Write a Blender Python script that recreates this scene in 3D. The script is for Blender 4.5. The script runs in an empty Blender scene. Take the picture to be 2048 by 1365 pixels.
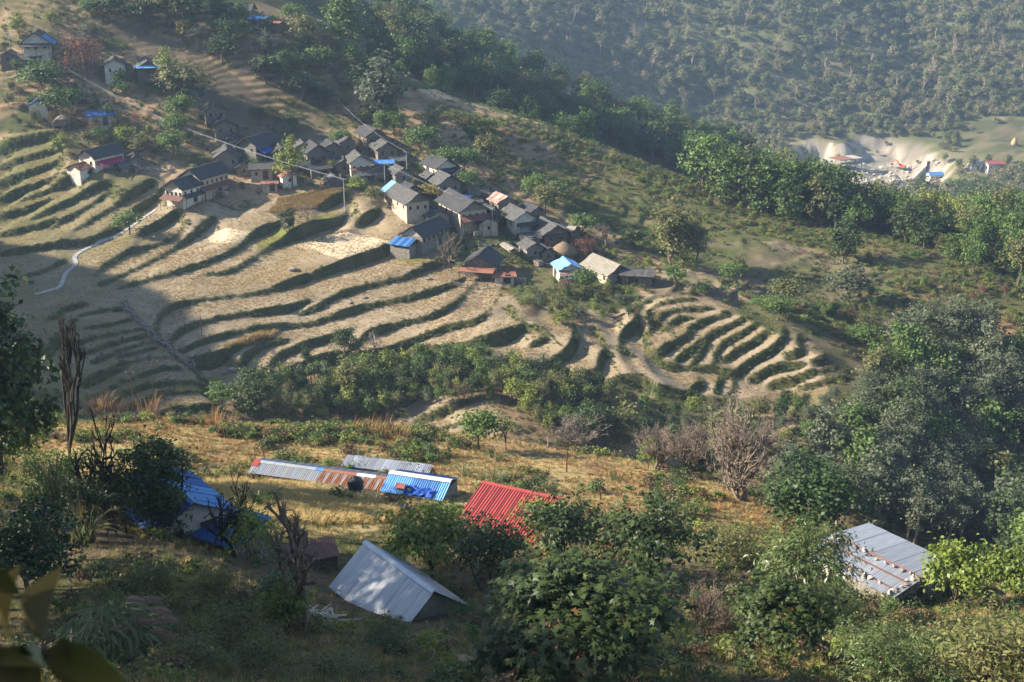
import bpy, bmesh, math, random
import numpy as np
from mathutils import Vector, Matrix
random.seed(7); rng = np.random.default_rng(7)
R = math.radians
scene = bpy.context.scene
# ---------------------------------------------------------------- camera
F = 2400.0; PITCH = R(20.0); CAMZ = 120.0
cp, sp = math.cos(PITCH), math.sin(PITCH)
cam_d = bpy.data.cameras.new('camera'); cam = bpy.data.objects.new('camera', cam_d)
scene.collection.objects.link(cam); scene.camera = cam
cam.location = (0, 0, CAMZ); cam.rotation_euler = (R(90) - PITCH, 0, 0)
cam_d.sensor_width = 36.0; cam_d.lens = 36.0 * F / 2048.0
cam_d.clip_start = 0.1; cam_d.clip_end = 6000
cam_d.dof.use_dof = True; cam_d.dof.focus_distance = 190.0; cam_d.dof.aperture_fstop = 7.0
# ---------------------------------------------------------------- sky, sun, exposure
SUN_EL, SUN_AZ = R(28.5), R(-86.0)          # azimuth clockwise from +Y (the view direction): from the left
sun_dir = Vector((math.sin(SUN_AZ) * math.cos(SUN_EL), math.cos(SUN_AZ) * math.cos(SUN_EL), math.sin(SUN_EL)))
world = bpy.data.worlds.new('World'); scene.world = world; world.use_nodes = True
wn = world.node_tree.nodes; wl = world.node_tree.links
bg = wn['Background']; sky = wn.new('ShaderNodeTexSky')
sky.sky_type = 'NISHITA'; sky.sun_disc = False; sky.sun_elevation = SUN_EL; sky.sun_rotation = SUN_AZ
sky.air_density = 1.2; sky.dust_density = 1.0; sky.altitude = 1200
wl.new(sky.outputs[0], bg.inputs[0]); bg.inputs[1].default_value = 0.085
sun_d = bpy.data.lights.new('sun', 'SUN'); sun = bpy.data.objects.new('sun', sun_d)
scene.collection.objects.link(sun)
sun_d.energy = 5.0; sun_d.angle = R(0.6); sun_d.color = (1.0, 0.905, 0.755)
sun.rotation_euler = sun_dir.to_track_quat('Z', 'Y').to_euler()
vs = scene.view_settings
vs.view_transform = 'Standard'; vs.look = 'None'; vs.exposure = 1.56; vs.gamma = 1.0; vs.use_curve_mapping = False
scene.cycles.max_bounces = 5; scene.cycles.diffuse_bounces = 2; scene.cycles.glossy_bounces = 2
scene.cycles.transmission_bounces = 3; scene.cycles.transparent_max_bounces = 6; scene.cycles.volume_bounces = 0
scene.cycles.use_denoising = True
# ---------------------------------------------------------------- pixel <-> place helpers
def ray(u, v):
    a = (np.asarray(u, float) - 1024.0) / F; b = (682.5 - np.asarray(v, float)) / F
    return a, cp + b * sp, -sp + b * cp                 # x, y, z of the viewing direction
def at_y(u, v, y):
    dx, dy, dz = ray(u, v); t = y / dy
    return (float(dx * t), float(y), float(CAMZ + dz * t))
def at_uz(u, y, z):                                      # a point at picture column u, distance y, height z (relative)
    return ((u - 1024.0) / F * (y * cp - z * sp), y, CAMZ + z)
def project(x, y, z):
    zz = z - CAMZ; d = y * cp - zz * sp; h = y * sp + zz * cp
    d = np.where(d < 0.1, 0.1, d)
    return 1024 + F * x / d, 682.5 - F * h / d
# ---------------------------------------------------------------- the lie of the land: survey points
SURVEY = [(-100,1365,34),(300,1365,33),(700,1365,38),(1100,1365,40),(1500,1365,42),(2048,1365,42),
 (100,1250,46),(400,1200,50),(750,1255,58),(950,1230,61),(1300,1250,55),(1700,1230,64),(2000,1200,70),
 (100,1130,58),(350,1100,62),(650,1150,70),(1000,1120,74),(1400,1100,80),(1700,1150,76),(450,1080,72),
 (300,1000,84),(600,1000,88),(900,1010,92),(1200,1010,95),(1500,1050,92),(200,930,100),(500,940,104),
 (900,930,108),(1300,960,108),(1530,1000,103),(180,850,122),(350,845,126),(550,860,126),(800,870,128),
 (1000,885,126),(1250,920,121),(1430,955,114),(1540,1000,108),(0,880,110),(-200,950,95),
 (1850,1215,72),(1700,1110,86),(1900,1180,76),(2048,1190,74),(2300,1200,72),
 (330,690,191),(100,700,182),(250,800,168),(420,800,172),(480,740,185),(560,750,188),(700,700,199),(1000,690,200),
 (1040,640,208),(850,640,212),(500,640,206),(350,640,202),(200,600,212),(100,560,222),(0,600,205),(0,500,240),
 (500,560,226),(800,540,236),(950,560,234),(300,500,244),(600,480,254),(850,500,250),(1000,500,254),(200,420,262),
 (0,400,268),(450,420,268),(650,400,276),(780,430,268),(900,420,274),(1050,450,272),(1130,540,246),(1250,570,228),
 (0,300,292),(200,330,285),(400,340,288),(550,330,296),(700,320,302),(850,330,302),(100,200,312),(300,220,312),
 (0,100,330),(200,130,330),(400,150,332),(500,230,322),(650,230,330),(300,30,352),(0,0,352),(450,30,360),(550,80,350),
 (700,150,348),(800,190,346),(830,178,352),(1000,222,352),(1110,258,350),(1250,310,344),(1400,370,338),
 (1200,400,300),(1350,450,290),(1150,330,325),(1000,300,322),(1300,520,262),(1450,500,275),(1600,520,270),(1790,545,258),
 (1650,600,243),(1500,575,240),(1400,555,232),(1230,640,211),(1200,740,194),(1350,620,214),(1350,720,199),(1500,650,210),
 (1500,740,198),(1600,680,206),(1730,745,199),(1560,800,190),(1400,790,190),(1450,610,219),(950,810,176),(900,865,164),
 (1100,790,180),(1050,740,190),(1800,640,232),(1950,620,240),(2048,560,255),(1900,740,206),(2048,740,212),(1850,480,290),
 (2048,460,300),(1700,440,308),(1600,850,176),(1750,800,186),
 (1700,340,690),(1850,380,660),(2000,330,700),(1600,300,745),(1950,400,640),(1750,275,768),(2048,290,730),
 (1600,150,830),(1600,0,905),(2048,200,800),(2048,0,920),(1000,50,800),(1200,150,800),(1400,250,785),(1200,0,870),(1400,100,850),
 (850,65,450),(1100,175,440),(1400,290,430),(1560,370,420),(700,0,460),
 (-260,300,296),(-260,450,255),(-260,600,205),(-260,740,176),(-300,900,105),(-300,1200,48)]
BEHIND = [(300,146,-71),(100,146,-69),(550,150,-78),(700,170,-84),(850,148,-78),(1000,148,-77),(1300,155,-84),(1450,145,-84),(1600,150,-88),
 (1700,118,-74),(1900,130,-88),(1900,160,-92),(2048,120,-84),(2048,180,-95),(1900,98,-60),(2300,100,-62),(2300,150,-90),
 (900,348,-54),(1100,345,-64),(1300,338,-81),(1500,334,-94),(1600,350,-100),(1700,500,-128),(1900,450,-118),(2048,430,-112),(2048,600,-145),
 (900,560,-100),(1200,560,-122),(500,600,-80),(200,600,-30),(1500,600,-138),(300,330,-16),(0,330,-6),(2300,420,-100),(2300,700,-140),(1450,660,-142),(1100,650,-125)]
FIXED = [(0,0,-1.8),(0,10,-8.6),(0,20,-16.5),(0,29,-22.6),(-15,20,-13),(15,20,-17),(15,5,-5),(-12,5,-2.5),(0,-25,10),(40,20,-20),(-40,20,-2),
 (-60,60,-18),(-80,90,-26),(-75,130,-48),(-125,150,-48),(-170,190,-48),(-250,150,8),(-250,176,24),(-245,203,34),(-245,230,28),(-245,262,-4),(-240,310,-8),(-120,120,-20),
 (-200,100,10),(-330,200,40),(-300,400,10),(-60,40,-10),(60,40,-30),(80,80,-52),
 (-600,1000,60),(-200,1000,20),(0,1000,0),(400,1000,10),(800,1000,40),(700,760,-90),(0,1150,50),(800,1150,60),(-800,1150,60),(-600,600,60),
 (500,500,-120),(250,250,-70),(350,350,-100),(200,120,-70),(300,200,-80),(600,300,-60)]
SURVEY = [(u, v, 203 + (y - 203) * 0.76 if 160 < y < 366 and u > -250 else y) for u, v, y in SURVEY]
ctrl = [at_y(*s) for s in SURVEY] + [at_uz(*s) for s in BEHIND] + [(x, y, CAMZ + z) for x, y, z in FIXED]
ctrl = np.array(ctrl)
def tps_fit(c, lam):
    n = len(c); S = 100.0
    p = c[:, :2] / S
    d2 = ((p[:, None] - p[None]) ** 2).sum(-1)
    K = np.where(d2 > 0, 0.5 * d2 * np.log(np.maximum(d2, 1e-12)), 0) + lam * np.eye(n)
    Pm = np.c_[np.ones(n), p]
    A = np.zeros((n + 3, n + 3)); A[:n, :n] = K; A[:n, n:] = Pm; A[n:, :n] = Pm.T
    s = np.linalg.solve(A, np.r_[c[:, 2], 0, 0, 0])
    return p, s, S
tp, tsol, tS = tps_fit(ctrl, 2e-4)
def tps_eval(x, y):
    x = np.asarray(x, float).ravel() / tS; y = np.asarray(y, float).ravel() / tS
    out = np.empty(len(x)); n = len(tp)
    for i in range(0, len(x), 20000):
        xx = x[i:i+20000]; yy = y[i:i+20000]
        d2 = (xx[:, None] - tp[None, :, 0]) ** 2 + (yy[:, None] - tp[None, :, 1]) ** 2
        K = 0.5 * d2 * np.log(np.maximum(d2, 1e-12))
        out[i:i+20000] = K @ tsol[:n] + tsol[n] + tsol[n+1] * xx + tsol[n+2] * yy
    return out
def graded(start, stop, s0, grow, smax):
    out = []; p = start; s = s0
    sg = 1 if stop > start else -1
    while (stop - p) * sg > 0:
        s = min(s * grow, smax); p += sg * s; out.append(p)
    return out
CELL = 0.42
cx = np.arange(-129.0, 147.01, CELL)
xs = np.array(graded(-129.0, -420, CELL, 1.05, 6)[::-1]); xs = np.r_[graded(xs[0], -620, 8, 1.2, 30)[::-1], xs]
xr = np.array(graded(cx[-1], 420, CELL, 1.05, 6)); xr = np.r_[xr, graded(xr[-1], 620, 8, 1.2, 30)]
XS = np.r_[xs, cx, xr]; IX0 = len(xs); NXC = len(cx)
cy = np.arange(140.0, 326.01, CELL)
ya = np.r_[np.arange(-40, 24, 4.0), np.arange(24, 140 - 0.3, 0.8)]
yb = np.array(graded(cy[-1], 480, CELL, 1.03, 2.2)); yb = np.r_[yb, graded(yb[-1], 960, 2.2, 1.05, 4.5)]; yb = np.r_[yb, graded(yb[-1], 1110, 6, 1.2, 30)]
YS = np.r_[ya, cy, yb]; IY0 = len(ya); NYC = len(cy)
NX, NY = len(XS), len(YS)
# smooth base: evaluate on a thinned lattice and interpolate
sx = np.unique(np.r_[np.arange(0, NX, 4), NX - 1]); sy = np.unique(np.r_[np.arange(0, NY, 4), NY - 1])
gx, gy = np.meshgrid(XS[sx], YS[sy])
Bs = tps_eval(gx, gy).reshape(gx.shape)
tmp = np.array([np.interp(XS, XS[sx], r) for r in Bs])
BASE = np.array([np.interp(YS, YS[sy], c) for c in tmp.T]).T       # [iy, ix]
def vnoise(x, y, s, seed):                                            # smooth value noise
    x = np.asarray(x) / s; y = np.asarray(y) / s
    xi = np.floor(x).astype(np.int64); yi = np.floor(y).astype(np.int64); fx = x - xi; fy = y - yi
    fx = fx * fx * (3 - 2 * fx); fy = fy * fy * (3 - 2 * fy)
    def h(a, b):
        n = (a * 374761393 + b * 668265263 + seed * 974634777) & 0x7fffffff
        n = ((n ^ (n >> 13)) * 1274126177) & 0x7fffffff
        return ((n ^ (n >> 16)) & 0xffff) / 65535.0
    return (h(xi, yi) * (1-fx) + h(xi+1, yi) * fx) * (1-fy) + (h(xi, yi+1) * (1-fx) + h(xi+1, yi+1) * fx) * fy
def fbm(x, y, s, seed, o=3):
    t = 0; a = 0.5; n = 0
    for k in range(o): t = t + a * vnoise(x, y, s / 2 ** k, seed + k); n += a; a *= 0.5
    return t / n
GX, GY = np.meshgrid(XS, YS)
rough = np.clip((GY - 20) / 100, 0.15, 1) * np.where(GY > 312, np.clip((GY - 312) / 100, 0, 1) * 2.5 + 1, 1)
BASE = BASE + (fbm(GX, GY, 14, 3) - 0.5) * 1.1 * rough + (fbm(GX, GY, 60, 5) - 0.5) * np.where(GY > 380, 10, 0) * np.clip((GY - 380) / 150, 0, 1) + (fbm(GX * 1.6, GY * 0.5, 90, 15) - 0.5) * 30 * np.clip((GY - 790) / 60, 0, 1)
def sample(G, x, y):
    x = np.asarray(x, float); y = np.asarray(y, float)
    ix = np.clip(np.searchsorted(XS, x) - 1, 0, NX - 2); iy = np.clip(np.searchsorted(YS, y) - 1, 0, NY - 2)
    fx = np.clip((x - XS[ix]) / (XS[ix+1] - XS[ix]), 0, 1); fy = np.clip((y - YS[iy]) / (YS[iy+1] - YS[iy]), 0, 1)
    return (G[iy, ix]*(1-fx)+G[iy, ix+1]*fx)*(1-fy) + (G[iy+1, ix]*(1-fx)+G[iy+1, ix+1]*fx)*fy
_YR = np.r_[np.arange(24, 140, 0.5), np.arange(140, 330, 0.3), np.arange(330, 1200, 1.5)]
def hit(u, v, G=None, ymin=24.0):
    """first place where the line of sight through (u, v) meets the ground"""
    G = HGT if G is None else G
    dx, dy, dz = ray(u, v); ys = _YR[_YR >= ymin]; t = ys / dy
    g = sample(G, dx * t, ys) - (CAMZ + dz * t)
    k = np.argmax(g > 0)
    if not g[k] > 0: k = len(ys) - 1
    if k > 0 and g[k] > 0:
        f = g[k-1] / (g[k-1] - g[k]); y = ys[k-1] + f * (ys[k] - ys[k-1])
    else: y = ys[k]
    t = y / dy
    return (float(dx * t), float(y), float(sample(G, dx * t, y)))
def smooth_line(pts, per=8):
    p = np.array(pts, float)
    if len(p) < 3:
        return np.array([p[0] + (p[-1] - p[0]) * k / per for k in range(per + 1)])
    q = np.vstack([2*p[0]-p[1], p, 2*p[-1]-p[-2]]); out = []
    for i in range(1, len(q) - 2):
        for k in range(per):
            t = k / per; a, b, c, d = q[i-1], q[i], q[i+1], q[i+2]
            out.append(0.5*((2*b)+(c-a)*t+(2*a-5*b+4*c-d)*t*t+(3*b-a-3*c+d)*t**3))
    out.append(p[-1]); return np.array(out)
# risers of the field terraces, traced along their middles
RISERS = [
 [(318,686),(314,655),(326,628),(359,610),(436,597),(520,586),(600,560),(700,529),(785,500),(850,482)],
 [(337,697),(354,671),(385,653),(449,635),(520,627),(544,624),(583,617),(618,606)],
 [(598,628),(634,617),(685,592),(736,576),(813,556),(855,537),(893,522),(915,512)],
 [(338,700),(359,706),(397,689),(449,671),(520,659),(557,653),(624,648),(685,627),(736,612),(813,596),(865,583),(905,572),(930,560)],
 [(379,719),(420,710),(462,699),(520,684),(545,677)],
 [(480,726),(495,706),(531,691),(575,683)],
 [(540,732),(565,709),(608,694),(659,678),(706,663)],
 [(700,700),(736,672),(788,655),(865,635),(903,612),(931,586),(960,560)],
 [(795,694),(839,681),(890,660),(954,640),(980,612),(997,592),(1010,570)],
 [(554,755),(603,733),(647,714),(700,706),(762,703),(813,697),(916,695),(980,680),(1018,665),(1046,645),(1031,629),(1016,609)],
 [(238,578),(279,566),(356,546),(420,528),(472,506),(510,477),(561,458)],
 [(400,548),(454,543),(497,524),(536,497),(574,480),(612,466),(645,450),(683,438),(702,404)],
 [(190,557),(223,530),(279,503),(344,481),(372,453)],[(197,576),(228,559),(279,537),(318,515),(356,492),(382,476),(428,448)],
 [(282,471),(318,453),(356,436)],[(126,489),(190,477),(238,453)],[(100,452),(159,423),(220,388)],[(146,464),(202,431),(264,400),(310,371)],
 [(210,464),(259,428),(323,388)],[(60,440),(100,424),(151,401),(218,379)],[(40,400),(100,385),(170,360)],
 [(714,446),(739,436),(757,423),(745,412)],[(640,420),(668,406),(690,398)],
 [(95,645),(133,624),(174,611)],[(62,723),(103,697),(151,640),(185,626),(246,622)],[(169,657),(226,648),(262,640)],
 [(144,688),(210,672),(284,660)],[(169,706),(231,688),(294,671)],[(185,731),(231,706),(299,687)],[(235,716),(272,705),(310,697)],
 [(200,752),(220,744),(256,724),(335,714)],[(164,780),(205,757),(251,733)],[(179,798),(251,765),(321,739),(361,735)],
 [(210,806),(282,777),(346,766),(412,763)],[(256,808),(333,786),(412,777)],[(321,824),(385,816),(438,808)],
 [(0,302),(60,286),(115,274)],[(0,332),(70,313),(125,300)],[(0,362),(60,346),(120,326)],[(0,396),(50,381),(105,364)],[(0,432),(60,416),(100,400)],[(0,472),(70,452),(110,440)],[(0,512),(60,501),(125,489)],[(20,562),(90,541),(130,520)],
 [(246,608),(269,633),(303,671),(333,694),(364,722),(392,736)],
 [(1185,660),(1203,686),(1211,714),(1199,732)],[(1270,619),(1272,645),(1245,670),(1244,696),(1265,716)],
 [(1295,622),(1303,652),(1293,678),(1296,701),(1318,717),(1340,733)],[(1321,648),(1299,628),(1308,612),(1352,601),(1392,596)],
 [(1330,662),(1321,642),(1334,625),(1380,617),(1423,619)],[(1347,678),(1339,655),(1349,641),(1382,635)],
 [(1318,712),(1339,695),(1372,678),(1382,658),(1416,642),(1464,629)],[(1354,719),(1380,704),(1404,681)],
 [(1386,727),(1411,694),(1418,673),(1449,658),(1494,639)],[(1428,731),(1437,703),(1448,688),(1483,669),(1514,649)],
 [(1452,722),(1473,704),(1505,688),(1533,668)],[(1475,745),(1496,730),(1537,707),(1564,685),(1570,658)],
 [(1500,760),(1537,743),(1570,735),(1606,730)],[(1570,721),(1604,707),(1596,686),(1604,670)],
 [(1538,772),(1579,765),(1623,749),(1673,735)],[(1628,731),(1652,720),(1630,695)],[(1600,777),(1650,764),(1700,752)],
 [(1387,784),(1407,770),(1395,759)],[(1434,792),(1439,770),(1441,754)],
 [(1215,766),(1239,767),(1285,772),(1326,795),(1388,796),(1452,801),(1468,757),(1420,740),(1340,731)],
 [(1052,729),(1121,719),(1147,695),(1150,658)],[(1149,749),(1193,749),(1203,720)],[(1060,690),(1095,675),(1060,650)],
 [(1290,600),(1340,588),(1400,582)],[(830,838),(900,818),(980,800)],[(830,862),(900,845),(960,835)],[(835,885),(900,866),(950,858)],
]
def rasterize_lines(lines, rad, G):
    m = np.zeros((NYC, NXC), bool)
    k = int(math.ceil(rad / CELL))
    for ln in lines:
        px = smooth_line(ln, 10)
        w = np.array([hit(a, b, G, 140.0) for a, b in px])
        for i in range(len(w) - 1):
            L = math.hypot(w[i+1][0]-w[i][0], w[i+1][1]-w[i][1])
            if L > 25: continue
            for s in np.linspace(0, 1, max(2, int(L / 0.3))):
                x = w[i][0] + (w[i+1][0]-w[i][0]) * s; y = w[i][1] + (w[i+1][1]-w[i][1]) * s
                r = rad * (0.75 + 0.5 * vnoise(x, y, 5, 9))
                ix = int(round((x - cx[0]) / CELL)); iy = int(round((y - cy[0]) / CELL))
                for a in range(-k, k + 1):
                    for b in range(-k, k + 1):
                        if 0 <= ix+a < NXC and 0 <= iy+b < NYC and (a*a+b*b) * CELL * CELL <= r * r: m[iy+b, ix+a] = True
    return m
def in_poly(u, v, poly):
    r = np.zeros(np.shape(u), bool); n = len(poly)
    for i in range(n):
        x1, y1 = poly[i]; x2, y2 = poly[(i+1) % n]
        if y1 == y2: continue
        c = ((v >= min(y1, y2)) & (v < max(y1, y2)) & (u < (x2 - x1) * (v - y1) / (y2 - y1) + x1))
        r ^= c
    return r
FIELDS = [(0,640),(0,280),(120,262),(170,330),(330,370),(480,430),(600,380),(700,380),(770,400),(850,450),(890,520),(1010,570),(1060,640),(1090,600),(1160,620),(1270,600),
 (1300,590),(1410,580),(1470,620),(1560,645),(1650,690),(1740,745),(1600,790),(1460,805),(1330,800),(1240,770),(1200,760),(1050,735),(980,690),(760,708),(550,760),(430,815),(300,835),(160,800),(40,760)]
sl = (slice(IY0, IY0 + NYC), slice(IX0, IX0 + NXC))
B = BASE[sl].copy()
bu, bv = project(GX[sl], GY[sl], B)
vis_f = in_poly(bu, bv, FIELDS) | in_poly(bu, bv, [(820,800),(1000,780),(1000,890),(820,890)])
def blur(a, n):
    for _ in range(n):
        p = np.pad(a, 1, mode='edge')
        a = (p[1:-1,1:-1]*4 + (p[:-2,1:-1]+p[2:,1:-1]+p[1:-1,:-2]+p[1:-1,2:])*2 + p[:-2,:-2]+p[2:,2:]+p[:-2,2:]+p[2:,:-2]) / 16
    return a
fmask = blur((vis_f & (GY[sl] > 142)).astype(float), 7)
rmask = rasterize_lines(RISERS, 0.24, BASE)
def level_target(B, rm, reach=15.0):
    """for each place the mean of the land at the riser below it and the riser above it, along the fall line"""
    Bb = blur(B, 14); sy_, sx_ = np.gradient(Bb); gm = np.maximum(np.hypot(sx_, sy_), 1e-5)
    ux, uy = sx_ / gm, sy_ / gm; n = int(reach / CELL)
    iy, ix = np.mgrid[0:NYC, 0:NXC]
    rm2 = rm.copy(); rm2[1:] |= rm[:-1]; rm2[:, 1:] |= rm[:, :-1]
    out = []
    for sgn in (-1, 1):
        end = np.zeros(B.shape); done = np.zeros(B.shape, bool)
        for k in range(1, n + 1):
            jx = np.clip((ix + sgn * ux * k + 0.5).astype(int), 0, NXC - 1); jy = np.clip((iy + sgn * uy * k + 0.5).astype(int), 0, NYC - 1)
            h = ~done & (rm2[jy, jx] | (k == n)); end[h] = Bb[jy, jx][h]; done |= h
        out.append(end)
    return 0.5 * (out[0] + out[1])
def solve_terraces(B, rm, mu=0.09, it=400):
    T = level_target(B, rm); T = B + np.clip(T - B, -2.6, 2.6); T = blur(T, 1)
    rx_ = rm[:, 1:] | rm[:, :-1]; ry_ = rm[1:] | rm[:-1]
    wx = np.where(rx_, 0.012, 1.0); wy = np.where(ry_, 0.012, 1.0)
    k = 1 - 0.95 * fmask
    gx_ = np.where(rx_, 0, (B[:, 1:] - B[:, :-1]) * 0.5 * (k[:, 1:] + k[:, :-1])); gy_ = np.where(ry_, 0, (B[1:] - B[:-1]) * 0.5 * (k[1:] + k[:-1]))
    D = B + fmask * (T - B)
    M = np.where(rm, 0.002, mu) + 0.5 * np.clip(1 - fmask * 4, 0, 1)
    def A(h):
        o = M * h
        d = wx * (h[:, 1:] - h[:, :-1]); o[:, 1:] += d; o[:, :-1] -= d
        d = wy * (h[1:] - h[:-1]); o[1:] += d; o[:-1] -= d
        return o
    b = M * D
    d = wx * gx_; b[:, 1:] += d; b[:, :-1] -= d
    d = wy * gy_; b[1:] += d; b[:-1] -= d
    h = D.copy(); r = b - A(h); p = r.copy(); rs = (r * r).sum()
    for _ in range(it):
        Ap = A(p); al = rs / (p * Ap).sum(); h += al * p; r -= al * Ap; rn = (r * r).sum()
        if rn < 1e-4: break
        p = r + rn / rs * p; rs = rn
    return h
HGT = BASE.copy()
Hs = solve_terraces(B, rmask)
# old, smaller terraces on the open slopes: stepped along warped contours
def stepped(h, x, y, step, flat, seed):
    w = h + (fbm(x, y, 22, seed) - 0.5) * step * 5.5 + (fbm(x, y, 5, seed + 4) - 0.5) * step * 0.7
    f = w / step; fr = f - np.floor(f)
    s = np.clip((fr - 0.62) / 0.38, 0, 1); s = s * s * (3 - 2 * s)
    return h + flat * step * (s - fr)
SLOPES = [([(0,440),(60,440),(180,345),(330,365),(480,420),(640,375),(800,380),(950,400),(1060,420),(1190,470),(1300,520),(1420,480),(1500,420),(1250,310),(1000,222),(830,178),(700,150),(590,90),(420,0),(0,0)],1.5,0.42,21),
 ([(1400,470),(1560,480),(1700,520),(1800,545),(1760,600),(1600,615),(1480,585),(1380,550)],1.7,1.0,31),
 ([(1280,520),(1400,540),(1560,640),(1740,740),(1720,760),(1540,660),(1400,590),(1290,590)],1.3,0.9,41),
 ([(1800,560),(2048,520),(2048,760),(1900,740),(1780,700)],1.3,0.6,51)]
H2 = Hs
smask = np.zeros_like(Hs)
for poly, st, fl, sd in SLOPES:
    m = blur((in_poly(bu, bv, poly) & (fmask < 0.3)).astype(float), 4) * (1 - fmask)
    m = m * np.clip(fbm(GX[sl], GY[sl], 30, sd + 9) * 2.4 - 0.45, 0.25, 1)
    H2 = H2 + m * (stepped(Hs, GX[sl], GY[sl], st, fl, sd) - Hs)
    smask = np.maximum(smask, m)
edge = np.minimum.reduce([np.clip((cx - cx[0]) / 6, 0, 1)[None] * np.ones((NYC, 1)), np.clip((cx[-1] - cx) / 6, 0, 1)[None] * np.ones((NYC, 1)),
                          np.clip((cy - cy[0]) / 6, 0, 1)[:, None] * np.ones((1, NXC)), np.clip((cy[-1] - cy) / 6, 0, 1)[:, None] * np.ones((1, NXC))])
micro = (fbm(GX[sl], GY[sl], 2.2, 77, 2) - 0.5) * 0.28 * (1 - 0.75 * fmask)
HGT[sl] = B + edge * (H2 - B + micro)
pu_, pv_ = project(GX, GY, HGT)
cut = (in_poly(pu_ + (fbm(GX, GY, 12, 91) - 0.5) * 50, pv_ + (fbm(GX, GY, 12, 92) - 0.5) * 24, [(1590,300),(1610,284),(1700,292),(1715,276),(1760,278),(1830,292),(1880,318),(1900,335),(1895,360),(1905,385),(1850,385),(1810,395),(1790,395),(1690,370),(1640,345)]) & (GY > 520)).astype(float)
HGT = HGT - blur(cut, 1) * (9.0 + (fbm(GX, GY, 12, 88) - 0.5) * 11)
def ground(x, y): return float(sample(HGT, x, y))
# ---------------------------------------------------------------- scene helpers
COL = scene.collection
def tag(o, label=None, cat=None, group=None, kind=None):
    if label: o['label'] = label
    if cat: o['category'] = cat
    if group: o['group'] = group
    if kind: o['kind'] = kind
    return o
def mesh_np(name, V, Q, mats=(), smooth=False, tint=None, mi=None):
    """mesh from numpy: V (n,3); Q (m,3 or 4) faces"""
    me = bpy.data.meshes.new(name); V = np.ascontiguousarray(V, np.float32); Q = np.ascontiguousarray(Q, np.int32)
    k = Q.shape[1]
    me.vertices.add(len(V)); me.vertices.foreach_set('co', V.ravel())
    me.loops.add(Q.size); me.loops.foreach_set('vertex_index', Q.ravel())
    me.polygons.add(len(Q)); me.polygons.foreach_set('loop_start', np.arange(0, Q.size, k, dtype=np.int32))
    if smooth: me.polygons.foreach_set('use_smooth', np.ones(len(Q), bool))
    if mi is not None: me.polygons.foreach_set('material_index', np.asarray(mi, np.int32))
    for m in mats: me.materials.append(m)
    if tint is not None:
        a = me.attributes.new('tint', 'FLOAT', 'POINT'); a.data.foreach_set('value', np.asarray(tint, np.float32))
    me.update(calc_edges=True)
    return me
def mesh_py(name, V, Fs, mat=None, smooth=False):
    me = bpy.data.meshes.new(name); me.from_pydata([tuple(v) for v in V], [], Fs)
    if mat: me.materials.append(mat)
    if smooth:
        for p in me.polygons: p.use_smooth = True
    me.update(); return me
def link(name, me, parent=None, loc=(0, 0, 0), rot=(0, 0, 0), scale=None):
    o = bpy.data.objects.new(name, me); COL.objects.link(o)
    o.location = loc; o.rotation_euler = rot
    if scale is not None: o.scale = scale
    if parent is not None: o.parent = parent
    return o
def empty(name, loc, rz=0, label=None, cat=None, group=None):
    o = link(name, None, None, loc, (0, 0, rz)); o.empty_display_size = 0.2
    return tag(o, label, cat, group)
class MB:
    """collects boxes, prisms and tubes into one mesh"""
    def __init__(s): s.V = []; s.F = []
    def add(s, V, Fs):
        b = len(s.V); s.V += [tuple(v) for v in V]; s.F += [tuple(b + i for i in f) for f in Fs]; return s
    def box(s, x0, x1, y0, y1, z0, z1):
        return s.add([(x0,y0,z0),(x1,y0,z0),(x1,y1,z0),(x0,y1,z0),(x0,y0,z1),(x1,y0,z1),(x1,y1,z1),(x0,y1,z1)],
                     [(0,3,2,1),(4,5,6,7),(0,1,5,4),(1,2,6,5),(2,3,7,6),(3,0,4,7)])
    def hexa(s, p):        # eight corners, bottom four then top four
        return s.add(p, [(0,3,2,1),(4,5,6,7),(0,1,5,4),(1,2,6,5),(2,3,7,6),(3,0,4,7)])
    def slab(s, a, b, c, d, t):      # four corners of the top face, thickness downward
        dn = Vector((0, 0, -t))
        P = [Vector(q) for q in (a, b, c, d)]
        return s.hexa([q + dn for q in P] + P)
    def tube(s, pts, rad, n=6, cap=True):
        pts = [Vector(p) for p in pts]; rad = rad if hasattr(rad, '__len__') else [rad] * len(pts)
        V = []; Fs = []
        for i, p in enumerate(pts):
            d = (pts[min(i+1, len(pts)-1)] - pts[max(i-1, 0)])
            d = d.normalized() if d.length > 1e-9 else Vector((0, 0, 1))
            a = d.orthogonal().normalized() if abs(d.z) > 0.9 else d.cross(Vector((0, 0, 1))).normalized()
            b = d.cross(a)
            for k in range(n):
                t = 2 * math.pi * k / n; V.append(p + (a * math.cos(t) + b * math.sin(t)) * rad[i])
        for i in range(len(pts) - 1):
            for k in range(n):
                q = (k + 1) % n; Fs.append((i*n+k, i*n+q, (i+1)*n+q, (i+1)*n+k))
        if cap: Fs += [tuple(range(n))[::-1], tuple((len(pts)-1)*n + k for k in range(n))]
        return s.add(V, Fs)
    def lathe(s, prof, n=16, c=(0, 0, 0)):
        V = []; Fs = []
        for r, z in prof:
            for k in range(n):
                t = 2 * math.pi * k / n; V.append((c[0] + r * math.cos(t), c[1] + r * math.sin(t), c[2] + z))
        for i in range(len(prof) - 1):
            for k in range(n):
                q = (k + 1) % n; Fs.append((i*n+k, i*n+q, (i+1)*n+q, (i+1)*n+k))
        Fs += [tuple(range(n))[::-1], tuple((len(prof)-1)*n + k for k in range(n))]
        return s.add(V, Fs)
    def mesh(s, name, mat=None, smooth=False): return mesh_py(name, s.V, s.F, mat, smooth)
    def build(s, name, mat, parent=None, loc=(0,0,0), rot=(0,0,0), smooth=False):
        return link(name, s.mesh(name, mat, smooth), parent, loc, rot)
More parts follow.
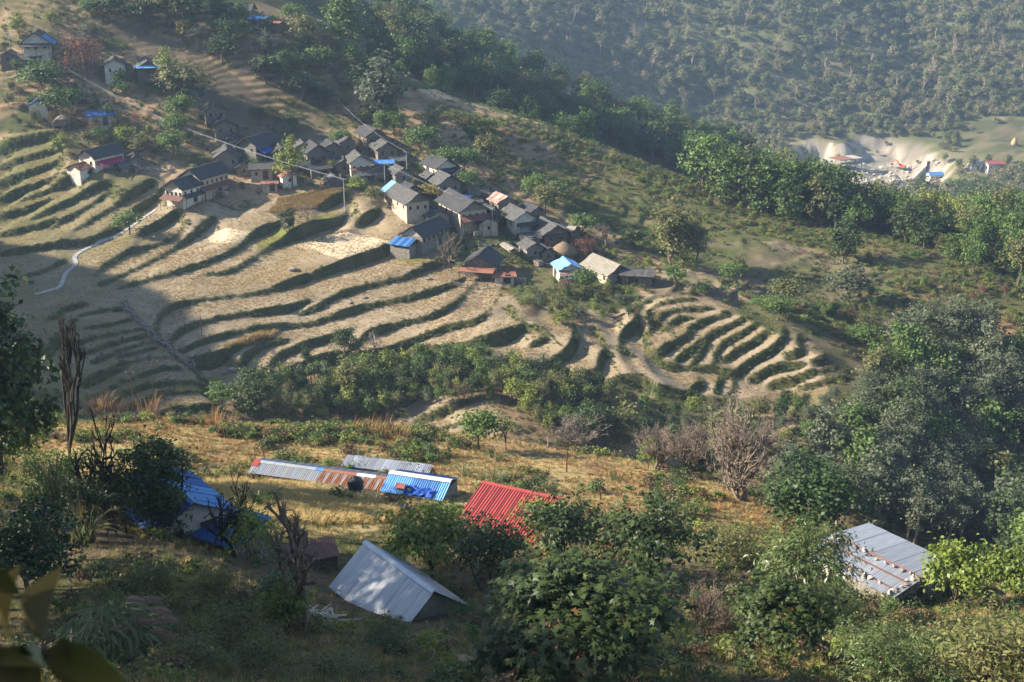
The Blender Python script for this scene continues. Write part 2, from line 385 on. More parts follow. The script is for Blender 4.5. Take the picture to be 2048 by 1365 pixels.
# ---------------------------------------------------------------- materials
def new_mat(name):
    m = bpy.data.materials.new(name); m.use_nodes = True
    n = m.node_tree.nodes; return m, n, m.node_tree.links, n['Principled BSDF']
def mix_col(n, l, fac, a, b):
    m = n.new('ShaderNodeMix'); m.data_type = 'RGBA'
    for k, v in ((0, fac), (6, a), (7, b)):
        if hasattr(v, 'is_linked') or hasattr(v, 'links'): l.new(v, m.inputs[k])
        else: m.inputs[k].default_value = v if k == 0 else (*v, 1.0)
    return m.outputs[2]
def ramp(n, l, src, lo, hi):
    r = n.new('ShaderNodeMapRange'); l.new(src, r.inputs[0]); r.inputs[1].default_value = lo; r.inputs[2].default_value = hi; r.clamp = True
    return r.outputs[0]
def noise(n, l, scale, detail=4, coord=None, rough=0.6):
    t = n.new('ShaderNodeTexNoise'); t.inputs['Scale'].default_value = scale; t.inputs['Detail'].default_value = detail; t.inputs['Roughness'].default_value = rough
    if coord is not None: l.new(coord, t.inputs['Vector'])
    return t.outputs['Fac']
def coords(n, l, kind='Object', stretch=(1, 1, 1)):
    tc = n.new('ShaderNodeTexCoord'); mp = n.new('ShaderNodeMapping'); mp.inputs['Scale'].default_value = stretch
    l.new(tc.outputs[kind], mp.inputs['Vector']); return mp.outputs[0]
def mat(name, c1, c2=None, scale=3.0, rough=0.85, spec=0.25, metal=0.0, bump=0.0, stretch=(1, 1, 1), lo=0.35, hi=0.65, c3=None, s3=0.5, l3=(0.55, 0.7)):
    m, n, l, b = new_mat(name); c2 = c2 or tuple(x * 0.7 for x in c1)
    co = coords(n, l, 'Object', stretch); f = noise(n, l, scale, 5, co)
    col = mix_col(n, l, ramp(n, l, f, lo, hi), c1, c2)
    if c3: col = mix_col(n, l, ramp(n, l, noise(n, l, s3, 4, co), *l3), col, c3)
    l.new(col, b.inputs['Base Color']); b.inputs['Roughness'].default_value = rough
    b.inputs['Specular IOR Level'].default_value = spec; b.inputs['Metallic'].default_value = metal
    if bump:
        bp = n.new('ShaderNodeBump'); bp.inputs['Strength'].default_value = bump; bp.inputs['Distance'].default_value = 0.1
        l.new(f, bp.inputs['Height']); l.new(bp.outputs[0], b.inputs['Normal'])
    return m
def leaf_mat(name, dark, light, transl=0.3, rough=0.6, spec=0.25, odd=None):
    m, n, l, b = new_mat(name)
    at = n.new('ShaderNodeAttribute'); at.attribute_name = 'tint'
    oi = n.new('ShaderNodeObjectInfo')
    ad = n.new('ShaderNodeMath'); ad.operation = 'MULTIPLY_ADD'; l.new(oi.outputs['Random'], ad.inputs[0]); ad.inputs[1].default_value = 0.5
    l.new(at.outputs['Fac'], ad.inputs[2])
    f = ramp(n, l, ad.outputs[0], 0.05, 1.35)
    col = mix_col(n, l, f, dark, light)
    if odd: col = mix_col(n, l, ramp(n, l, at.outputs['Fac'], 0.9, 0.96), col, odd)
    l.new(col, b.inputs['Base Color']); b.inputs['Roughness'].default_value = rough; b.inputs['Specular IOR Level'].default_value = spec
    t = n.new('ShaderNodeBsdfTranslucent'); l.new(col, t.inputs['Color'])
    mx = n.new('ShaderNodeMixShader'); mx.inputs[0].default_value = transl
    l.new(b.outputs[0], mx.inputs[1]); l.new(t.outputs[0], mx.inputs[2]); l.new(mx.outputs[0], n['Material Output'].inputs['Surface'])
    return m
def slate_mat(name, a, b_, c):
    m, n, l, b = new_mat(name); co = coords(n, l)
    br = n.new('ShaderNodeTexBrick'); l.new(co, br.inputs['Vector']); br.inputs['Scale'].default_value = 1.0
    br.inputs['Brick Width'].default_value = 0.62; br.inputs['Row Height'].default_value = 0.4; br.inputs['Mortar Size'].default_value = 0.03
    br.inputs['Color1'].default_value = (*a, 1); br.inputs['Color2'].default_value = (*b_, 1); br.inputs['Mortar'].default_value = (*[x*0.35 for x in a], 1); br.inputs['Bias'].default_value = 0.0
    f = ramp(n, l, noise(n, l, 2.6, 6, co, 0.75), 0.55, 0.8)
    col = mix_col(n, l, f, br.outputs['Color'], c)
    f2 = ramp(n, l, noise(n, l, 6.0, 3, co), 0.3, 0.7)
    col2 = mix_col(n, l, f2, col, tuple(x * 0.55 for x in a))
    l.new(col2, b.inputs['Base Color']); b.inputs['Roughness'].default_value = 0.85; b.inputs['Specular IOR Level'].default_value = 0.2
    bp = n.new('ShaderNodeBump'); bp.inputs['Strength'].default_value = 0.5; bp.inputs['Distance'].default_value = 0.06
    l.new(br.outputs['Fac'], bp.inputs['Height']); bp.invert = True; l.new(bp.outputs[0], b.inputs['Normal'])
    return m
def stone_mat(name, a, b_, scale=3.0, mortar=0.3):
    m, n, l, b = new_mat(name); co = coords(n, l, 'Object', (1, 1, 1.9))
    v = n.new('ShaderNodeTexVoronoi'); v.inputs['Scale'].default_value = scale; l.new(co, v.inputs['Vector'])
    bw = n.new('ShaderNodeSeparateColor'); l.new(v.outputs['Color'], bw.inputs[0])
    col = mix_col(n, l, bw.outputs[0], a, b_)
    e = n.new('ShaderNodeTexVoronoi'); e.feature = 'DISTANCE_TO_EDGE'; e.inputs['Scale'].default_value = scale; l.new(co, e.inputs['Vector'])
    ef = ramp(n, l, e.outputs['Distance'], 0.0, 0.09)
    col = mix_col(n, l, ef, tuple(x * mortar for x in a), col)
    l.new(col, b.inputs['Base Color']); b.inputs['Roughness'].default_value = 0.9
    bp = n.new('ShaderNodeBump'); bp.inputs['Strength'].default_value = 0.8; bp.inputs['Distance'].default_value = 0.05
    l.new(ef, bp.inputs['Height']); l.new(bp.outputs[0], b.inputs['Normal'])
    return m
def tin_mat(name, a, b_, rust=None, rl=(0.5, 0.62), rough=0.5, metal=0.0, rs=0.7):
    m, n, l, b = new_mat(name); co = coords(n, l); cs = coords(n, l, 'Object', (3.0, 0.35, 0.35))
    col = mix_col(n, l, ramp(n, l, noise(n, l, 1.5, 5, cs), 0.35, 0.65), a, b_)
    if rust:
        rf = ramp(n, l, noise(n, l, rs, 6, cs, 0.75), *rl)
        col = mix_col(n, l, rf, col, mix_col(n, l, ramp(n, l, noise(n, l, 4, 3, co), 0.3, 0.7), rust, tuple(x * 0.5 for x in rust)))
    l.new(col, b.inputs['Base Color']); b.inputs['Roughness'].default_value = rough; b.inputs['Metallic'].default_value = metal; b.inputs['Specular IOR Level'].default_value = 0.35
    return m
MT = {}
MT['slate'] = slate_mat('slate roof', (0.10,0.096,0.092), (0.165,0.158,0.15), (0.22,0.205,0.18))
MT['slate_dark'] = slate_mat('dark slate roof', (0.06,0.06,0.064), (0.105,0.105,0.11), (0.14,0.137,0.132))
MT['slate_pale'] = slate_mat('pale weathered slate roof', (0.30,0.265,0.215), (0.40,0.36,0.30), (0.22,0.19,0.15))
MT['stone'] = stone_mat('grey stone walling', (0.20,0.18,0.15), (0.32,0.29,0.245))
MT['stone_brown'] = stone_mat('brown stone walling', (0.17,0.14,0.11), (0.26,0.22,0.17))
MT['white'] = mat('whitewash', (0.66,0.62,0.55), (0.50,0.46,0.39), 1.2, c3=(0.5,0.43,0.33), s3=0.7, l3=(0.6,0.75))
MT['cream'] = mat('cream mud plaster', (0.46,0.40,0.31), (0.34,0.285,0.215), 1.5, c3=(0.3,0.24,0.17), s3=0.6, l3=(0.58,0.74))
MT['ochre'] = mat('ochre mud plaster', (0.40,0.28,0.17), (0.3,0.2,0.12), 1.5)
MT['wood'] = mat('weathered dark wood', (0.10,0.07,0.045), (0.055,0.04,0.03), 6, stretch=(1,1,0.2))
MT['wood_pale'] = mat('pale dry wood', (0.42,0.35,0.27), (0.26,0.21,0.16), 5, stretch=(1,1,0.3))
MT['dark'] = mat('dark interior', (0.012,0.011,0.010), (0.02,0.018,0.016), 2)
MT['glass'] = mat('window glass', (0.03,0.035,0.04), (0.05,0.05,0.05), 2, rough=0.15, spec=0.5)
MT['blue_tin'] = tin_mat('blue painted tin', (0.09,0.24,0.52), (0.06,0.17,0.40), (0.16,0.25,0.40), (0.58,0.75), rough=0.55)
MT['blue_tin2'] = tin_mat('deep blue painted tin', (0.032,0.095,0.30), (0.022,0.07,0.23), (0.06,0.11,0.22), (0.58,0.75), rough=0.55)
MT['blue_pale'] = tin_mat('sun bleached blue tin', (0.20,0.42,0.74), (0.14,0.34,0.66), rough=0.45)
MT['blue_tarp'] = mat('blue tarpaulin', (0.03,0.10,0.42), (0.02,0.07,0.30), 1.3, rough=0.5, bump=0.4)
MT['red_tin'] = tin_mat('red painted tin', (0.36,0.055,0.046), (0.24,0.042,0.038), (0.20,0.075,0.05), (0.6,0.75), rough=0.55)
MT['grey_tin'] = tin_mat('grey galvanised tin', (0.44,0.45,0.47), (0.33,0.34,0.36), rough=0.5, metal=0.5)
MT['grey_tin2'] = tin_mat('dull galvanised tin', (0.33,0.345,0.37), (0.24,0.25,0.28), rough=0.55, metal=0.4)
MT['grey_stain'] = tin_mat('stained galvanised tin', (0.42,0.42,0.41), (0.30,0.30,0.30), (0.24,0.20,0.16), (0.56,0.68), rough=0.5, metal=0.1)
MT['bright_tin'] = tin_mat('new bright tin', (0.50,0.515,0.55), (0.41,0.425,0.47), rough=0.5, metal=0.5)
MT['rust_tin'] = tin_mat('rusting tin', (0.38,0.37,0.36), (0.28,0.26,0.25), (0.30,0.095,0.03), (0.46,0.54), rough=0.7)
MT['rust_full'] = tin_mat('brown rusted tin', (0.30,0.13,0.075), (0.20,0.085,0.055), (0.36,0.30,0.27), (0.6,0.72), rough=0.75)
MT['rust_dark'] = tin_mat('dark rusted tin', (0.17,0.075,0.055), (0.12,0.055,0.045), rough=0.75)
MT['white_tin'] = tin_mat('white flashing tin', (0.70,0.68,0.64), (0.58,0.56,0.52), rough=0.5)
MT['green_tarp'] = mat('green tarpaulin', (0.05,0.17,0.16), (0.04,0.12,0.12), 1.5, rough=0.5, bump=0.4)
MT['magenta'] = mat('magenta cloth', (0.32,0.03,0.09), (0.22,0.02,0.07), 2)
MT['thatch'] = mat('brown thatch', (0.24,0.17,0.11), (0.15,0.10,0.065), 9, bump=0.8, stretch=(1,1,0.25))
MT['straw'] = mat('golden straw', (0.52,0.36,0.15), (0.38,0.25,0.1), 9, bump=0.8, stretch=(1,1,0.3))
MT['concrete'] = mat('raw concrete', (0.46,0.43,0.39), (0.36,0.33,0.30), 2, c3=(0.28,0.2,0.15), s3=0.5)
MT['pole_metal'] = mat('rust brown metal pole', (0.17,0.075,0.055), (0.11,0.055,0.045), 3, rough=0.7)
MT['pole_grey'] = mat('grey steel pole', (0.42,0.42,0.42), (0.3,0.3,0.3), 3, rough=0.5)
MT['wire'] = mat('aluminium wire', (0.55,0.55,0.56), (0.48,0.48,0.5), 3, rough=0.35, metal=0.6)
MT['rock'] = mat('grey rock', (0.26,0.235,0.21), (0.15,0.135,0.12), 2.5, bump=1.0)
MT['rock_pale'] = mat('pale rock', (0.50,0.45,0.38), (0.34,0.30,0.25), 2.5, bump=1.0)
MT['bark'] = mat('grey brown bark', (0.17,0.125,0.09), (0.09,0.065,0.048), 7, bump=0.6, stretch=(1,1,0.35))
MT['bark_pale'] = mat('pale bark', (0.42,0.34,0.26), (0.25,0.19,0.14), 6, bump=0.5, stretch=(1,1,0.35))
MT['bark_mid'] = mat('grey lopped bark', (0.27,0.215,0.165), (0.15,0.115,0.085), 6, bump=0.6, stretch=(1,1,0.35))
MT['bark_dark'] = mat('dark bark', (0.075,0.056,0.043), (0.04,0.03,0.024), 7, bump=0.6, stretch=(1,1,0.35))
MT['twig'] = mat('grey brown twigs', (0.24,0.185,0.14), (0.16,0.12,0.09), 5)
MT['plastic_black'] = mat('black tank plastic', (0.02,0.02,0.022), (0.035,0.035,0.037), 3, rough=0.45)
MT['plastic_glare'] = mat('pale tank plastic with painted glare', (0.52,0.50,0.46), (0.36,0.35,0.32), 1.2, rough=0.35)
MT['tarp_olive'] = mat('olive grey plastic sheet', (0.27,0.26,0.20), (0.17,0.165,0.13), 0.9, rough=0.25, spec=0.5, bump=1.0)
MT['stick'] = mat('peeled pale sticks', (0.66,0.60,0.52), (0.5,0.44,0.37), 4)
MT['excavator'] = mat('orange machine paint', (0.62,0.14,0.035), (0.5,0.11,0.03), 3, rough=0.5)
MT['steel'] = mat('dark steel', (0.06,0.06,0.06), (0.1,0.09,0.08), 4, rough=0.6)
MT['red_roof'] = mat('red brown roof sheet', (0.30,0.10,0.07), (0.23,0.075,0.055), 2)
MT['skin'] = mat('skin', (0.25,0.13,0.08), (0.22,0.11,0.07), 4)
MT['red_cloth'] = mat('red cloth', (0.45,0.02,0.03), (0.35,0.015,0.025), 4)
MT['black_hair'] = mat('black hair', (0.012,0.01,0.01), (0.02,0.016,0.014), 4)
MT['path_stone'] = stone_mat('path stones', (0.34,0.33,0.32), (0.46,0.45,0.43), 2.2)
LF = {}
LF['dark'] = leaf_mat('dark evergreen leaves', (0.0312,0.0537,0.02), (0.0938,0.135,0.0438))
LF['green'] = leaf_mat('mid green leaves', (0.0567,0.1053,0.027), (0.1553,0.2228,0.054))
LF['light'] = leaf_mat('yellow green leaves', (0.1105,0.1495,0.0286), (0.273,0.299,0.065))
LF['olive'] = leaf_mat('olive leaves', (0.091,0.1014,0.0338), (0.208,0.2015,0.0715))
LF['grey'] = leaf_mat('grey green leaves', (0.0783,0.0972,0.0567), (0.1688,0.189,0.1053))
LF['sunny_olive'] = leaf_mat('dry olive leaves brightened for sun', (0.13,0.13,0.055), (0.27,0.255,0.11))  # far leaf colours, dry tones raised to stand in for sun on that hillside
LF['sunny_green'] = leaf_mat('hill wood green brightened for sun', (0.09,0.115,0.042), (0.20,0.225,0.085))
LF['sunny_tan'] = leaf_mat('thin tan leaves brightened for sun', (0.17,0.15,0.075), (0.30,0.26,0.135))
LF['brown'] = leaf_mat('dry brown leaves', (0.10,0.066,0.04), (0.19,0.125,0.07))
LF['yellow'] = leaf_mat('yellowing leaves', (0.16,0.14,0.03), (0.33,0.27,0.06))
LF['glossy'] = leaf_mat('glossy dark leaves', (0.022,0.048,0.014), (0.06,0.105,0.026), 0.2, 0.55, 0.3)
LF['castor'] = leaf_mat('broad lobed leaves', (0.018,0.038,0.011), (0.07,0.10,0.025), 0.25, 0.5, 0.3, odd=(0.25,0.10,0.05))
LF['mango'] = leaf_mat('long drooping leaves', (0.0403,0.0713,0.0184), (0.1323,0.1725,0.046), 0.25, 0.42, 0.45, odd=(0.30,0.22,0.10))
LF['lime'] = leaf_mat('fresh lit leaves', (0.0862,0.1323,0.023), (0.23,0.2818,0.0517), 0.35, 0.45, 0.35)
LF['straw'] = leaf_mat('dry grass', (0.26,0.18,0.075), (0.46,0.34,0.15), 0.3, 0.8, 0.1)
LF['orange'] = leaf_mat('orange dry grass', (0.30,0.15,0.06), (0.50,0.30,0.14), 0.3, 0.8, 0.1)
LF['gold'] = leaf_mat('golden standing crop', (0.38,0.285,0.12), (0.60,0.46,0.205), 0.35, 0.8, 0.1)
LF['cane'] = leaf_mat('cane grass', (0.09,0.115,0.045), (0.22,0.24,0.105), 0.35, 0.55, 0.3)
LF['plume'] = leaf_mat('pinkish plumes', (0.30,0.20,0.15), (0.44,0.31,0.24), 0.4, 0.8, 0.1)
LF['reed'] = leaf_mat('reed leaves', (0.07,0.10,0.03), (0.19,0.22,0.08), 0.3, 0.45, 0.35)
LF['turf'] = leaf_mat('green turf', (0.0805,0.0978,0.0287), (0.184,0.1898,0.0575), 0.3, 0.8, 0.1)
LF['red'] = leaf_mat('reddish twigs and leaves', (0.13,0.06,0.045), (0.22,0.11,0.075), 0.25, 0.8, 0.1)
LF['flower'] = leaf_mat('orange yellow flowers', (0.6,0.3,0.02), (0.75,0.48,0.04), 0.3, 0.7, 0.1)
LF['nearbrown'] = leaf_mat('near yellowed leaf', (0.035,0.03,0.01), (0.06,0.05,0.016), 0.25, 0.6, 0.2)
LF['blurleaf'] = leaf_mat('near leaf', (0.012,0.02,0.006), (0.024,0.036,0.01), 0.25, 0.5, 0.3)
# ---------------------------------------------------------------- the ground: one sheet
dHy, dHx = np.gradient(HGT, YS, XS)
SLOPE = np.hypot(dHx, dHy)
PU0, PV0 = project(GX, GY, HGT)
PU = PU0 + (fbm(GX, GY, 5, 201, 3) - 0.5) * 34; PV = PV0 + (fbm(GX, GY, 5, 211, 3) - 0.5) * 16
def paint_ground():
    n1 = fbm(GX, GY, 9, 101, 3)[..., None]; n2 = fbm(GX, GY, 2.4, 111, 2)[..., None]; n3 = fbm(GX, GY, 28, 121, 3)[..., None]
    def c(*a): return np.array(a)
    def mixc(a, b, f): return a + (b - a) * np.clip(f, 0, 1)
    straw = mixc(c(0.325,0.255,0.17), c(0.24,0.185,0.12), n2 * 1.6 - 0.3)
    straw = mixc(straw, c(0.25,0.19,0.105), (n1 - 0.56) * 4)
    green = mixc(c(0.058,0.072,0.024), c(0.11,0.10,0.04), n2 * 2 - 0.5)
    brown = mixc(c(0.25,0.175,0.105), c(0.19,0.13,0.075), n2 * 2 - 0.5)
    scrub = mixc(brown * 0.85, c(0.075,0.085,0.032), (n1 - 0.38) * 6)
    wood = mixc(c(0.055,0.06,0.028), c(0.10,0.085,0.045), n1 * 2 - 0.6)
    spur = mixc(c(0.38,0.285,0.125), c(0.28,0.165,0.085), (n1 - 0.45) * 5)
    spur = mixc(spur, c(0.15,0.15,0.05), (n2 * 0.6 + n3 * 0.6 - 0.68) * 6)
    near = mixc(c(0.13,0.095,0.06), c(0.075,0.078,0.03), (n1 - 0.42) * 5)
    col = mixc(scrub, c(0.25,0.18,0.105), (n3 - 0.5) * 3)
    fm = np.zeros_like(HGT); fm[sl] = fmask
    sm = np.zeros_like(HGT); sm[sl] = smask
    # upper slopes: flats dry, risers green
    sl_c = mixc(brown * 1.35, scrub, (n1 - 0.55) * 5)
    sl_c = mixc(sl_c, mixc(brown * 0.85, green, n1 * 2 - 0.35), ((SLOPE[..., None] - 0.65) / 0.5 + (n2 - 0.5)) * 0.8)
    col = np.where((sm > 0.12)[..., None], sl_c, col)
    rt = in_poly(PU, PV, [(860,205),(1110,264),(1400,375),(1700,455),(2060,545),(2060,760),(1800,740),(1560,620),(1400,550),(1330,520),(1180,440),(1000,340)]) & (GY < 328)
    col = np.where(rt[..., None], mixc(col * 0.85, green * 1.15, (n1 - 0.24) * 5), col)
    cm = np.zeros_like(HGT); cm[sl] = blur(fmask, 10); cm = (cm + (fbm(GX, GY, 7, 301, 3) - 0.5) * 1.1) > 0.5
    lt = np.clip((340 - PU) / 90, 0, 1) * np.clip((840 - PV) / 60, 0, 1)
    straw2 = mixc(straw, mixc(c(0.20,0.165,0.085), c(0.115,0.115,0.045), (n1 - 0.4) * 5), lt[..., None] * (0.45 + 0.4 * np.clip((500 - PV) / 60, 0, 1))[..., None])  # left terraces painted greener and duller, partly for the shade there
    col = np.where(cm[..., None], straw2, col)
    gsl = np.clip((SLOPE - 0.5) / 0.25, 0, 1)
    col = np.where((fm > 0.3)[..., None], mixc(col, green, gsl[..., None]), col)
    rl = np.zeros_like(HGT); rl[sl] = np.clip(blur(rmask.astype(float), 1) * 2.6, 0, 1)
    col = np.where((fm > 0.3)[..., None], mixc(col, green * 0.9, rl[..., None] * (0.75 + 0.3 * n2)), col)
    # green strips along the top of some risers, tall uncut stubble and pale drying straw
    for poly, cc in [([(590,489),(688,464),(788,488),(702,525)], c(0.52,0.42,0.285)), ([(414,470),(450,458),(515,466),(480,490),(420,486)], c(0.50,0.40,0.26)),
                     ([(505,486),(560,462),(600,452),(640,450),(560,486),(520,496)], c(0.16,0.17,0.045)), ([(620,432),(680,428),(690,440),(625,446)], c(0.16,0.17,0.045)),
                     ([(780,505),(850,520),(880,516),(830,530),(790,520)], c(0.19,0.18,0.05)), ([(300,790),(420,750),(470,745),(430,770),(300,800)], c(0.17,0.165,0.06)),
                     ([(395,20),(450,22),(505,42),(590,78),(605,100),(560,98),(480,66),(430,46)], c(0.42,0.32,0.17)), ([(828,172),(1000,216),(1115,252),(1112,262),(1000,228),(828,184)], c(0.44,0.34,0.19)),
                     ([(560,395),(640,380),(690,378),(690,402),(610,418),(540,425)], c(0.50,0.37,0.17)), ([(400,716),(520,664),(545,668),(520,684),(440,706),(400,738)], c(0.50,0.36,0.15))]:
        q = in_poly(PU, PV, poly) & (GY > 140) & (GY < 327) & (SLOPE < 0.6)
        col = np.where(q[..., None], cc * (0.86 + 0.28 * n2), col)
    nearz = GY < 134
    col = np.where(nearz[..., None], spur, col)
    fg = np.clip((86 - GY) / 10 + (n1[..., 0] - 0.5) * 3, 0, 1)
    col = np.where(nearz[..., None], mixc(col, near, fg[..., None]), col)
    gl = in_poly(PU, PV, [(380,965),(520,925),(560,985),(700,985),(800,1015),(760,1060),(600,1080),(520,1040)]) & nearz
    col = np.where(gl[..., None], c(0.38,0.285,0.13) * (0.8 + 0.4 * n2), col)
    pth = in_poly(PU, PV, [(810,1290),(870,1265),(960,1320),(1020,1365),(900,1365),(860,1320)]) & nearz
    col = np.where(pth[..., None], c(0.22,0.165,0.11) * (0.8 + 0.4 * n2), col)
    col = np.where(((GX > 55) & (GY > 92) & (GY < 205) & (PU > 1560))[..., None], wood, col)
    far = GY > 333
    hill = mixc(c(0.11,0.115,0.05), c(0.20,0.17,0.095), (n1 - 0.5) * 4 + (n3 - 0.5) * 3)
    col = np.where(far[..., None], np.where((GY > 600)[..., None], hill, wood), col)
    ex = in_poly(PU, PV, [(1590,300),(1610,280),(1700,288),(1715,270),(1760,272),(1830,288),(1880,314),(1905,330),(1895,360),(1915,385),(1850,385),(1810,395),(1790,395),(1690,370),(1640,345)]) & (GY > 520)
    col = np.where(ex[..., None], mixc(c(0.42,0.36,0.28), c(0.20,0.17,0.13), (n2 * 0.7 + n1 * 0.5 - 0.45) * 5), col)
    ex2 = in_poly(PU, PV, [(1930,245),(2048,235),(2048,320),(1960,320),(1925,290)]) & (GY > 520)
    col = np.where(ex2[..., None], mixc(c(0.14,0.115,0.065), c(0.075,0.08,0.035), (n1 - 0.35) * 5), col)
    st2 = (in_poly(PU, PV, [(1400,480),(1560,485),(1700,522),(1800,546),(1760,598),(1600,612),(1480,585),(1390,550)]) | in_poly(PU, PV, [(1290,540),(1400,545),(1560,640),(1740,735),(1720,755),(1540,660),(1400,595),(1300,590)])) & (GY < 327)
    col = np.where(st2[..., None], mixc(mixc(straw * 0.62, scrub, (n1 - 0.5) * 4), mixc(green, brown, n2) * 0.8, (SLOPE[..., None] - 0.4) / 0.35), col)  # second terraces darkened in colour for the shade lying on them
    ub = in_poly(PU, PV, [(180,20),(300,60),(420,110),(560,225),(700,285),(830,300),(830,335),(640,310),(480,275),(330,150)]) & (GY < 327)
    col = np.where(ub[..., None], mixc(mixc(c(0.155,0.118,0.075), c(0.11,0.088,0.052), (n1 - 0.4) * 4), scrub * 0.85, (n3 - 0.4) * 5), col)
    rd = in_poly(PU, PV, [(1800,555),(2048,640),(2048,700),(1900,660),(1800,600)]) & (GY < 327)
    col = np.where(rd[..., None], mixc(col, c(0.27,0.16,0.09), (n3 - 0.35) * 3), col)
    return np.clip(col, 0.01, 0.9)
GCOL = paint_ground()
def ground_mat():
    m, n, l, b = new_mat('ground cover'); co = coords(n, l)
    at = n.new('ShaderNodeAttribute'); at.attribute_name = 'cover'
    f1 = noise(n, l, 4.2, 5, co, 0.75); f2 = noise(n, l, 0.8, 4, co)
    v = n.new('ShaderNodeMath'); v.operation = 'MULTIPLY_ADD'; l.new(ramp(n, l, f1, 0.28, 0.72), v.inputs[0]); v.inputs[1].default_value = 0.75; v.inputs[2].default_value = 0.60
    w = n.new('ShaderNodeMath'); w.operation = 'MULTIPLY_ADD'; l.new(f2, w.inputs[0]); w.inputs[1].default_value = 0.5; w.inputs[2].default_value = 0.75
    p = n.new('ShaderNodeMath'); p.operation = 'MULTIPLY'; l.new(v.outputs[0], p.inputs[0]); l.new(w.outputs[0], p.inputs[1])
    vm = n.new('ShaderNodeVectorMath'); vm.operation = 'SCALE'; l.new(at.outputs['Color'], vm.inputs[0]); l.new(p.outputs[0], vm.inputs['Scale'])
    l.new(vm.outputs[0], b.inputs['Base Color']); b.inputs['Roughness'].default_value = 0.95; b.inputs['Specular IOR Level'].default_value = 0.1
    bp = n.new('ShaderNodeBump'); bp.inputs['Strength'].default_value = 0.9; bp.inputs['Distance'].default_value = 0.15
    l.new(f1, bp.inputs['Height']); l.new(bp.outputs[0], b.inputs['Normal'])
    return m
def build_ground():
    i = np.arange(NX * NY).reshape(NY, NX)
    Q = np.stack([i[:-1, :-1], i[:-1, 1:], i[1:, 1:], i[1:, :-1]], -1).reshape(-1, 4)
    me = mesh_np('terraced_hillside', np.c_[GX.ravel(), GY.ravel(), HGT.ravel()], Q, [ground_mat()], True)
    a = me.attributes.new('cover', 'FLOAT_COLOR', 'POINT')
    a.data.foreach_set('color', np.c_[GCOL.reshape(-1, 3), np.ones(NX * NY)].astype(np.float32).ravel())
    return tag(link('terrain', me), 'terraced hillside with dry fields, a grassy spur and wooded slopes', 'terrain', kind='structure')
build_ground()
# ---------------------------------------------------------------- plants
def nrmz(a): return a / np.maximum(np.linalg.norm(a, axis=-1, keepdims=True), 1e-9)
def leaf_quads(C, N, size, asp, g, droop=0.0, D=None):
    n = len(C); r = D if D is not None else g.normal(size=(n, 3))
    t = nrmz(r - N * (r * N).sum(1, keepdims=True)); b = np.cross(N, t)
    L = (size * (0.65 + 0.7 * g.random(n)))[:, None]
    v0 = C - t * L * 0.5; v1 = C + b * L * asp * 0.5 + N * L * 0.07; v2 = C + t * L * 0.5 - np.array([0, 0, 1.0]) * L * droop; v3 = C - b * L * asp * 0.5 + N * L * 0.07
    return np.stack([v0, v1, v2, v3], 1).reshape(-1, 3), np.arange(4 * n).reshape(n, 4)
def tubes_np(paths, sides):
    V = []; Q = []; base = 0
    ang = np.arange(sides) * 2 * np.pi / sides; ca, sa = np.cos(ang), np.sin(ang)
    for P, rad in paths:
        P = np.asarray(P, float); rad = np.asarray(rad, float); m = len(P)
        d = np.gradient(P, axis=0); d = nrmz(d)
        ref = np.where(np.abs(d[:, 2:3]) > 0.9, np.array([[1.0, 0, 0]]), np.array([[0, 0, 1.0]]))
        a = nrmz(np.cross(d, ref)); b = np.cross(d, a)
        ring = P[:, None] + (a[:, None] * ca[None, :, None] + b[:, None] * sa[None, :, None]) * rad[:, None, None]
        V.append(ring.reshape(-1, 3))
        i = base + np.arange(m * sides).reshape(m, sides)
        j = np.roll(i, -1, 1)
        Q.append(np.stack([i[:-1], j[:-1], j[1:], i[1:]], -1).reshape(-1, 4)); base += m * sides
    return np.vstack(V), np.vstack(Q)
def curve(a, b, bend, g, n=4):
    a = np.asarray(a, float); b = np.asarray(b, float); m = (a + b) / 2 + bend + g.normal(size=3) * np.linalg.norm(b - a) * 0.08
    t = np.linspace(0, 1, n)[:, None]
    return (1-t)**2 * a + 2*t*(1-t) * m + t*t * b
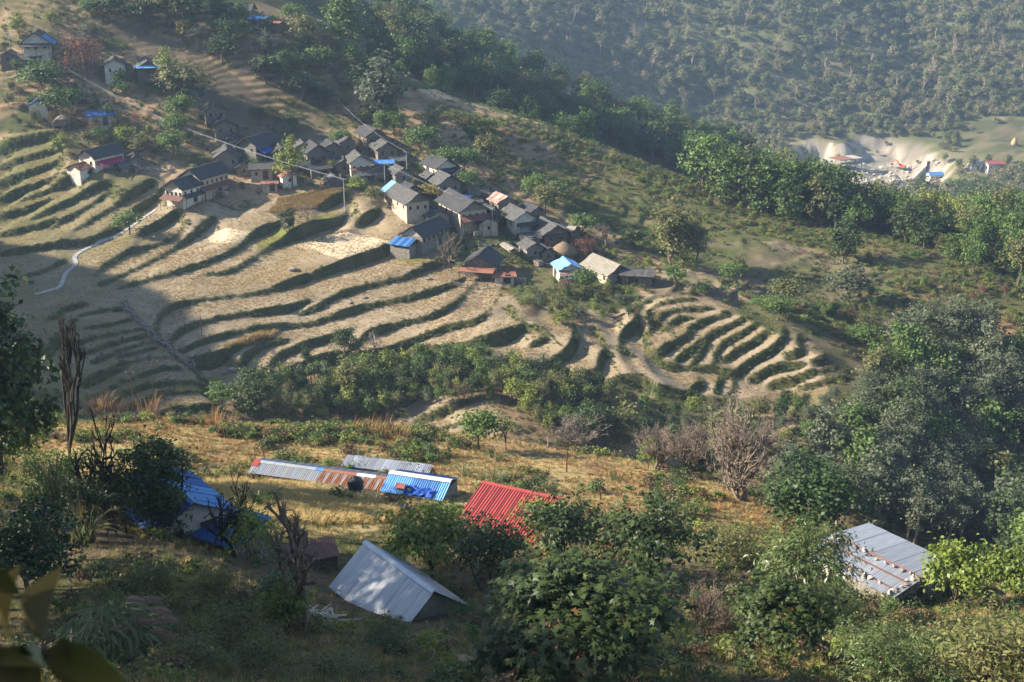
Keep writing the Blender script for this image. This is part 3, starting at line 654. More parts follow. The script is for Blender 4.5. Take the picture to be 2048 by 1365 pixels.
def crown_tree(name, H, rx, rz, nclump, nleaf, leaf, asp, lf, bark, seed, tr=0.16, limbs=9, cl=0.28, low=0.25, stems=1, droop=0.0, up=0.5, sides=5, hang=False, flat=0.5, rough_n=0.7):
    """a tapered trunk with limbs, and a crown of leaf clumps; H total height, rx/rz crown radii"""
    g = np.random.default_rng(seed); cz = H - rz
    d = nrmz(g.normal(size=(nclump, 3))); d[:, 2] = np.where(d[:, 2] < -flat, -d[:, 2] * 0.6, d[:, 2])
    lump = 0.5 + 0.72 * g.random(nclump); rr = (0.35 + 0.65 * g.random(nclump) ** 0.45) * lump
    CC = d * rr[:, None] * np.array([rx, rx, rz]) + np.array([0, 0, cz])
    CC[:, 2] = np.maximum(CC[:, 2], low * H)
    paths = []; roots = []
    for s in range(stems):
        off = g.normal(size=3) * np.array([1, 1, 0]) * (0.0 if stems == 1 else 0.12 * rx)
        top = np.array([g.normal() * 0.08 * rx, g.normal() * 0.08 * rx, cz + rz * 0.35]) + (off * 4 if stems > 1 else 0)
        tp_ = curve(off + np.array([0, 0, -0.6]), top, g.normal(size=3) * 0.05 * H * np.array([1, 1, 0]), g, 7)
        paths.append((tp_, np.linspace(tr * (1.25 if stems == 1 else 0.8), tr * 0.25, 7))); roots.append(tp_)
    for k in range(min(limbs, nclump)):
        tp_ = roots[k % len(roots)]; i = g.integers(2, 6)
        paths.append((curve(tp_[i], CC[k], np.array([0, 0, 0.08 * H]), g, 5), np.linspace(tr * 0.45, tr * 0.08, 5)))
    tv, tq = tubes_np(paths, sides)
    trunk = mesh_np(name + '_trunk', tv, tq, [bark], True)
    ci = g.integers(0, nclump, nleaf); cs = (0.55 + 0.9 * g.random(nclump)) * cl * rx
    o = g.normal(size=(nleaf, 3)) * 0.62; o *= cs[ci][:, None] * np.array([1, 1, 0.75])
    P = CC[ci] + o
    outw = nrmz((P - np.array([0, 0, cz - rz * 0.3])) / np.array([rx, rx, rz]))
    N = nrmz(outw * 0.75 + np.array([0, 0, up]) + g.normal(size=(nleaf, 3)) * rough_n)
    D = None
    if hang: D = nrmz(g.normal(size=(nleaf, 3)) * 0.6 + outw * 0.6 + np.array([0, 0, -0.75]))
    ct = g.random(nclump)
    V, Q = leaf_quads(P, N, leaf, asp, g, droop, D)
    crown = mesh_np(name + '_crown', V, Q, [lf], False, np.repeat(np.clip(ct[ci] * 0.55 + 0.45 * g.random(nleaf), 0, 1), 4))
    return dict(trunk=trunk, crown=crown, H=H, W=2 * rx)
def star_leaves(P, N, size, g, lobes=5):
    """broad lobed leaves: a fan of narrow lobes per leaf"""
    Vs = []; n = len(P); r = g.normal(size=(n, 3)); t = nrmz(r - N * (r * N).sum(1, keepdims=True)); b = np.cross(N, t)
    L = (size * (0.7 + 0.6 * g.random(n)))[:, None]
    for k in range(lobes):
        a = (k - (lobes - 1) / 2) * 0.72; d = t * math.cos(a) + b * math.sin(a); e = np.cross(N, d)
        ln = L * (1 - 0.09 * abs(k - (lobes - 1) / 2))
        Vs.append(np.stack([P, P + d * ln * 0.5 + e * ln * 0.19, P + d * ln - N * ln * 0.22, P + d * ln * 0.5 - e * ln * 0.19], 1))
    V = np.stack(Vs, 1).reshape(-1, 3)
    return V, np.arange(len(V)).reshape(-1, 4)
def star_tree(name, H, rx, rz, nclump, nleaf, leaf, lf, bark, seed, tr=0.12, cl=0.3):
    t = crown_tree(name, H, rx, rz, nclump, 4, leaf, 0.5, lf, bark, seed, tr, 14, cl, 0.2)
    g = np.random.default_rng(seed + 1); cz = H - rz
    d = nrmz(g.normal(size=(nclump, 3))); d[:, 2] = np.where(d[:, 2] < -0.35, -d[:, 2], d[:, 2])
    CC = d * ((0.45 + 0.55 * g.random(nclump) ** 0.5) * (0.7 + 0.45 * g.random(nclump)))[:, None] * np.array([rx, rx, rz]) + np.array([0, 0, cz])
    ci = g.integers(0, nclump, nleaf); P = CC[ci] + g.normal(size=(nleaf, 3)) * cl * rx * 0.55 * np.array([1, 1, 0.6])
    outw = nrmz((P - np.array([0, 0, cz - rz * 0.4])) / np.array([rx, rx, rz]))
    N = nrmz(outw * 0.6 + np.array([0, 0, 0.8]) + g.normal(size=(nleaf, 3)) * 0.4)
    V, Q = star_leaves(P, N, leaf, g); tn = np.repeat(np.clip(g.random(nclump)[ci] * 0.5 + 0.5 * g.random(nleaf), 0, 1), 20)
    t['crown'] = mesh_np(name + '_crown', V, Q, [lf], False, tn); return t
def grow(g, p, d, L, r, lev, out, tips, P):
    """one limb with its side shoots; P: splits, angle, up-pull, wobble, shrink, stub"""
    n = 5; pts = [p]; q = p.copy(); dd = d.copy()
    for i in range(n - 1):
        dd = nrmz(dd + g.normal(size=3) * P['wob'] + np.array([0, 0, P['up']]) / n)
        q = q + dd * L / (n - 1); pts.append(q)
    r1 = r * P['taper']
    rad = np.linspace(r, r1, n)
    if lev == 0 and P.get('knob'): rad[-1] *= 1.7; rad[-2] *= 1.15
    out.append((np.array(pts), rad))
    if lev == 0:
        tips.append((pts[-1], dd, r1)); return
    k = P['n'][lev]
    for j in range(k):
        f = 1.0 if j == 0 else 0.45 + 0.55 * g.random()
        i = f * (n - 1); a = int(min(i, n - 2)); bp = pts[a] + (pts[a+1] - pts[a]) * (i - a)
        side = nrmz(np.cross(dd, g.normal(size=3)))
        nd = nrmz(dd * math.cos(P['ang']) + side * math.sin(P['ang']) * (0.5 + 0.8 * g.random()))
        grow(g, bp, nd, L * P['shr'] * (0.75 + 0.5 * g.random()), max(r1 * 0.85, 0.006), lev - 1, out, tips, P)
def bare_tree(name, H, seed, bark, tr=0.16, levels=4, n=(0, 3, 3, 3, 4), ang=0.6, up=0.5, wob=0.14, shr=0.7, trunk=0.3, knob=False, shoots=0, shoot_len=0.4, lf=None, nleaf=0, leaf=0.15, stems=1, sides=5, taper=0.72):
    g = np.random.default_rng(seed); out = []; tips = []
    P = dict(n=n, ang=ang, up=up, wob=wob, shr=shr, knob=knob, taper=taper)
    for s in range(stems):
        d0 = nrmz(np.array([g.normal() * 0.12 * stems, g.normal() * 0.12 * stems, 1.0]))
        grow(g, np.array([g.normal() * 0.1 * (stems > 1), g.normal() * 0.1 * (stems > 1), -0.5]), d0, H * trunk + 0.5, tr, levels, out, tips, P)
    mx = max(o[0][:, 2].max() for o in out); sc = H / mx
    out = [(o[0] * sc, o[1]) for o in out]
    if shoots:
        for p, d, r in tips:
            for _ in range(shoots):
                e = nrmz(d * 0.4 + g.normal(size=3) * 0.75 + np.array([0, 0, 0.3]))
                a = p * sc; b = a + e * shoot_len * (0.5 + g.random())
                out.append((curve(a, b, g.normal(size=3) * 0.05, g, 3), np.array([0.4 * r + 0.008, 0.3 * r + 0.006, 0.004])))
    tv, tq = tubes_np(out, sides)
    res = dict(trunk=mesh_np(name + '_trunk', tv, tq, [bark], True), crown=None, H=H, W=2 * np.percentile(np.hypot(tv[:, 0], tv[:, 1]), 96))
    if lf:
        T = np.array([t[0] * sc for t in tips]); ci = g.integers(0, len(T), nleaf)
        C = T[ci] + g.normal(size=(nleaf, 3)) * 0.22; N = nrmz(g.normal(size=(nleaf, 3)) + np.array([0, 0, 0.5]))
        V, Q = leaf_quads(C, N, leaf, 0.5, g)
        res['crown'] = mesh_np(name + '_crown', V, Q, [lf], False, np.repeat(g.random(nleaf), 4))
    return res
def blades(name, n, h, spread, width, lf, seed, arch=0.5, segs=4, base_r=0.3, lean=0.25):
    """a clump of arching grass blades"""
    g = np.random.default_rng(seed); a = g.random(n) * 2 * np.pi; r0 = base_r * np.sqrt(g.random(n))
    B0 = np.c_[r0 * np.cos(a), r0 * np.sin(a), np.zeros(n)]
    d = np.c_[np.cos(a), np.sin(a), np.zeros(n)] + g.normal(size=(n, 3)) * np.array([0.5, 0.5, 0]); d = nrmz(d)
    hh = h * (0.55 + 0.55 * g.random(n)); rch = spread * (0.4 + 0.8 * g.random(n)); w = width * (0.7 + 0.6 * g.random(n))
    side = np.c_[-d[:, 1], d[:, 0], np.zeros(n)]
    V = np.empty((n, (segs + 1) * 2, 3))
    for s in range(segs + 1):
        t = s / segs
        p = B0 + d * (rch * (lean * t + (1 - lean) * t ** 2.2))[:, None] + np.array([0, 0, 1.0]) * (hh * (t - arch * t ** 3))[:, None]
        ww = (w * (1 - t * 0.92))[:, None] * side * 0.5
        V[:, 2*s] = p - ww; V[:, 2*s+1] = p + ww
    Q = []
    for s in range(segs):
        i = np.arange(n) * (segs + 1) * 2 + 2 * s; Q.append(np.stack([i, i+1, i+3, i+2], -1))
    V[..., 2] -= 0.05
    return mesh_np(name, V.reshape(-1, 3), np.vstack(Q), [lf], False, np.repeat(g.random(n), (segs + 1) * 2))
LIB = {}
def lib(kind, items): LIB[kind] = items
lib('round', [crown_tree('round_tree', 6, 2.6, 2.3, 60, 1500, 0.42, 0.7, LF['green'], MT['bark'], 11 + k, 0.16) for k in range(3)])
lib('darkround', [crown_tree('dark_tree', 6, 2.6, 2.4, 55, 1500, 0.42, 0.7, LF['dark'], MT['bark'], 21 + k, 0.16) for k in range(3)])
lib('tall', [crown_tree('tall_tree', 12, 3.2, 5.7, 85, 2600, 0.5, 0.65, LF[c], MT['bark'], 31 + k, 0.2, 14, 0.24, 0.06, flat=0.95) for k, c in enumerate(('olive', 'green', 'olive'))])
lib('dark', [crown_tree('forest_tree', 12, 3.7, 5.4, 75, 2100, 0.6, 0.7, LF[c], MT['bark'], 41 + k, 0.25, 12, 0.24, 0.06, flat=0.95) for k, c in enumerate(('dark', 'dark', 'green', 'grey'))])
lib('wood', [crown_tree('wood_tree', 11, 3.9, 4.9, 75, 2100, 0.58, 0.7, LF[c], MT['bark'], 51 + k, 0.25, 12, 0.24, 0.06, flat=0.95) for k, c in enumerate(('dark', 'green', 'green', 'olive'))])
lib('light', [crown_tree('light_tree', 6, 2.2, 2.5, 45, 1100, 0.42, 0.65, LF['light'], MT['bark'], 61 + k, 0.12, 9, 0.3) for k in range(2)])
lib('yellow', [crown_tree('yellow_tree', 5, 1.9, 2.0, 35, 800, 0.4, 0.65, LF['yellow'], MT['bark'], 65, 0.1)])
lib('olive', [crown_tree('olive_tree', 6, 2.4, 2.4, 50, 1300, 0.40, 0.6, LF['olive'], MT['bark'], 71 + k, 0.13, 9, 0.3) for k in range(2)])
lib('grey', [crown_tree('grey_tree', 14, 4.6, 6.0, 110, 5200, 0.42, 0.6, LF['grey'], MT['bark_pale'], 81 + k, 0.26, 16, 0.2, 0.12) for k in range(3)])
lib('brownbush', [crown_tree('brown_bush', 4, 2.4, 1.8, 40, 1300, 0.28, 0.4, LF[c], MT['twig'], 91 + k, 0.08, 16, 0.3, 0.05, 4) for k, c in enumerate(('brown', 'red'))])
lib('bush', [crown_tree('bush', 2.6, 1.7, 1.25, 34, 800, 0.30, 0.65, LF[c], MT['twig'], 101 + k, 0.05, 8, 0.33, 0.04, 3) for k, c in enumerate(('green', 'dark', 'olive', 'light', 'grey'))])
lib('conical', [crown_tree('conical_tree', 5, 1.7, 2.3, 60, 1500, 0.32, 0.6, LF['dark'], MT['bark'], 111, 0.12, 8, 0.26, 0.06, flat=0.95)])
lib('umbrella', [crown_tree('umbrella_tree', 4.6, 3.2, 1.5, 60, 1500, 0.42, 0.7, LF['green'], MT['bark'], 115, 0.15, 12, 0.22, 0.3)])
lib('oval', [crown_tree('oval_tree', 9, 3.6, 4.4, 130, 6500, 0.34, 0.62, LF['dark'], MT['bark'], 117, 0.2, 10, 0.17, 0.02, flat=0.98)])
lib('bare', [bare_tree('bare_tree', 6, 121 + k, MT['bark_pale'] if k == 1 else MT['twig'], 0.15, 4, (0, 3, 3, 4, 5), 0.62, 0.25, 0.16, 0.72, 0.28, sides=4) for k in range(2)])
lib('pale_trunk', [crown_tree('pale_trunk_tree', 15, 3.4, 3.4, 30, 420, 0.75, 0.6, LF[c], MT['bark_pale'], 131 + k, 0.2, 12, 0.3, 0.4) for k, c in enumerate(('olive', 'grey'))])
lib('bare_far', [bare_tree('bare_far_tree', 14, 135, MT['bark_pale'], 0.26, 3, (0, 3, 4, 5), 0.6, 0.3, 0.12, 0.6, 0.5, sides=4)])
lib('far', [crown_tree('far_tree', 10, 3.6, 4.2, 44, 620, 0.85, 0.7, LF[c], MT['bark'], 141 + k, 0.22, 4, 0.3, 0.1, sides=4) for k, c in enumerate(('sunny_green', 'sunny_olive', 'sunny_tan', 'sunny_green', 'sunny_olive'))])
lib('pollard', [bare_tree('pollard', 7, 151 + k, MT['bark_pale'] if k % 2 else MT['bark'], 0.24, 3, (0, 3, 3, 5), 0.5, 0.75, 0.16, 0.66, 0.24, True, 4, 0.45, taper=0.7) for k in range(4)])
lib('pollard_dark', [bare_tree('pollard_dark', 7, 161 + k, MT['bark_dark'], 0.34, 3, (0, 4, 3, 4), 0.72, 0.6, 0.18, 0.66, 0.3, True, 9, 0.5, taper=0.74) for k in range(2)])
lib('pollard_big', [bare_tree('pollard_big', 9, 171 + k, MT['bark_pale'], 0.36, 4, (0, 3, 3, 3, 7), 0.52, 0.6, 0.17, 0.68, 0.16, True, 3, 0.45, taper=0.72) for k in range(2)])
lib('gnarl', [bare_tree('gnarled_tree', 7, 701 + k, MT['bark_mid'] if k < 2 else MT['bark_dark'], 0.36, 4, (0, 3, 3, 4, 4), 0.85, 0.4, 0.24, 0.72, 0.2, True, 6, 0.5, taper=0.75) for k in range(4)])
lib('stump', [bare_tree('stump_tree', 8, 731 + k, MT['bark_mid'] if k == 0 else MT['bark_dark'], 0.36, 3, (0, 4, 3, 4), 0.62, 0.65, 0.2, 0.64, 0.26, True, 10, 0.55, taper=0.76) for k in range(2)])
lib('fan', [bare_tree('fan_tree', 8, 721 + k, MT['bark_mid'], 0.22, 4, (0, 3, 3, 4, 6), 0.42, 0.55, 0.2, 0.75, 0.14, False, 4, 0.55, taper=0.72, stems=2) for k in range(3)])
lib('fig', [crown_tree('fig_tree', 6, 3.0, 2.4, 110, 5200, 0.27, 0.72, LF['glossy'], MT['bark'], 181 + k, 0.16, 10, 0.2, 0.08, flat=0.8) for k in range(2)])
lib('talldark', [crown_tree('tall_dark_tree', 10, 3.0, 4.4, 120, 5200, 0.36, 0.62, LF['glossy'], MT['bark_dark'], 711, 0.2, 14, 0.2, 0.1, flat=0.95)])
lib('bigleaf', [crown_tree('bigleaf_tree', 5, 2.6, 1.9, 70, 2600, 0.30, 0.6, LF['lime'], MT['bark_dark'], 191 + k, 0.1, 14, 0.22, 0.2, hang=True, droop=0.1) for k in range(2)])
lib('darkleaf', [crown_tree('darkleaf_tree', 5, 2.8, 2.0, 60, 2400, 0.30, 0.55, LF['castor'], MT['bark_dark'], 195 + k, 0.1, 14, 0.22, 0.15, stems=2, hang=True) for k in range(2)])
lib('castor', [star_tree('castor_tree', 5, 3.2, 2.4, 120, 7000, 0.2, LF['castor'], MT['bark_dark'], 201, 0.12, 0.22), star_tree('castor_tree', 4, 2.2, 1.7, 70, 3200, 0.19, LF['castor'], MT['bark_dark'], 203, 0.1, 0.25)])
lib('mango', [crown_tree('mango_tree', 6, 3.0, 2.4, 95, 4600, 0.32, 0.24, LF['mango'], MT['bark'], 211 + k, 0.16, 12, 0.2, 0.1, hang=True, droop=0.12, rough_n=0.6) for k in range(2)])
lib('thicket', [crown_tree('thicket', 3.2, 2.4, 1.6, 60, 3000, 0.2, 0.4, LF[c], MT['twig'], 221 + k, 0.06, 18, 0.28, 0.04, 5) for k, c in enumerate(('olive', 'green', 'dark'))])
lib('limebush', [crown_tree('lime_bush', 3.2, 1.7, 1.4, 50, 1800, 0.19, 0.5, LF['lime'], MT['twig'], 231, 0.06, 16, 0.24, 0.15, 3)])
lib('narrow', [crown_tree('narrow_tree', 6, 1.5, 2.9, 80, 6000, 0.26, 0.4, LF['dark'], MT['bark_dark'], 235, 0.09, 14, 0.3, 0.06, 3, flat=0.98)])
lib('twigs', [bare_tree('twig_thicket', 3, 241, MT['twig'], 0.05, 3, (0, 4, 4, 4), 0.35, 0.3, 0.12, 0.75, 0.35, stems=7, sides=4, lf=LF['brown'], nleaf=350, leaf=0.14)])
EUSED = {}
def plant(kind, u, v, w, h, name, label=None, cat='tree', group=None, var=None, at=None, rot=None, px=True):
    """one plant as a thing of its own: w, h its size in picture pixels at its place (or metres)"""
    p = at if at is not None else hit(u, v)
    depth = p[1] * cp - (p[2] - CAMZ) * sp; k = depth / F if px else 1.0
    it = LIB[kind]; pr = it[random.randrange(len(it)) if var is None else var]
    e = empty(name, (p[0], p[1], p[2] - 0.05), random.uniform(0, 6.28) if rot is None else rot, label, cat, group)
    s = (w * k / pr['W'], w * k / pr['W'] * random.uniform(0.92, 1.08), h * k * 1.04 / pr['H'])
    link('trunk' if pr['crown'] is not None else 'branches', pr['trunk'], e, scale=s)
    if pr['crown'] is not None: link('crown', pr['crown'], e, scale=s)
    return e
PROTO = bpy.data.collections.new('plant_patterns')
def scatter_nodes(coll):
    ng = bpy.data.node_groups.new('scatter_' + coll.name, 'GeometryNodeTree')
    ng.interface.new_socket('Geometry', in_out='INPUT', socket_type='NodeSocketGeometry'); ng.interface.new_socket('Geometry', in_out='OUTPUT', socket_type='NodeSocketGeometry')
    n = ng.nodes; l = ng.links; gi = n.new('NodeGroupInput'); go = n.new('NodeGroupOutput')
    ci = n.new('GeometryNodeCollectionInfo'); ci.inputs['Collection'].default_value = coll
    ci.inputs['Separate Children'].default_value = True; ci.inputs['Reset Children'].default_value = True
    ip = n.new('GeometryNodeInstanceOnPoints'); ip.inputs['Pick Instance'].default_value = True
    def attr(nm, ty):
        a = n.new('GeometryNodeInputNamedAttribute'); a.data_type = ty; a.inputs['Name'].default_value = nm; return a.outputs[0]
    er = n.new('FunctionNodeEulerToRotation')
    l.new(attr('rot', 'FLOAT_VECTOR'), er.inputs[0])
    l.new(gi.outputs[0], ip.inputs['Points']); l.new(ci.outputs[0], ip.inputs['Instance']); l.new(attr('pick', 'INT'), ip.inputs['Instance Index'])
    l.new(er.outputs[0], ip.inputs['Rotation']); l.new(attr('size', 'FLOAT_VECTOR'), ip.inputs['Scale']); l.new(ip.outputs[0], go.inputs[0])
    return ng
def scatter(name, label, cat, meshes, P, size, rot=None, pick=None, seed=0):
    """uncountable ground cover: one object, its pieces instanced on points"""
    g = np.random.default_rng(seed); n = len(P)
    coll = bpy.data.collections.new(name + '_patterns')
    for i, me in enumerate(meshes):
        coll.objects.link(bpy.data.objects.new('%s_%02d' % (name, i), me))
    me = bpy.data.meshes.new(name); me.vertices.add(n); me.vertices.foreach_set('co', np.asarray(P, np.float32).ravel())
    if rot is None: rot = np.c_[g.normal(size=n) * 0.12, g.normal(size=n) * 0.12, g.random(n) * 6.28]
    size = np.asarray(size, float)
    if size.ndim == 1: size = np.repeat(size[:, None], 3, 1)
    me.attributes.new('rot', 'FLOAT_VECTOR', 'POINT').data.foreach_set('vector', rot.astype(np.float32).ravel())
    me.attributes.new('size', 'FLOAT_VECTOR', 'POINT').data.foreach_set('vector', size.astype(np.float32).ravel())
    me.attributes.new('pick', 'INT', 'POINT').data.foreach_set('value', (g.integers(0, len(meshes), n) if pick is None else pick).astype(np.int32))
    o = link(name, me); md = o.modifiers.new('scatter', 'NODES'); md.node_group = scatter_nodes(coll)
    return tag(o, label, cat, kind='stuff')
def join_tree(pr, name):
    """trunk and crown of a pattern as one mesh, for the masses"""
    a, b = pr['trunk'], pr['crown']
    if b is None: return a
    def arr(m):
        V = np.empty(len(m.vertices) * 3, np.float32); m.vertices.foreach_get('co', V)
        Q = np.empty(len(m.loops), np.int32); m.loops.foreach_get('vertex_index', Q); return V.reshape(-1, 3), Q.reshape(-1, 4)
    v1, q1 = arr(a); v2, q2 = arr(b); t = np.empty(len(v2), np.float32); b.attributes['tint'].data.foreach_get('value', t)
    return mesh_np(name, np.vstack([v1, v2]), np.vstack([q1, q2 + len(v1)]), [a.materials[0], b.materials[0]], False, np.r_[np.zeros(len(v1)), t], np.r_[np.zeros(len(q1)), np.ones(len(q2))])
def pick_ground(mask, n, seed):
    """n random places on the ground where mask (on the grid) holds, by area"""
    g = np.random.default_rng(seed)
    ay = np.gradient(YS); ax = np.gradient(XS); w = (ay[:, None] * ax[None]) * mask
    p = w.ravel() / w.sum(); i = g.choice(len(p), n, p=p); iy, ix = np.divmod(i, NX)
    x = XS[ix] + (g.random(n) - 0.5) * ax[ix]; y = YS[iy] + (g.random(n) - 0.5) * ay[iy]
    return np.c_[x, y, sample(HGT, x, y)]
# ---------------------------------------------------------------- houses
_cache = {}
def cached(key, fn):
    if key not in _cache: _cache[key] = fn()
    return _cache[key]
def place(u, v): return hit(u, v)
def roof_grid(L, W, h, rise, over, t, seed, sag=0.12, nx=10, ny=4):
    """two sagging slopes as one solid sheet"""
    g = np.random.default_rng(seed); k = rise / (W / 2); X = np.linspace(-L/2 - over, L/2 + over, nx + 1)
    Y = np.linspace(-(W/2 + over), W/2 + over, 2 * ny + 1); V = []
    sagx = -sag * (1 - (X / (L/2 + over)) ** 2)
    jit = g.normal(size=(nx + 1, 2 * ny + 1)) * 0.035
    for layer in (0, 1):
        for i, x in enumerate(X):
            for j, y in enumerate(Y):
                z = h + rise - k * abs(y) + 0.27 + sagx[i] * (1 - abs(y) / (W/2 + over) * 0.6) + jit[i, j] + 0.05 * abs(y) ** 2 / (W/2) ** 2
                V.append((x + (jit[i, j] if i in (0, nx) else 0) * 2, y + jit[i, j] * 0.6, z - layer * t))
    m = 2 * ny + 1; o = (nx + 1) * m; Fs = []
    for i in range(nx):
        for j in range(2 * ny):
            a = i*m+j; Fs.append((a, a+m, a+m+1, a+1)); Fs.append((o+a, o+a+1, o+a+m+1, o+a+m))
    for i in range(nx):
        for j in (0, 2 * ny):
            a = i*m+j; Fs.append((a, o+a, o+a+m, a+m) if j == 0 else (a, a+m, o+a+m, o+a))
    for j in range(2 * ny):
        for i in (0, nx):
            a = i*m+j; Fs.append((a, a+1, o+a+1, o+a) if i == 0 else (a, o+a, o+a+1, a+1))
    return V, Fs
def window_me(w, h):
    b = MB(); f = 0.09
    b.box(-w/2, w/2, -0.05, 0.07, -h/2, -h/2 + f).box(-w/2, w/2, -0.05, 0.07, h/2 - f, h/2)
    b.box(-w/2, -w/2 + f, -0.05, 0.07, -h/2 + f, h/2 - f).box(w/2 - f, w/2, -0.05, 0.07, -h/2 + f, h/2 - f)
    b.box(-0.025, 0.025, -0.02, 0.05, -h/2 + f, h/2 - f)
    return b.mesh('window_frame', MT['wood'])
def pane_me(w, h): return MB().box(-w/2 + 0.08, w/2 - 0.08, -0.04, 0.02, -h/2 + 0.08, h/2 - 0.08).mesh('pane', MT['dark'])
def add_window(e, x, y, z, rz, w=0.5, h=0.75):
    o = link('window', cached(('w', w, h), lambda: window_me(w, h)), e, (x, y, z), (0, 0, rz))
    link('pane', cached(('p', w, h), lambda: pane_me(w, h)), o); return o
def door_me(w, h):
    b = MB(); b.box(-w/2, w/2, -0.04, 0.06, 0, h); b.box(-w/2 - 0.1, -w/2, -0.05, 0.1, 0, h + 0.1).box(w/2, w/2 + 0.1, -0.05, 0.1, 0, h + 0.1).box(-w/2, w/2, -0.05, 0.1, h, h + 0.1)
    return b.mesh('door', MT['wood'])
def sheet_me(w, ln, amp, wl, mat_, key, drop=0.0):
    """one corrugated sheet: w across the waves, ln along them"""
    n = max(4, int(round(w / wl)) * 4); V = []; Fs = []
    for i in range(n + 1):
        x = -w/2 - 0.03 + (w + 0.06) * i / n; z = amp * math.cos(2 * math.pi * (x + w/2) / wl)
        for y in (0.0, -ln): V += [(x, y, z), (x, y, z - 0.012)]
    for i in range(n):
        a = 4 * i; c = a + 4
        Fs += [(a, a+2, c+2, c), (a+1, c+1, c+3, a+3), (a+2, a+3, c+3, c+2), (a, c, c+1, a+1)]
    return mesh_py('roof_sheet', V, Fs, mat_, False)
def tin_slope(parent, L, x0, y_r, z_r, run, drop, mats, side=1, amp=0.035, wl=0.2, sw=0.85, x_off=0.0, seed=1):
    """a slope of overlapping corrugated sheets, each a part; side 1: falls towards -y, -1: towards +y"""
    n = max(1, int(round(L / sw))); w = L / n; ln = math.hypot(run, drop); a = math.atan2(drop, run); g = random.Random(seed)
    for i in range(n):
        mt = mats[min(len(mats) - 1, int(i * len(mats) / n))]
        me = cached(('sheet', round(w, 3), round(ln, 3), amp, wl, mt.name), lambda: sheet_me(w, ln, amp, wl, mt, None))
        o = link('roof_sheet', me, parent, (x0 + w * (i + 0.5), y_r, z_r + 0.012 * (i % 2) + g.uniform(-0.006, 0.006)))
        o.rotation_euler = (a, 0, g.uniform(-0.006, 0.006)) if side > 0 else (a, 0, math.pi + g.uniform(-0.006, 0.006))
def ridge_cap(parent, x0, x1, y, z, mat_, w=0.28):
    b = MB(); b.slab((x0, y - w, z - 0.09), (x1, y - w, z - 0.09), (x1, y, z + 0.03), (x0, y, z + 0.03), 0.012); b.slab((x0, y, z + 0.03), (x1, y, z + 0.03), (x1, y + w, z - 0.09), (x0, y + w, z - 0.09), 0.012)
    return b.build('ridge_cap', mat_, parent)
def wall_mesh(L, W, h, rise, deep=3.0):
    V = [(-L/2,-W/2,-deep),(L/2,-W/2,-deep),(L/2,W/2,-deep),(-L/2,W/2,-deep),(-L/2,-W/2,h),(L/2,-W/2,h),(L/2,W/2,h),(-L/2,W/2,h),(-L/2,0,h+rise),(L/2,0,h+rise)]
    return V, [(0,1,5,4),(2,3,7,6),(1,2,6,9,5),(3,0,4,8,7),(4,5,9,8),(6,7,8,9)]
def lean_to(e, side, L, W, depth, z0, drop, mat_, ln=None, off=0.0, posts=3, thick=0.06, name='porch_roof'):
    """single slope along one side of the house, on posts"""
    sx = side[0] == 'x'; s = 1 if side[1] == '+' else -1
    half = (L if sx else W) / 2; span = (W if sx else L) if ln is None else ln
    a0, a1 = off - span/2, off + span/2
    def P(d, a, z): return (s * (half + d), a, z) if sx else (a, s * (half + d), z)
    b = MB()
    q = [P(0, a0, z0), P(depth, a0, z0 - drop), P(depth, a1, z0 - drop), P(0, a1, z0)]
    if (sx and s < 0) or (not sx and s > 0): q = q[::-1]
    b.slab(*q, thick); o = b.build(name, mat_, e)
    for i in range(posts):
        a = a0 + 0.15 + (span - 0.3) * i / max(1, posts - 1); p = P(depth - 0.15, a, 0)
        MB().tube([(p[0], p[1], -2.0), (p[0], p[1], z0 - drop - thick)], 0.06, 5).build('post', MT['wood'], o)
    return o
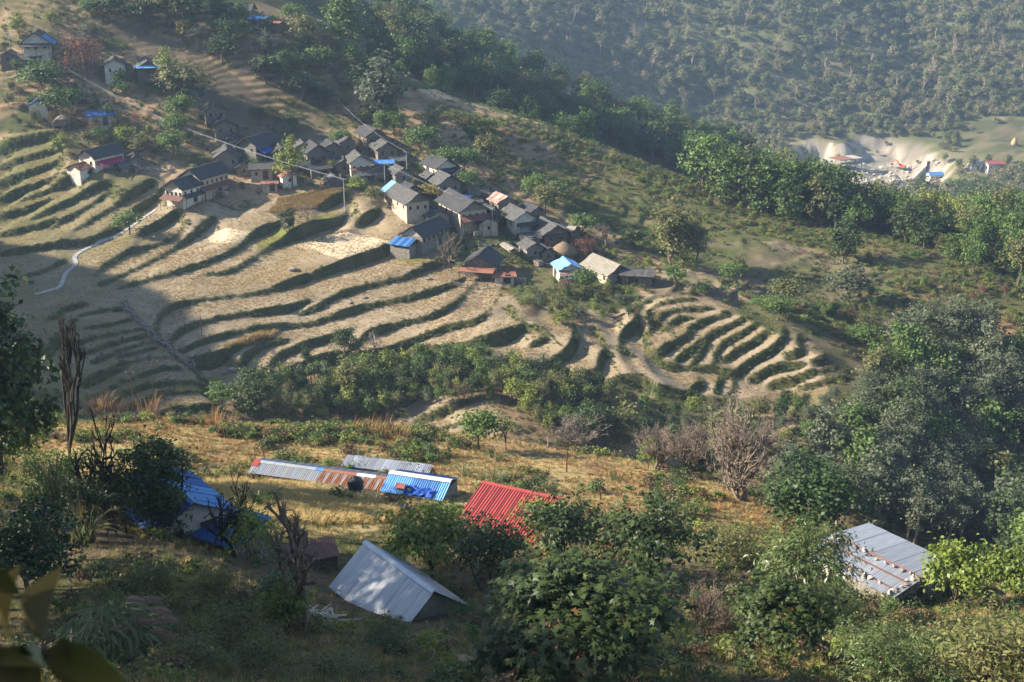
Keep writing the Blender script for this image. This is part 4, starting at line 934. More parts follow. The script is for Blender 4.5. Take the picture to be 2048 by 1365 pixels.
def house(name, label, u, v, th, L, W, h, rise, wall='stone', roof='slate', over=0.45, win=3, gwin=2, leans=(), tarp=None, gable=None, cat='house', deep=3.0, door=True, base=None, group=None, thick=0.16, storey2=False, dz=0.0):
    h *= 0.78; over += 0.1; L *= 0.9; W *= 0.92; rise *= 0.9
    p = base or place(u, v); e = empty(name, (p[0], p[1], p[2] + dz), R(th), label, cat, group)
    sd = sum(ord(c) for c in label)
    wv, wf = wall_mesh(L, W, h, rise, deep); link('wall', mesh_py('wall', wv, wf, MT[wall]), e)
    if gable:
        for s in (-1, 1):
            b = MB(); x = s * (L/2 + 0.012)
            b.add([(x, -W/2 + 0.05, h - 0.1), (x, W/2 - 0.05, h - 0.1), (x, 0, h + rise - 0.06), (x + s*0.02, -W/2 + 0.05, h - 0.1), (x + s*0.02, W/2 - 0.05, h - 0.1), (x + s*0.02, 0, h + rise - 0.06)], [(0,1,2),(3,5,4),(0,3,4,1),(1,4,5,2),(2,5,3,0)])
            b.build('gable', MT[gable], e)
    rv, rf = roof_grid(L, W, h, rise, over, thick, sd, 0.12 if 'slate' in roof else 0.02)
    ro = link('roof', mesh_py('roof', rv, rf, MT[roof]), e)
    MB().box(-L/2 - over, L/2 + over, -0.14, 0.14, h + rise + 0.12, h + rise + 0.26).build('ridge_cap', MT[roof], ro)
    for s in (-1, 1):
        for i in range(win):
            x = -L/2 + L * (i + 0.5) / win
            add_window(e, x, s * (W/2 + 0.01), h * (0.68 if h > 3 else 0.55), 0 if s > 0 else math.pi)
        for i in range(gwin):
            y = -W/2 + W * (i + 0.5) / gwin
            add_window(e, s * (L/2 + 0.015), y, h * (0.66 if h > 3 else 0.55), -math.pi/2 if s > 0 else math.pi/2)
    if door:
        for yy, rz in ((-W/2 - 0.01, math.pi), (W/2 + 0.01, 0)):
            link('door', cached('door', lambda: door_me(0.9, 1.8)), e, (L * 0.18, yy, 0.0), (0, 0, rz))
    for ln in leans: lean_to(e, ln[0], L, W, *ln[1:])
    if tarp:                       # part of a slope covered in another sheet: (side, x0, x1, y0, y1, material)
        for (sy, x0, x1, y0, y1, mt) in tarp:
            k = rise / (W / 2); zf = lambda y: h + rise - k * abs(y) + 0.38
            q = [(x0, sy*y0, zf(y0)), (x1, sy*y0, zf(y0)), (x1, sy*y1, zf(y1) - 0.02), (x0, sy*y1, zf(y1) - 0.02)]
            if sy > 0: q = q[::-1]
            MB().slab(*q, 0.03).build('roof_sheet', MT[mt], ro)
    return e
H = house
BT = 'blue_tin'
H('stone_house','white double-roofed farmhouse front block with rust red porch above the terraces',368,404,64,6.5,5.0,4.6,1.7,'white','slate_dark',0.6,3,4,[('x-',1.6,2.0,0.7,MT['rust_dark'],5.6,0,4),('y-',1.3,2.2,0.6,MT['slate_dark'],6.5,0,3)],gable='cream')
H('stone_house','long whitewashed house with arched row of windows joined behind the white farmhouse',413,386,64,10.5,5.4,5.6,1.8,'cream','slate_dark',0.6,6,2,[('y-',1.6,2.4,0.7,MT['rust_dark'],10.5,0,5)],gable='white')
H('stone_house','grey slate house with pale lit roof slope above the long whitewashed house',455,332,104,7,5.6,3.4,1.7,'stone','slate',0.6,2,2)
H('stone_house','dark slate house with a blue tarpaulin lean-to beside the power line',520,312,64,10,5.2,4.2,1.7,'stone','slate_dark',0.5,6,2,[('y-',2.2,2.4,0.7,MT['blue_tarp'],5.0,-1.5,3)])
H('stone_house','small grey-roofed house with a lit front wall above the pink shed',525,356,8,5.2,4.0,3.0,1.1,'cream','slate',0.4,2,1)
H('shed','little flat shed with a pinkish rusted roof at the field edge',540,381,10,3.6,2.8,1.9,0.25,'cream','rust_full',0.3,0,1,cat='shed')
H('shed','white shed with half a rust orange roof beside the light green tree',574,366,120,4.2,3.6,2.2,0.9,'white','rust_full',0.3,1,1,cat='shed')
H('stone_house','dark slate house with blue tarpaulins hanging off its side in the village core',630,325,112,7.5,5.4,3.6,1.8,'stone_brown','slate_dark',0.5,2,2,[('y-',2.0,2.6,1.0,MT['blue_tarp'],3.4,1.8,2),('y-',1.8,2.2,0.9,MT['blue_tarp'],2.8,-2.2,2)])
H('stone_house','slate house with a pale gable and wooden lower front in the village core',717,344,108,7,5.0,3.6,1.6,'white','slate',0.55,2,3,[('x-',1.3,1.7,0.5,MT['rust_dark'],5.0,0,3)])
H('shed','open shed with a bright blue roof beside a tall steel pole',768,342,6,4.6,3.4,2.4,0.5,'stone_brown',BT,0.4,1,1,cat='shed')
H('shed','small grey stone hut next to the bright blue roof',796,338,12,3.2,3.0,2.6,0.7,'stone','slate',0.3,1,1,cat='hut')
H('stone_house','low slate house behind the bright blue roof',768,312,112,6.5,5.0,2.8,1.5,'stone_brown','slate',0.5,2,2)
H('stone_house','uppermost dark slate house in the village core below the tall tree',742,286,118,7.5,5.2,3.0,1.6,'stone_brown','slate_dark',0.5,2,2)
H('stone_house','slate house below the pair of round green trees',880,350,122,7.5,5.4,3.2,1.7,'white','slate_dark',0.5,2,2,[('x-',1.8,2.2,0.7,MT['slate_dark'],4.6,0,2)])
H('stone_house','grey slate house with a wide pale gable between trees',890,383,116,6.5,5.6,3.2,1.8,'stone','slate',0.6,2,2)
H('shed','grey shed with a pale left slope pierced by dark holes',905,409,112,4.6,4.2,2.2,1.5,'stone_brown','slate',0.4,1,1,[('y-',2.2,1.9,0.4,MT['blue_tarp'],3.6,0,2)],cat='shed')
H('stone_house','long barn-like house with a lit cream side wall above the big field',812,424,118,14.5,5.6,4.6,1.9,'cream','slate',0.6,4,3,tarp=[(1,4.6,7.3,0.1,3.0,'blue_pale')],gable='stone_brown')
H('stone_house','squat slate house wedged below the long barn-like house',868,446,118,6.4,4.8,2.6,1.2,'cream','slate',0.5,1,1)
H('stone_house','large dark slate house with a windowed gable in the village middle',925,440,116,13,6.6,4.4,2.1,'cream','slate_dark',0.6,4,4,[('x-',2.2,2.4,0.8,MT['rust_dark'],6.4,0,4),('y-',2.6,3.4,1.3,MT['slate'],11,0.5,4)],gable='stone')
H('stone_house','slate house with a bright blue tin annex standing over the big field',852,489,62,11.5,5.2,4.0,1.8,'stone','slate_dark',0.55,6,2,gable='cream')
H('shed','small shed with orange rust patched roof under the slope',1004,417,118,5.2,4.6,2.4,1.3,'stone_brown','rust_tin',0.4,1,1,cat='shed')
H('stone_house','slate house with whitewashed lower gable east of the steel pole',1036,455,116,7.6,5.4,3.4,1.8,'white','slate',0.55,2,3,[('x-',1.6,1.9,0.5,MT['slate_dark'],5.0,-0.6,3)])
H('stone_house','slate house with a grey front and side lean-to beside the umbrella tree',1098,480,112,8.2,5.6,3.2,1.7,'stone_brown','slate',0.6,2,2,[('y-',2.4,2.9,1.1,MT['slate_pale'],6.0,0.8,3),('x-',1.2,2.2,0.4,MT['slate'],5.0,0,3)])
H('stone_house','small house with a light blue roof and rust patched porch by the haystack',1133,556,104,5.2,4.6,3.0,1.2,'white','blue_pale',0.35,1,2,[('x-',1.6,2.3,0.6,MT['rust_tin'],4.8,0,3),('x-',2.4,1.5,0.3,MT[BT],1.8,0.8,2)])
H('stone_house','long house with pale weathered slate roof above the eastern terraces',1212,558,120,9.5,5.2,3.0,1.7,'cream','slate_pale',0.55,3,1,gable='stone_brown')
H('shed','low stone shed with slate roof joined to the pale-roofed house',1274,567,170,6.4,4.2,2.6,0.9,'stone_brown','slate',0.4,1,1,cat='shed')
H('stone_house','dark hip-like slate house with a rusted porch above the fenced garden',966,546,76,7.4,6.2,3.4,2.0,'stone','slate_dark',0.7,2,2,[('x-',2.2,2.3,0.6,MT['rust_full'],7.0,0,4)])
H('shed','low shed with a rust striped roof next to the fenced garden',1008,564,4,4.2,3.0,1.7,0.45,'white','rust_full',0.35,1,1,cat='shed')
H('stone_house','white house with dark slate roof and magenta awning on the western slope',205,333,62,9.5,5.2,3.6,1.6,'white','slate_dark',0.6,5,2,[('y-',2.2,2.0,0.7,MT['magenta'],7.0,-0.6,4)],gable='white')
H('shed','white annex with a brown roof in front of the magenta awning house',165,352,62,5.2,4.2,2.4,1.0,'white','rust_dark',0.4,1,0,cat='shed')
H('stone_house','big slate house with blue sheets on its side, highest in the west',78,104,104,8.6,6.4,3.4,2.4,'white','slate',0.7,2,3,[('x-',2.0,2.4,0.6,MT['slate'],6.4,0,3)],tarp=[(-1,-4.6,3.0,1.6,4.2,'blue_tin')])
H('stone_house','grey slate house beside the brown bare thicket',231,148,108,7.2,5.2,3.0,1.6,'white','slate',0.55,2,2)
H('stone_house','slate house with blue tin edging behind two round trees',294,150,112,6.6,5.4,2.6,1.6,'stone_brown','slate',0.5,1,1,[('y-',2.0,2.9,0.9,MT['blue_pale'],6.6,0,3),('x-',1.8,2.7,0.5,MT['blue_pale'],5.4,0,3)])
H('shed','hut with a deep blue gable roof and corrugated grey walls',80,229,102,4.6,4.2,2.8,1.4,'white','blue_tin2',0.3,0,0,cat='hut')
H('shed','shed with wrinkled blue roof and a pale end wall above the small terraces',202,249,22,6.0,3.8,2.8,0.9,'cream','blue_tin2',0.3,0,0,cat='shed')
H('stone_house','shadowed brown house, upper of two under the green tarpaulin',428,236,112,7.4,5.2,2.8,1.6,'stone_brown','slate_dark',0.5,2,2)
H('stone_house','shadowed brown house, lower of two under the green tarpaulin',448,268,112,7.0,5.2,3.0,1.6,'stone_brown','slate_dark',0.5,2,2)
H('shed','low shelter under a sagging green tarpaulin on the dim slope',398,192,8,4.2,3.0,1.2,0.35,'stone_brown','green_tarp',0.3,0,0,cat='shelter')
H('stone_house','weathered slate barn on the sunlit crest field',478,33,174,8.2,4.8,2.2,1.5,'stone_brown','slate',0.5,1,1)
H('shed','shed with sky blue tin roof on the crest field',519,48,166,4.8,3.6,1.6,0.5,'stone_brown','blue_pale',0.3,0,0,cat='shed')
H('shed','shed with brown rusted roof, last in the crest field row',549,58,162,4.6,3.4,1.6,0.5,'stone_brown','rust_full',0.3,0,0,cat='shed')
H('shed','grey roofed hut half sunk at the upper field edge',668,368,118,4.6,4.0,1.2,1.1,'stone_brown','slate',0.4,0,0,cat='hut')
H('shed','small brown-roofed store beneath the village core',640,352,20,5.0,3.4,2.2,0.6,'stone_brown','slate_dark',0.4,1,1,cat='store')
H('shed','little white-walled lean-to hut near the terrace above the large dark house',950,418,12,3.0,2.4,2.0,0.4,'white','slate',0.3,1,1,cat='hut')
H('shed','low slate-roofed store east of the umbrella-side house',1140,470,130,4.2,3.2,1.8,0.9,'stone_brown','slate_pale',0.4,0,0,cat='store')
for (u_, v_, th_, L_, W_, h_, wl_, rf_, lb_) in (
 (600,345,15,4.6,3.6,2.0,'stone_brown','slate_dark','low dark-roofed store left of the tarpaulin house'),
 (688,340,100,4.4,3.8,2.0,'stone_brown','slate_dark','narrow dark hut between the tarpaulin house and the pale gable'),
 (735,362,20,4.8,3.4,2.0,'stone','slate','little slate store in front of the blue roof pole'),
 (820,392,120,4.4,3.6,2.2,'stone_brown','slate_dark','small dark hut behind the barn-like house'),
 (860,366,115,4.2,3.4,1.8,'stone_brown','slate','low slate hut left of the wide pale gable'),
 (955,400,20,4.6,3.4,1.8,'stone_brown','slate','small slate hut above the large dark slate house'),
 (980,438,118,4.6,3.8,2.2,'stone_brown','slate_dark','dark slate hut right of the large dark house gable'),
 (1058,488,16,4.4,3.2,1.8,'stone_brown','slate','low slate shed in the eastern yard'),
 (1090,515,112,4.0,3.2,1.8,'stone_brown','slate_dark','small dark shed left of the round thatched stack'),
 (490,346,100,4.6,3.8,2.0,'stone','slate','slate hut between the long whitewashed house and the small grey-roofed house'),
 (475,310,64,5.0,3.8,2.4,'stone_brown','slate_dark','dark slate hut behind the grey slate house under the wires'),
 (255,345,40,4.0,3.0,1.6,'stone','slate','low grey slate shed right of the magenta awning house'),
 (270,330,110,4.2,3.2,1.8,'stone_brown','slate','small slate shed behind the pale garden wall'),
 (20,125,100,4.4,3.6,2.2,'stone_brown','slate','grey stone hut at the western edge of the hillside'),
 (62,128,10,5.4,3.4,1.4,'stone','slate','low grey stone shed below the highest western house'),
 (560,322,112,6.0,4.6,3.0,'stone_brown','slate_dark','dark slate house between the wires house and the tarpaulin house'),
 (605,312,108,5.6,4.4,2.8,'stone','slate','slate house crowded behind the tall yellow-green tree'),
 (662,312,112,5.4,4.4,2.8,'stone_brown','slate_dark','dark slate house tucked behind the tarpaulin house'),
 (690,300,116,5.2,4.2,2.6,'stone_brown','slate','slate house on the upper edge of the village core'),
 (800,362,116,5.4,4.4,2.6,'stone','slate','slate house between the blue roof and the slope trees'),
 (915,362,118,5.2,4.2,2.6,'stone_brown','slate_dark','dark slate house under the paired round trees'),
 (970,462,110,5.4,4.4,2.8,'cream','slate','slate house beside the steel pole in the lower village'),
 (1065,440,116,5.6,4.4,2.8,'stone_brown','slate_dark','dark slate house behind the whitewashed gable'),
 (1062,510,112,5.0,4.0,2.4,'stone','slate','slate house above the round thatched stack'),
 (470,290,110,4.6,3.6,2.0,'stone_brown','slate_dark','shadowed hut below the two brown houses')):
    H('shed', lb_, u_, v_, th_, L_, W_, h_, W_ * 0.3, wl_, rf_, 0.3, 1, 1, cat='hut')
def woodpile(u, v, th, label):
    p = place(u, v); e = empty('woodpile', p, R(th), label, 'woodpile'); g = random.Random(int(u))
    for r in range(4):
        for c in range(7): MB().tube([(-0.7 + g.uniform(-.1, .1), -1.0 + c * 0.3, 0.12 + r * 0.24), (0.7 + g.uniform(-.1, .1), -1.0 + c * 0.3 + g.uniform(-.05, .05), 0.12 + r * 0.24)], 0.12, 5).build('log', MT['wood_pale'], e)
for u_, v_, th_, lb_ in ((952,470,20,'stacked firewood in front of the large dark slate house'),(1075,530,40,'stacked firewood in the eastern yard'),(446,392,70,'firewood stack at the end of the long whitewashed house'),(760,355,10,'firewood stack beside the blue roof pole'),(1040,566,80,'firewood stack right of the rust striped shed')): woodpile(u_, v_, th_, lb_)
# blue tin annex on the end of its house
def blue_annex():
    p = place(806, 513); e = empty('annex', p, R(-28), 'grey block annex under a bright blue tin roof at the field edge', 'annex')
    b = MB(); b.box(-2.3, 2.3, -1.1, -0.95, -2, 2.2).box(-2.3, -2.15, -0.95, 1.4, -2, 2.6).box(2.15, 2.3, -0.95, 1.4, -2, 2.6).box(-2.15, 2.15, 1.25, 1.4, -2, 3.0)
    b.build('wall', MT['stone'], e)
    MB().box(-2.1, 2.1, -0.94, -0.9, 1.7, 2.75).build('shade_panel', MT['dark'], e)  # dark panel stands in for the unlit gap under the roof
    for i in range(5): MB().box(-2.1 + i*1.02, -2.0 + i*1.02, -1.08, -0.96, 2.2, 2.8).build('post', MT['wood'], e)
    tin_slope(e, 4.9, -2.45, 1.6, 3.6, 3.2, 0.95, [MT['blue_pale'], MT['blue_tin'], MT['blue_pale'], MT['blue_tin'], MT['blue_pale'], MT['blue_tin']])
blue_annex()
def haystack(u, v, r, h, label, mt, cap=True):
    p = place(u, v); e = empty('haystack', p, random.random(), label, 'haystack')
    MB().lathe([(r*0.86, -0.6), (r*0.9, 0.25*h), (r*1.02, 0.42*h), (r*0.9, 0.6*h), (r*0.55, 0.82*h), (r*0.16, h), (0.03, h*1.04)], 20).build('stack', mt, e, smooth=True)
    MB().tube([(0, 0, h * 0.8), (0.05, 0, h * 1.25)], 0.05, 5).build('pole', MT['wood'], e)
    if cap: MB().lathe([(r*1.12, 0.36*h), (r*1.14, 0.4*h), (r*0.6, 0.76*h), (r*0.2, 0.99*h)], 20).build('thatch_cap', mt, e, smooth=True)
haystack(1127, 516, 2.6, 3.4, 'round brown thatched stack behind the light blue roof', MT['thatch'])
def rack(u, v):
    p = place(u, v); e = empty('storage_rack', p, R(112), 'narrow raised rack roofed with loose pale slabs in the village yard', 'rack')
    for x in (-2.4, -0.8, 0.8, 2.4):
        for y in (-0.6, 0.6): MB().tube([(x, y, -1), (x, y, 1.5)], 0.07, 5).build('post', MT['wood'], e)
    MB().box(-2.6, 2.6, -0.75, 0.75, 1.45, 1.55).build('deck', MT['wood_pale'], e)
    rv, rf = roof_grid(5.0, 1.6, 1.7, 0.4, 0.25, 0.16, 5); link('roof', mesh_py('roof', rv, rf, MT['slate_pale']), e)
rack(1018, 512)
def garden_fence(pts, label):
    w = [place(*q) for q in pts]; e = empty('bamboo_fence', w[0], 0, label, 'fence'); o = Vector(w[0])
    for a, b in zip(w[:-1], w[1:]):
        a = Vector(a) - o; b = Vector(b) - o; n = max(2, int((b - a).length / 1.4))
        for i in range(n): q = a.lerp(b, i / n); MB().tube([q - Vector((0,0,0.3)), q + Vector((0,0,0.95))], 0.05, 5).build('post', MT['wood'], e)
        for z in (0.35, 0.65, 0.9): MB().tube([a + Vector((0,0,z)), b + Vector((0,0,z + random.uniform(-.06,.06)))], 0.045, 5).build('rail', MT['wood_pale'], e)
garden_fence([(905,572),(935,578),(975,577),(1020,580)], 'pale bamboo rail fence along the foot of the garden')
# ---------------------------------------------------------------- poles and wires
def pole(u, v, hpx, label, mt='pole_grey', r=0.08, arms=1, lean=0.0, cat='pole', px=True, at=None):
    p = at or place(u, v); k = (p[1] * cp - (p[2] - CAMZ) * sp) / F; h = hpx * k * 1.03 if px else hpx
    e = empty('utility_pole' if arms else 'wooden_post', p, 0, label, cat)
    MB().tube([(0, 0, -0.5), (lean * h * 0.5, 0, h * 0.5), (lean * h, 0, h)], [r * 1.15, r, r * 0.8], 8).build('shaft', MT[mt], e)
    if arms:
        a = MB().box(-0.55 + lean*h, 0.55 + lean*h, -0.04, 0.04, h - 0.32, h - 0.24).build('cross_arm', MT[mt], e)
        for x in (-0.5, 0.0, 0.5): MB().lathe([(0.03, 0), (0.06, 0.05), (0.04, 0.1), (0.055, 0.14), (0.02, 0.19)], 8, (x + lean*h, 0, h - 0.24)).build('insulator', MT['white_tin'], a)
    return Vector((p[0] + lean * h, p[1], p[2] + h - 0.06))
T1 = pole(690, 425, 66, 'tall grey steel pole carrying the wires over the upper field', r=0.10)
T2 = pole(770, 369, 42, 'steel pole in front of the bright blue roof', r=0.09)
T3 = pole(814, 352, 48, 'steel pole beside the dense trees above the barn-like house', r=0.09)
T4 = pole(985, 464, 46, 'steel pole in front of the large dark slate house', r=0.09)
T5 = pole(330, 262, 22, 'short steel pole among the round trees on the western slope', r=0.09)
T6 = pole(674, 228, 30, 'brown pole standing on the bare upper slope', 'pole_metal', arms=1)
T7 = pole(318, 278, 22, 'brown post just below the short steel pole', 'pole_metal', arms=0)
pole(404, 672, 44, 'thin brown pole standing alone in a stubble field', 'pole_metal', 0.06, 0)
pole(271, 832, 92, 'brown metal pole at the edge of the grassy spur', 'pole_metal', 0.075, 1, -0.02)
pole(86, 118, 30, 'thin pole in front of the highest western house', 'pole_grey', 0.06, 0)
T0 = pole(20, 92, 26, 'steel pole on the western edge of the hillside', r=0.09)
def wire(a, b, label, sag=0.8, off=0.0, r=0.013):
    a = Vector(a) + Vector((off, 0, 0)); b = Vector(b) + Vector((off, 0, 0)); pts = []
    for i in range(17):
        t = i / 16; q = a.lerp(b, t); q.z -= sag * 4 * t * (1 - t); pts.append(q - a)
    o = MB().tube(pts, r, 4).build('power_line', MT['wire'], None, a); tag(o, label, 'wire', 'power lines over the village')
for i, of in enumerate((-0.3, 0.0, 0.3)):
    nm = ('western', 'middle', 'eastern')[i]
    wire(T1, T5, nm + ' bright wire from the field pole up to the short steel pole', 0.7, of)
    wire(T5, T0, nm + ' wire from the short steel pole to the western hillside pole', 0.9, of)
    wire(T1, T2, nm + ' wire between the field pole and the blue roof pole', 0.5, of, 0.010)
    wire(T2, T4, nm + ' wire from the blue roof pole to the dark slate house pole', 0.6, of, 0.010)
wire(T2, T3, 'slack wire between the blue roof pole and the pole by the dense trees', 0.5, 0, 0.014)
wire(T3, T6, 'slack wire climbing from the village to the upper slope pole', 1.2, 0, 0.012)
# ---------------------------------------------------------------- path, walls, rocks
def ribbon(name, pts, width, mt, label, cat, lift=0.05, thick=None):
    w = [np.array(place(*q)) for q in smooth_line(pts, 6)]; V = []; Fs = []
    for i, p in enumerate(w):
        d = w[min(i+1, len(w)-1)] - w[max(i-1, 0)]; d[2] = 0; d = d / max(np.linalg.norm(d), 1e-6); s = np.array([-d[1], d[0], 0]) * width / 2
        for q in (p + s, p - s):
            z = ground(q[0], q[1]) + lift; V += [(q[0], q[1], z), (q[0], q[1], z - (thick or 0.3))]
    for i in range(len(w) - 1):
        a = 4 * i; Fs += [(a, a+4, a+6, a+2), (a, a+1, a+5, a+4), (a+2, a+6, a+7, a+3), (a+1, a+3, a+7, a+5)]
    return tag(link(name, mesh_py(name, V, Fs, mt)), label, cat, kind='structure')
ribbon('path', [(312,420),(280,442),(244,466),(205,484),(169,500),(150,514),(151,530),(133,546),(120,573),(100,581),(70,590)], 0.85, MT['path_stone'], 'stone paved path winding down the western terraces', 'path', 0.10)
def rock_me(seed, n=9):
    g = np.random.default_rng(seed); bm = bmesh.new(); bmesh.ops.create_icosphere(bm, subdivisions=1, radius=1)
    for v in bm.verts: v.co *= 0.75 + 0.45 * g.random(); v.co.z *= 0.7
    me = bpy.data.meshes.new('stone'); bm.to_mesh(me); bm.free(); return me
ROCKS = []
for k in range(5):
    m = rock_me(k); m.materials.append(MT['rock']); ROCKS.append(m)
PALE = []
for k in range(4):
    m = rock_me(20 + k); m.materials.append(MT['rock_pale']); PALE.append(m)
def boulder(u, v, wpx, label, meshes=ROCKS, flat=0.8):
    p = place(u, v); k = (p[1]*cp - (p[2]-CAMZ)*sp) / F; s = wpx * k / 2
    o = link('boulder', random.choice(meshes), None, (p[0], p[1], p[2] + s * 0.25), (0, 0, random.random() * 6), (s, s * 0.8, s * flat)); tag(o, label, 'boulder')
boulder(586, 542, 22, 'grey boulder alone in the stubble field below the drying straw')
boulder(700, 607, 14, 'low stone heap, left of two in a narrow stubble strip', flat=0.5)
boulder(728, 597, 14, 'low stone heap, right of two in a narrow stubble strip', flat=0.5)
boulder(858, 560, 16, 'dark low stone heap below the bare tree', flat=0.5)
boulder(125, 250, 52, 'large grey rock face below the deep blue hut', flat=0.8)
boulder(465, 742, 20, 'pale boulder beside the lower end of the dry stone wall')
boulder(448, 748, 14, 'smaller boulder touching the lower end of the dry stone wall')
def stone_wall(pts, label, step=0.42, size=0.34, rows=3, meshes=ROCKS):
    w = [np.array(place(*q)) for q in smooth_line(pts, 8)]; e = empty('stone_wall', w[0], 0, label, 'wall'); e['kind'] = 'thing'; o = w[0]; n = 0
    for a, b in zip(w[:-1], w[1:]):
        L = np.linalg.norm(b - a)
        if L > 20: continue
        for t in np.arange(0, L, step):
            for r in range(rows):
                if n > 290: return
                q = a + (b - a) * t / L + np.array([random.gauss(0, .22), random.gauss(0, .22), 0]); z = ground(q[0], q[1]) + r * size * 0.75
                s = size * random.uniform(0.6, 1.15)
                link('stone', random.choice(meshes), e, (q[0]-o[0], q[1]-o[1], z-o[2]), (random.random()*6, random.random()*6, random.random()*6), (s, s, s)); n += 1
stone_wall([(246,608),(269,633),(303,671),(333,694),(364,722),(392,736)], 'tumbled dry stone wall running down between the western and middle terraces', 0.5, 0.42, 2)
stone_wall([(1010,488),(985,492),(950,495)], 'short grey stone wall in the village yard', 0.6, 0.3, 3)
stone_wall([(245,338),(290,340),(345,344)], 'pale stone garden wall east of the magenta awning house', 0.6, 0.3, 3, PALE)
# a person on the yard edge
def person(u, v):
    p = place(u, v); e = empty('person', p, R(200), 'standing person in a long red dress with a red shawl by the pale-roofed house', 'person')
    me = bpy.data.meshes.new('body'); bm = bmesh.new(); J = {}
    for k, q in dict(pel=(0,0,.92), chest=(0,0,1.28), neck=(0,.01,1.45), head=(0,.0,1.58), top=(0,0,1.68), ls=(.18,0,1.38), le=(.24,.02,1.12), lh=(.2,-.1,.92), rs=(-.18,0,1.38), re=(-.25,.03,1.12), rh=(-.22,-.08,.9), lk=(.1,-.02,.5), lf=(.1,.02,.06), rk=(-.1,0,.5), rf=(-.11,.03,.06)).items(): J[k] = bm.verts.new(q)
    for a, b in (('pel','chest'),('chest','neck'),('neck','head'),('head','top'),('chest','ls'),('ls','le'),('le','lh'),('chest','rs'),('rs','re'),('re','rh'),('pel','lk'),('lk','lf'),('pel','rk'),('rk','rf')): bm.edges.new((J[a], J[b]))
    bm.verts.index_update(); ks = list(J); bm.to_mesh(me); bm.free(); me.materials.append(MT['skin'])
    o = link('body', me, e); md = o.modifiers.new('s', 'SKIN')
    rad = dict(pel=.15, chest=.15, neck=.055, head=.1, top=.07, ls=.06, le=.045, lh=.04, rs=.06, re=.045, rh=.04, lk=.07, lf=.05, rk=.07, rf=.05)
    for i, k in enumerate(ks): me.skin_vertices[0].data[i].radius = (rad[k], rad[k])
    me.skin_vertices[0].data[0].use_root = True; o.modifiers.new('b', 'SUBSURF').levels = 1
    MB().lathe([(0.30, 0.12), (0.25, 0.55), (0.19, 0.95), (0.21, 1.15), (0.23, 1.35), (0.12, 1.45)], 14).build('dress', MT['red_cloth'], e, smooth=True)
    MB().lathe([(0.09, 1.56), (0.125, 1.62), (0.10, 1.72), (0.03, 1.75)], 12, (0, 0.02, 0)).build('hair', MT['black_hair'], e, smooth=True)
person(1205, 561)
# ---------------------------------------------------------------- the buildings on the near spur
def grey_shed():
    p = place(800, 1213); e = empty('tin_shed', p, R(129), 'grey tin gable shed with a plastic sheeted end below the golden grass', 'shed')
    L, W, h, rise = 7.0, 4.9, 0.85, 1.95
    V = [(-L/2+.1,-W/2+.15,-2.5),(L/2-.1,-W/2+.15,-2.5),(L/2-.1,W/2-.15,-2.5),(-L/2+.1,W/2-.15,-2.5),(-L/2+.1,-W/2+.15,h),(L/2-.1,-W/2+.15,h),(L/2-.1,W/2-.15,h),(-L/2+.1,W/2-.15,h)]
    link('wall', mesh_py('wall', V, [(0,1,5,4),(2,3,7,6),(1,2,6,5),(3,0,4,7)], MT['stone_brown']), e)
    # sheeted gable ends
    for x in (-L/2 + 0.06, L/2 - 0.06):
        n = 9; V = []; Fs = []; g = random.Random(4)
        for i in range(n + 1):
            y = -W/2 + 0.12 + (W - 0.24) * i / n; zt = h + rise * (1 - abs(y) / (W/2)) - 0.05
            for j in range(5):
                V.append((x + g.uniform(-0.05, 0.05), y, -0.25 + (zt + 0.25) * j / 4))
        for i in range(n):
            for j in range(4): a = i*5+j; Fs.append((a, a+5, a+6, a+1))
        link('gable_sheet', mesh_py('gable_sheet', V, Fs, MT['tarp_olive'], True), e)
    MB().slab((-L/2-.02, -W/2+.2, -0.1), (-L/2-.02, W/2-.6, -0.1), (-L/2-0.75, W/2-.9, -0.35), (-L/2-.75, -W/2+.1, -0.35), 0.03).build('white_skirt', MT['white_tin'], e)
    zr = h + rise + 0.08
    tin_slope(e, L + 0.5, -L/2 - .25, 0, zr, W/2 + 0.35, (W/2 + .35) * rise / (W/2), [MT['bright_tin']] * 9, 1, 0.006, 0.22, 0.83, seed=3)
    tin_slope(e, L + 0.5, -L/2 - .25, 0, zr, W/2 + 0.35, (W/2 + .35) * rise / (W/2), [MT['grey_tin']] * 9, -1, 0.006, 0.22, 0.83, seed=4)
    ridge_cap(e, -L/2 - .3, L/2 + .3, 0, zr + 0.05, MT['bright_tin'], 0.22)
grey_shed()
def long_shed():
    p = place(652, 968); th = -16; e = empty('tin_shed', p, R(th), 'long low shed roofed half in grey and half in rusty sheets', 'shed')
    L, run, h, rise = 14.0, 1.65, 0.95, 0.5
    MB().box(-L/2 + .2, L/2 - .2, -run + .3, run - .3, -2.5, h).build('wall', MT['stone'], e)
    ms = [MT['grey_stain'], MT['grey_tin']] * 4 + [MT['rust_tin']] * 9
    tin_slope(e, L, -L/2, 0, h + rise, run, rise, ms, 1, 0.03, 0.21, 0.84, seed=5)
    tin_slope(e, L, -L/2, 0, h + rise, run, rise, [MT['grey_tin2']], -1, 0.03, 0.21, 0.84, seed=6)
    z = h + rise + 0.05
    for a, b, mt in ((-L/2, -0.9, 'grey_tin'), (-0.9, -0.1, 'blue_tin'), (-0.1, 3.2, 'rust_full'), (3.2, 5.0, 'white_tin'), (5.0, L/2, 'rust_full')): ridge_cap(e, a, b - 0.004, 0, z, MT[mt], 0.3)
    b = MB(); b.slab((-L/2 - 0.12, -0.75, h + rise - 0.16), (-L/2 + 0.55, -0.75, h + rise - 0.16), (-L/2 + 0.55, 0.05, h + rise + 0.1), (-L/2 - 0.12, 0.05, h + rise + 0.1), 0.02); b.build('end_flashing', MT['red_tin'], e)
    return p
long_shed()
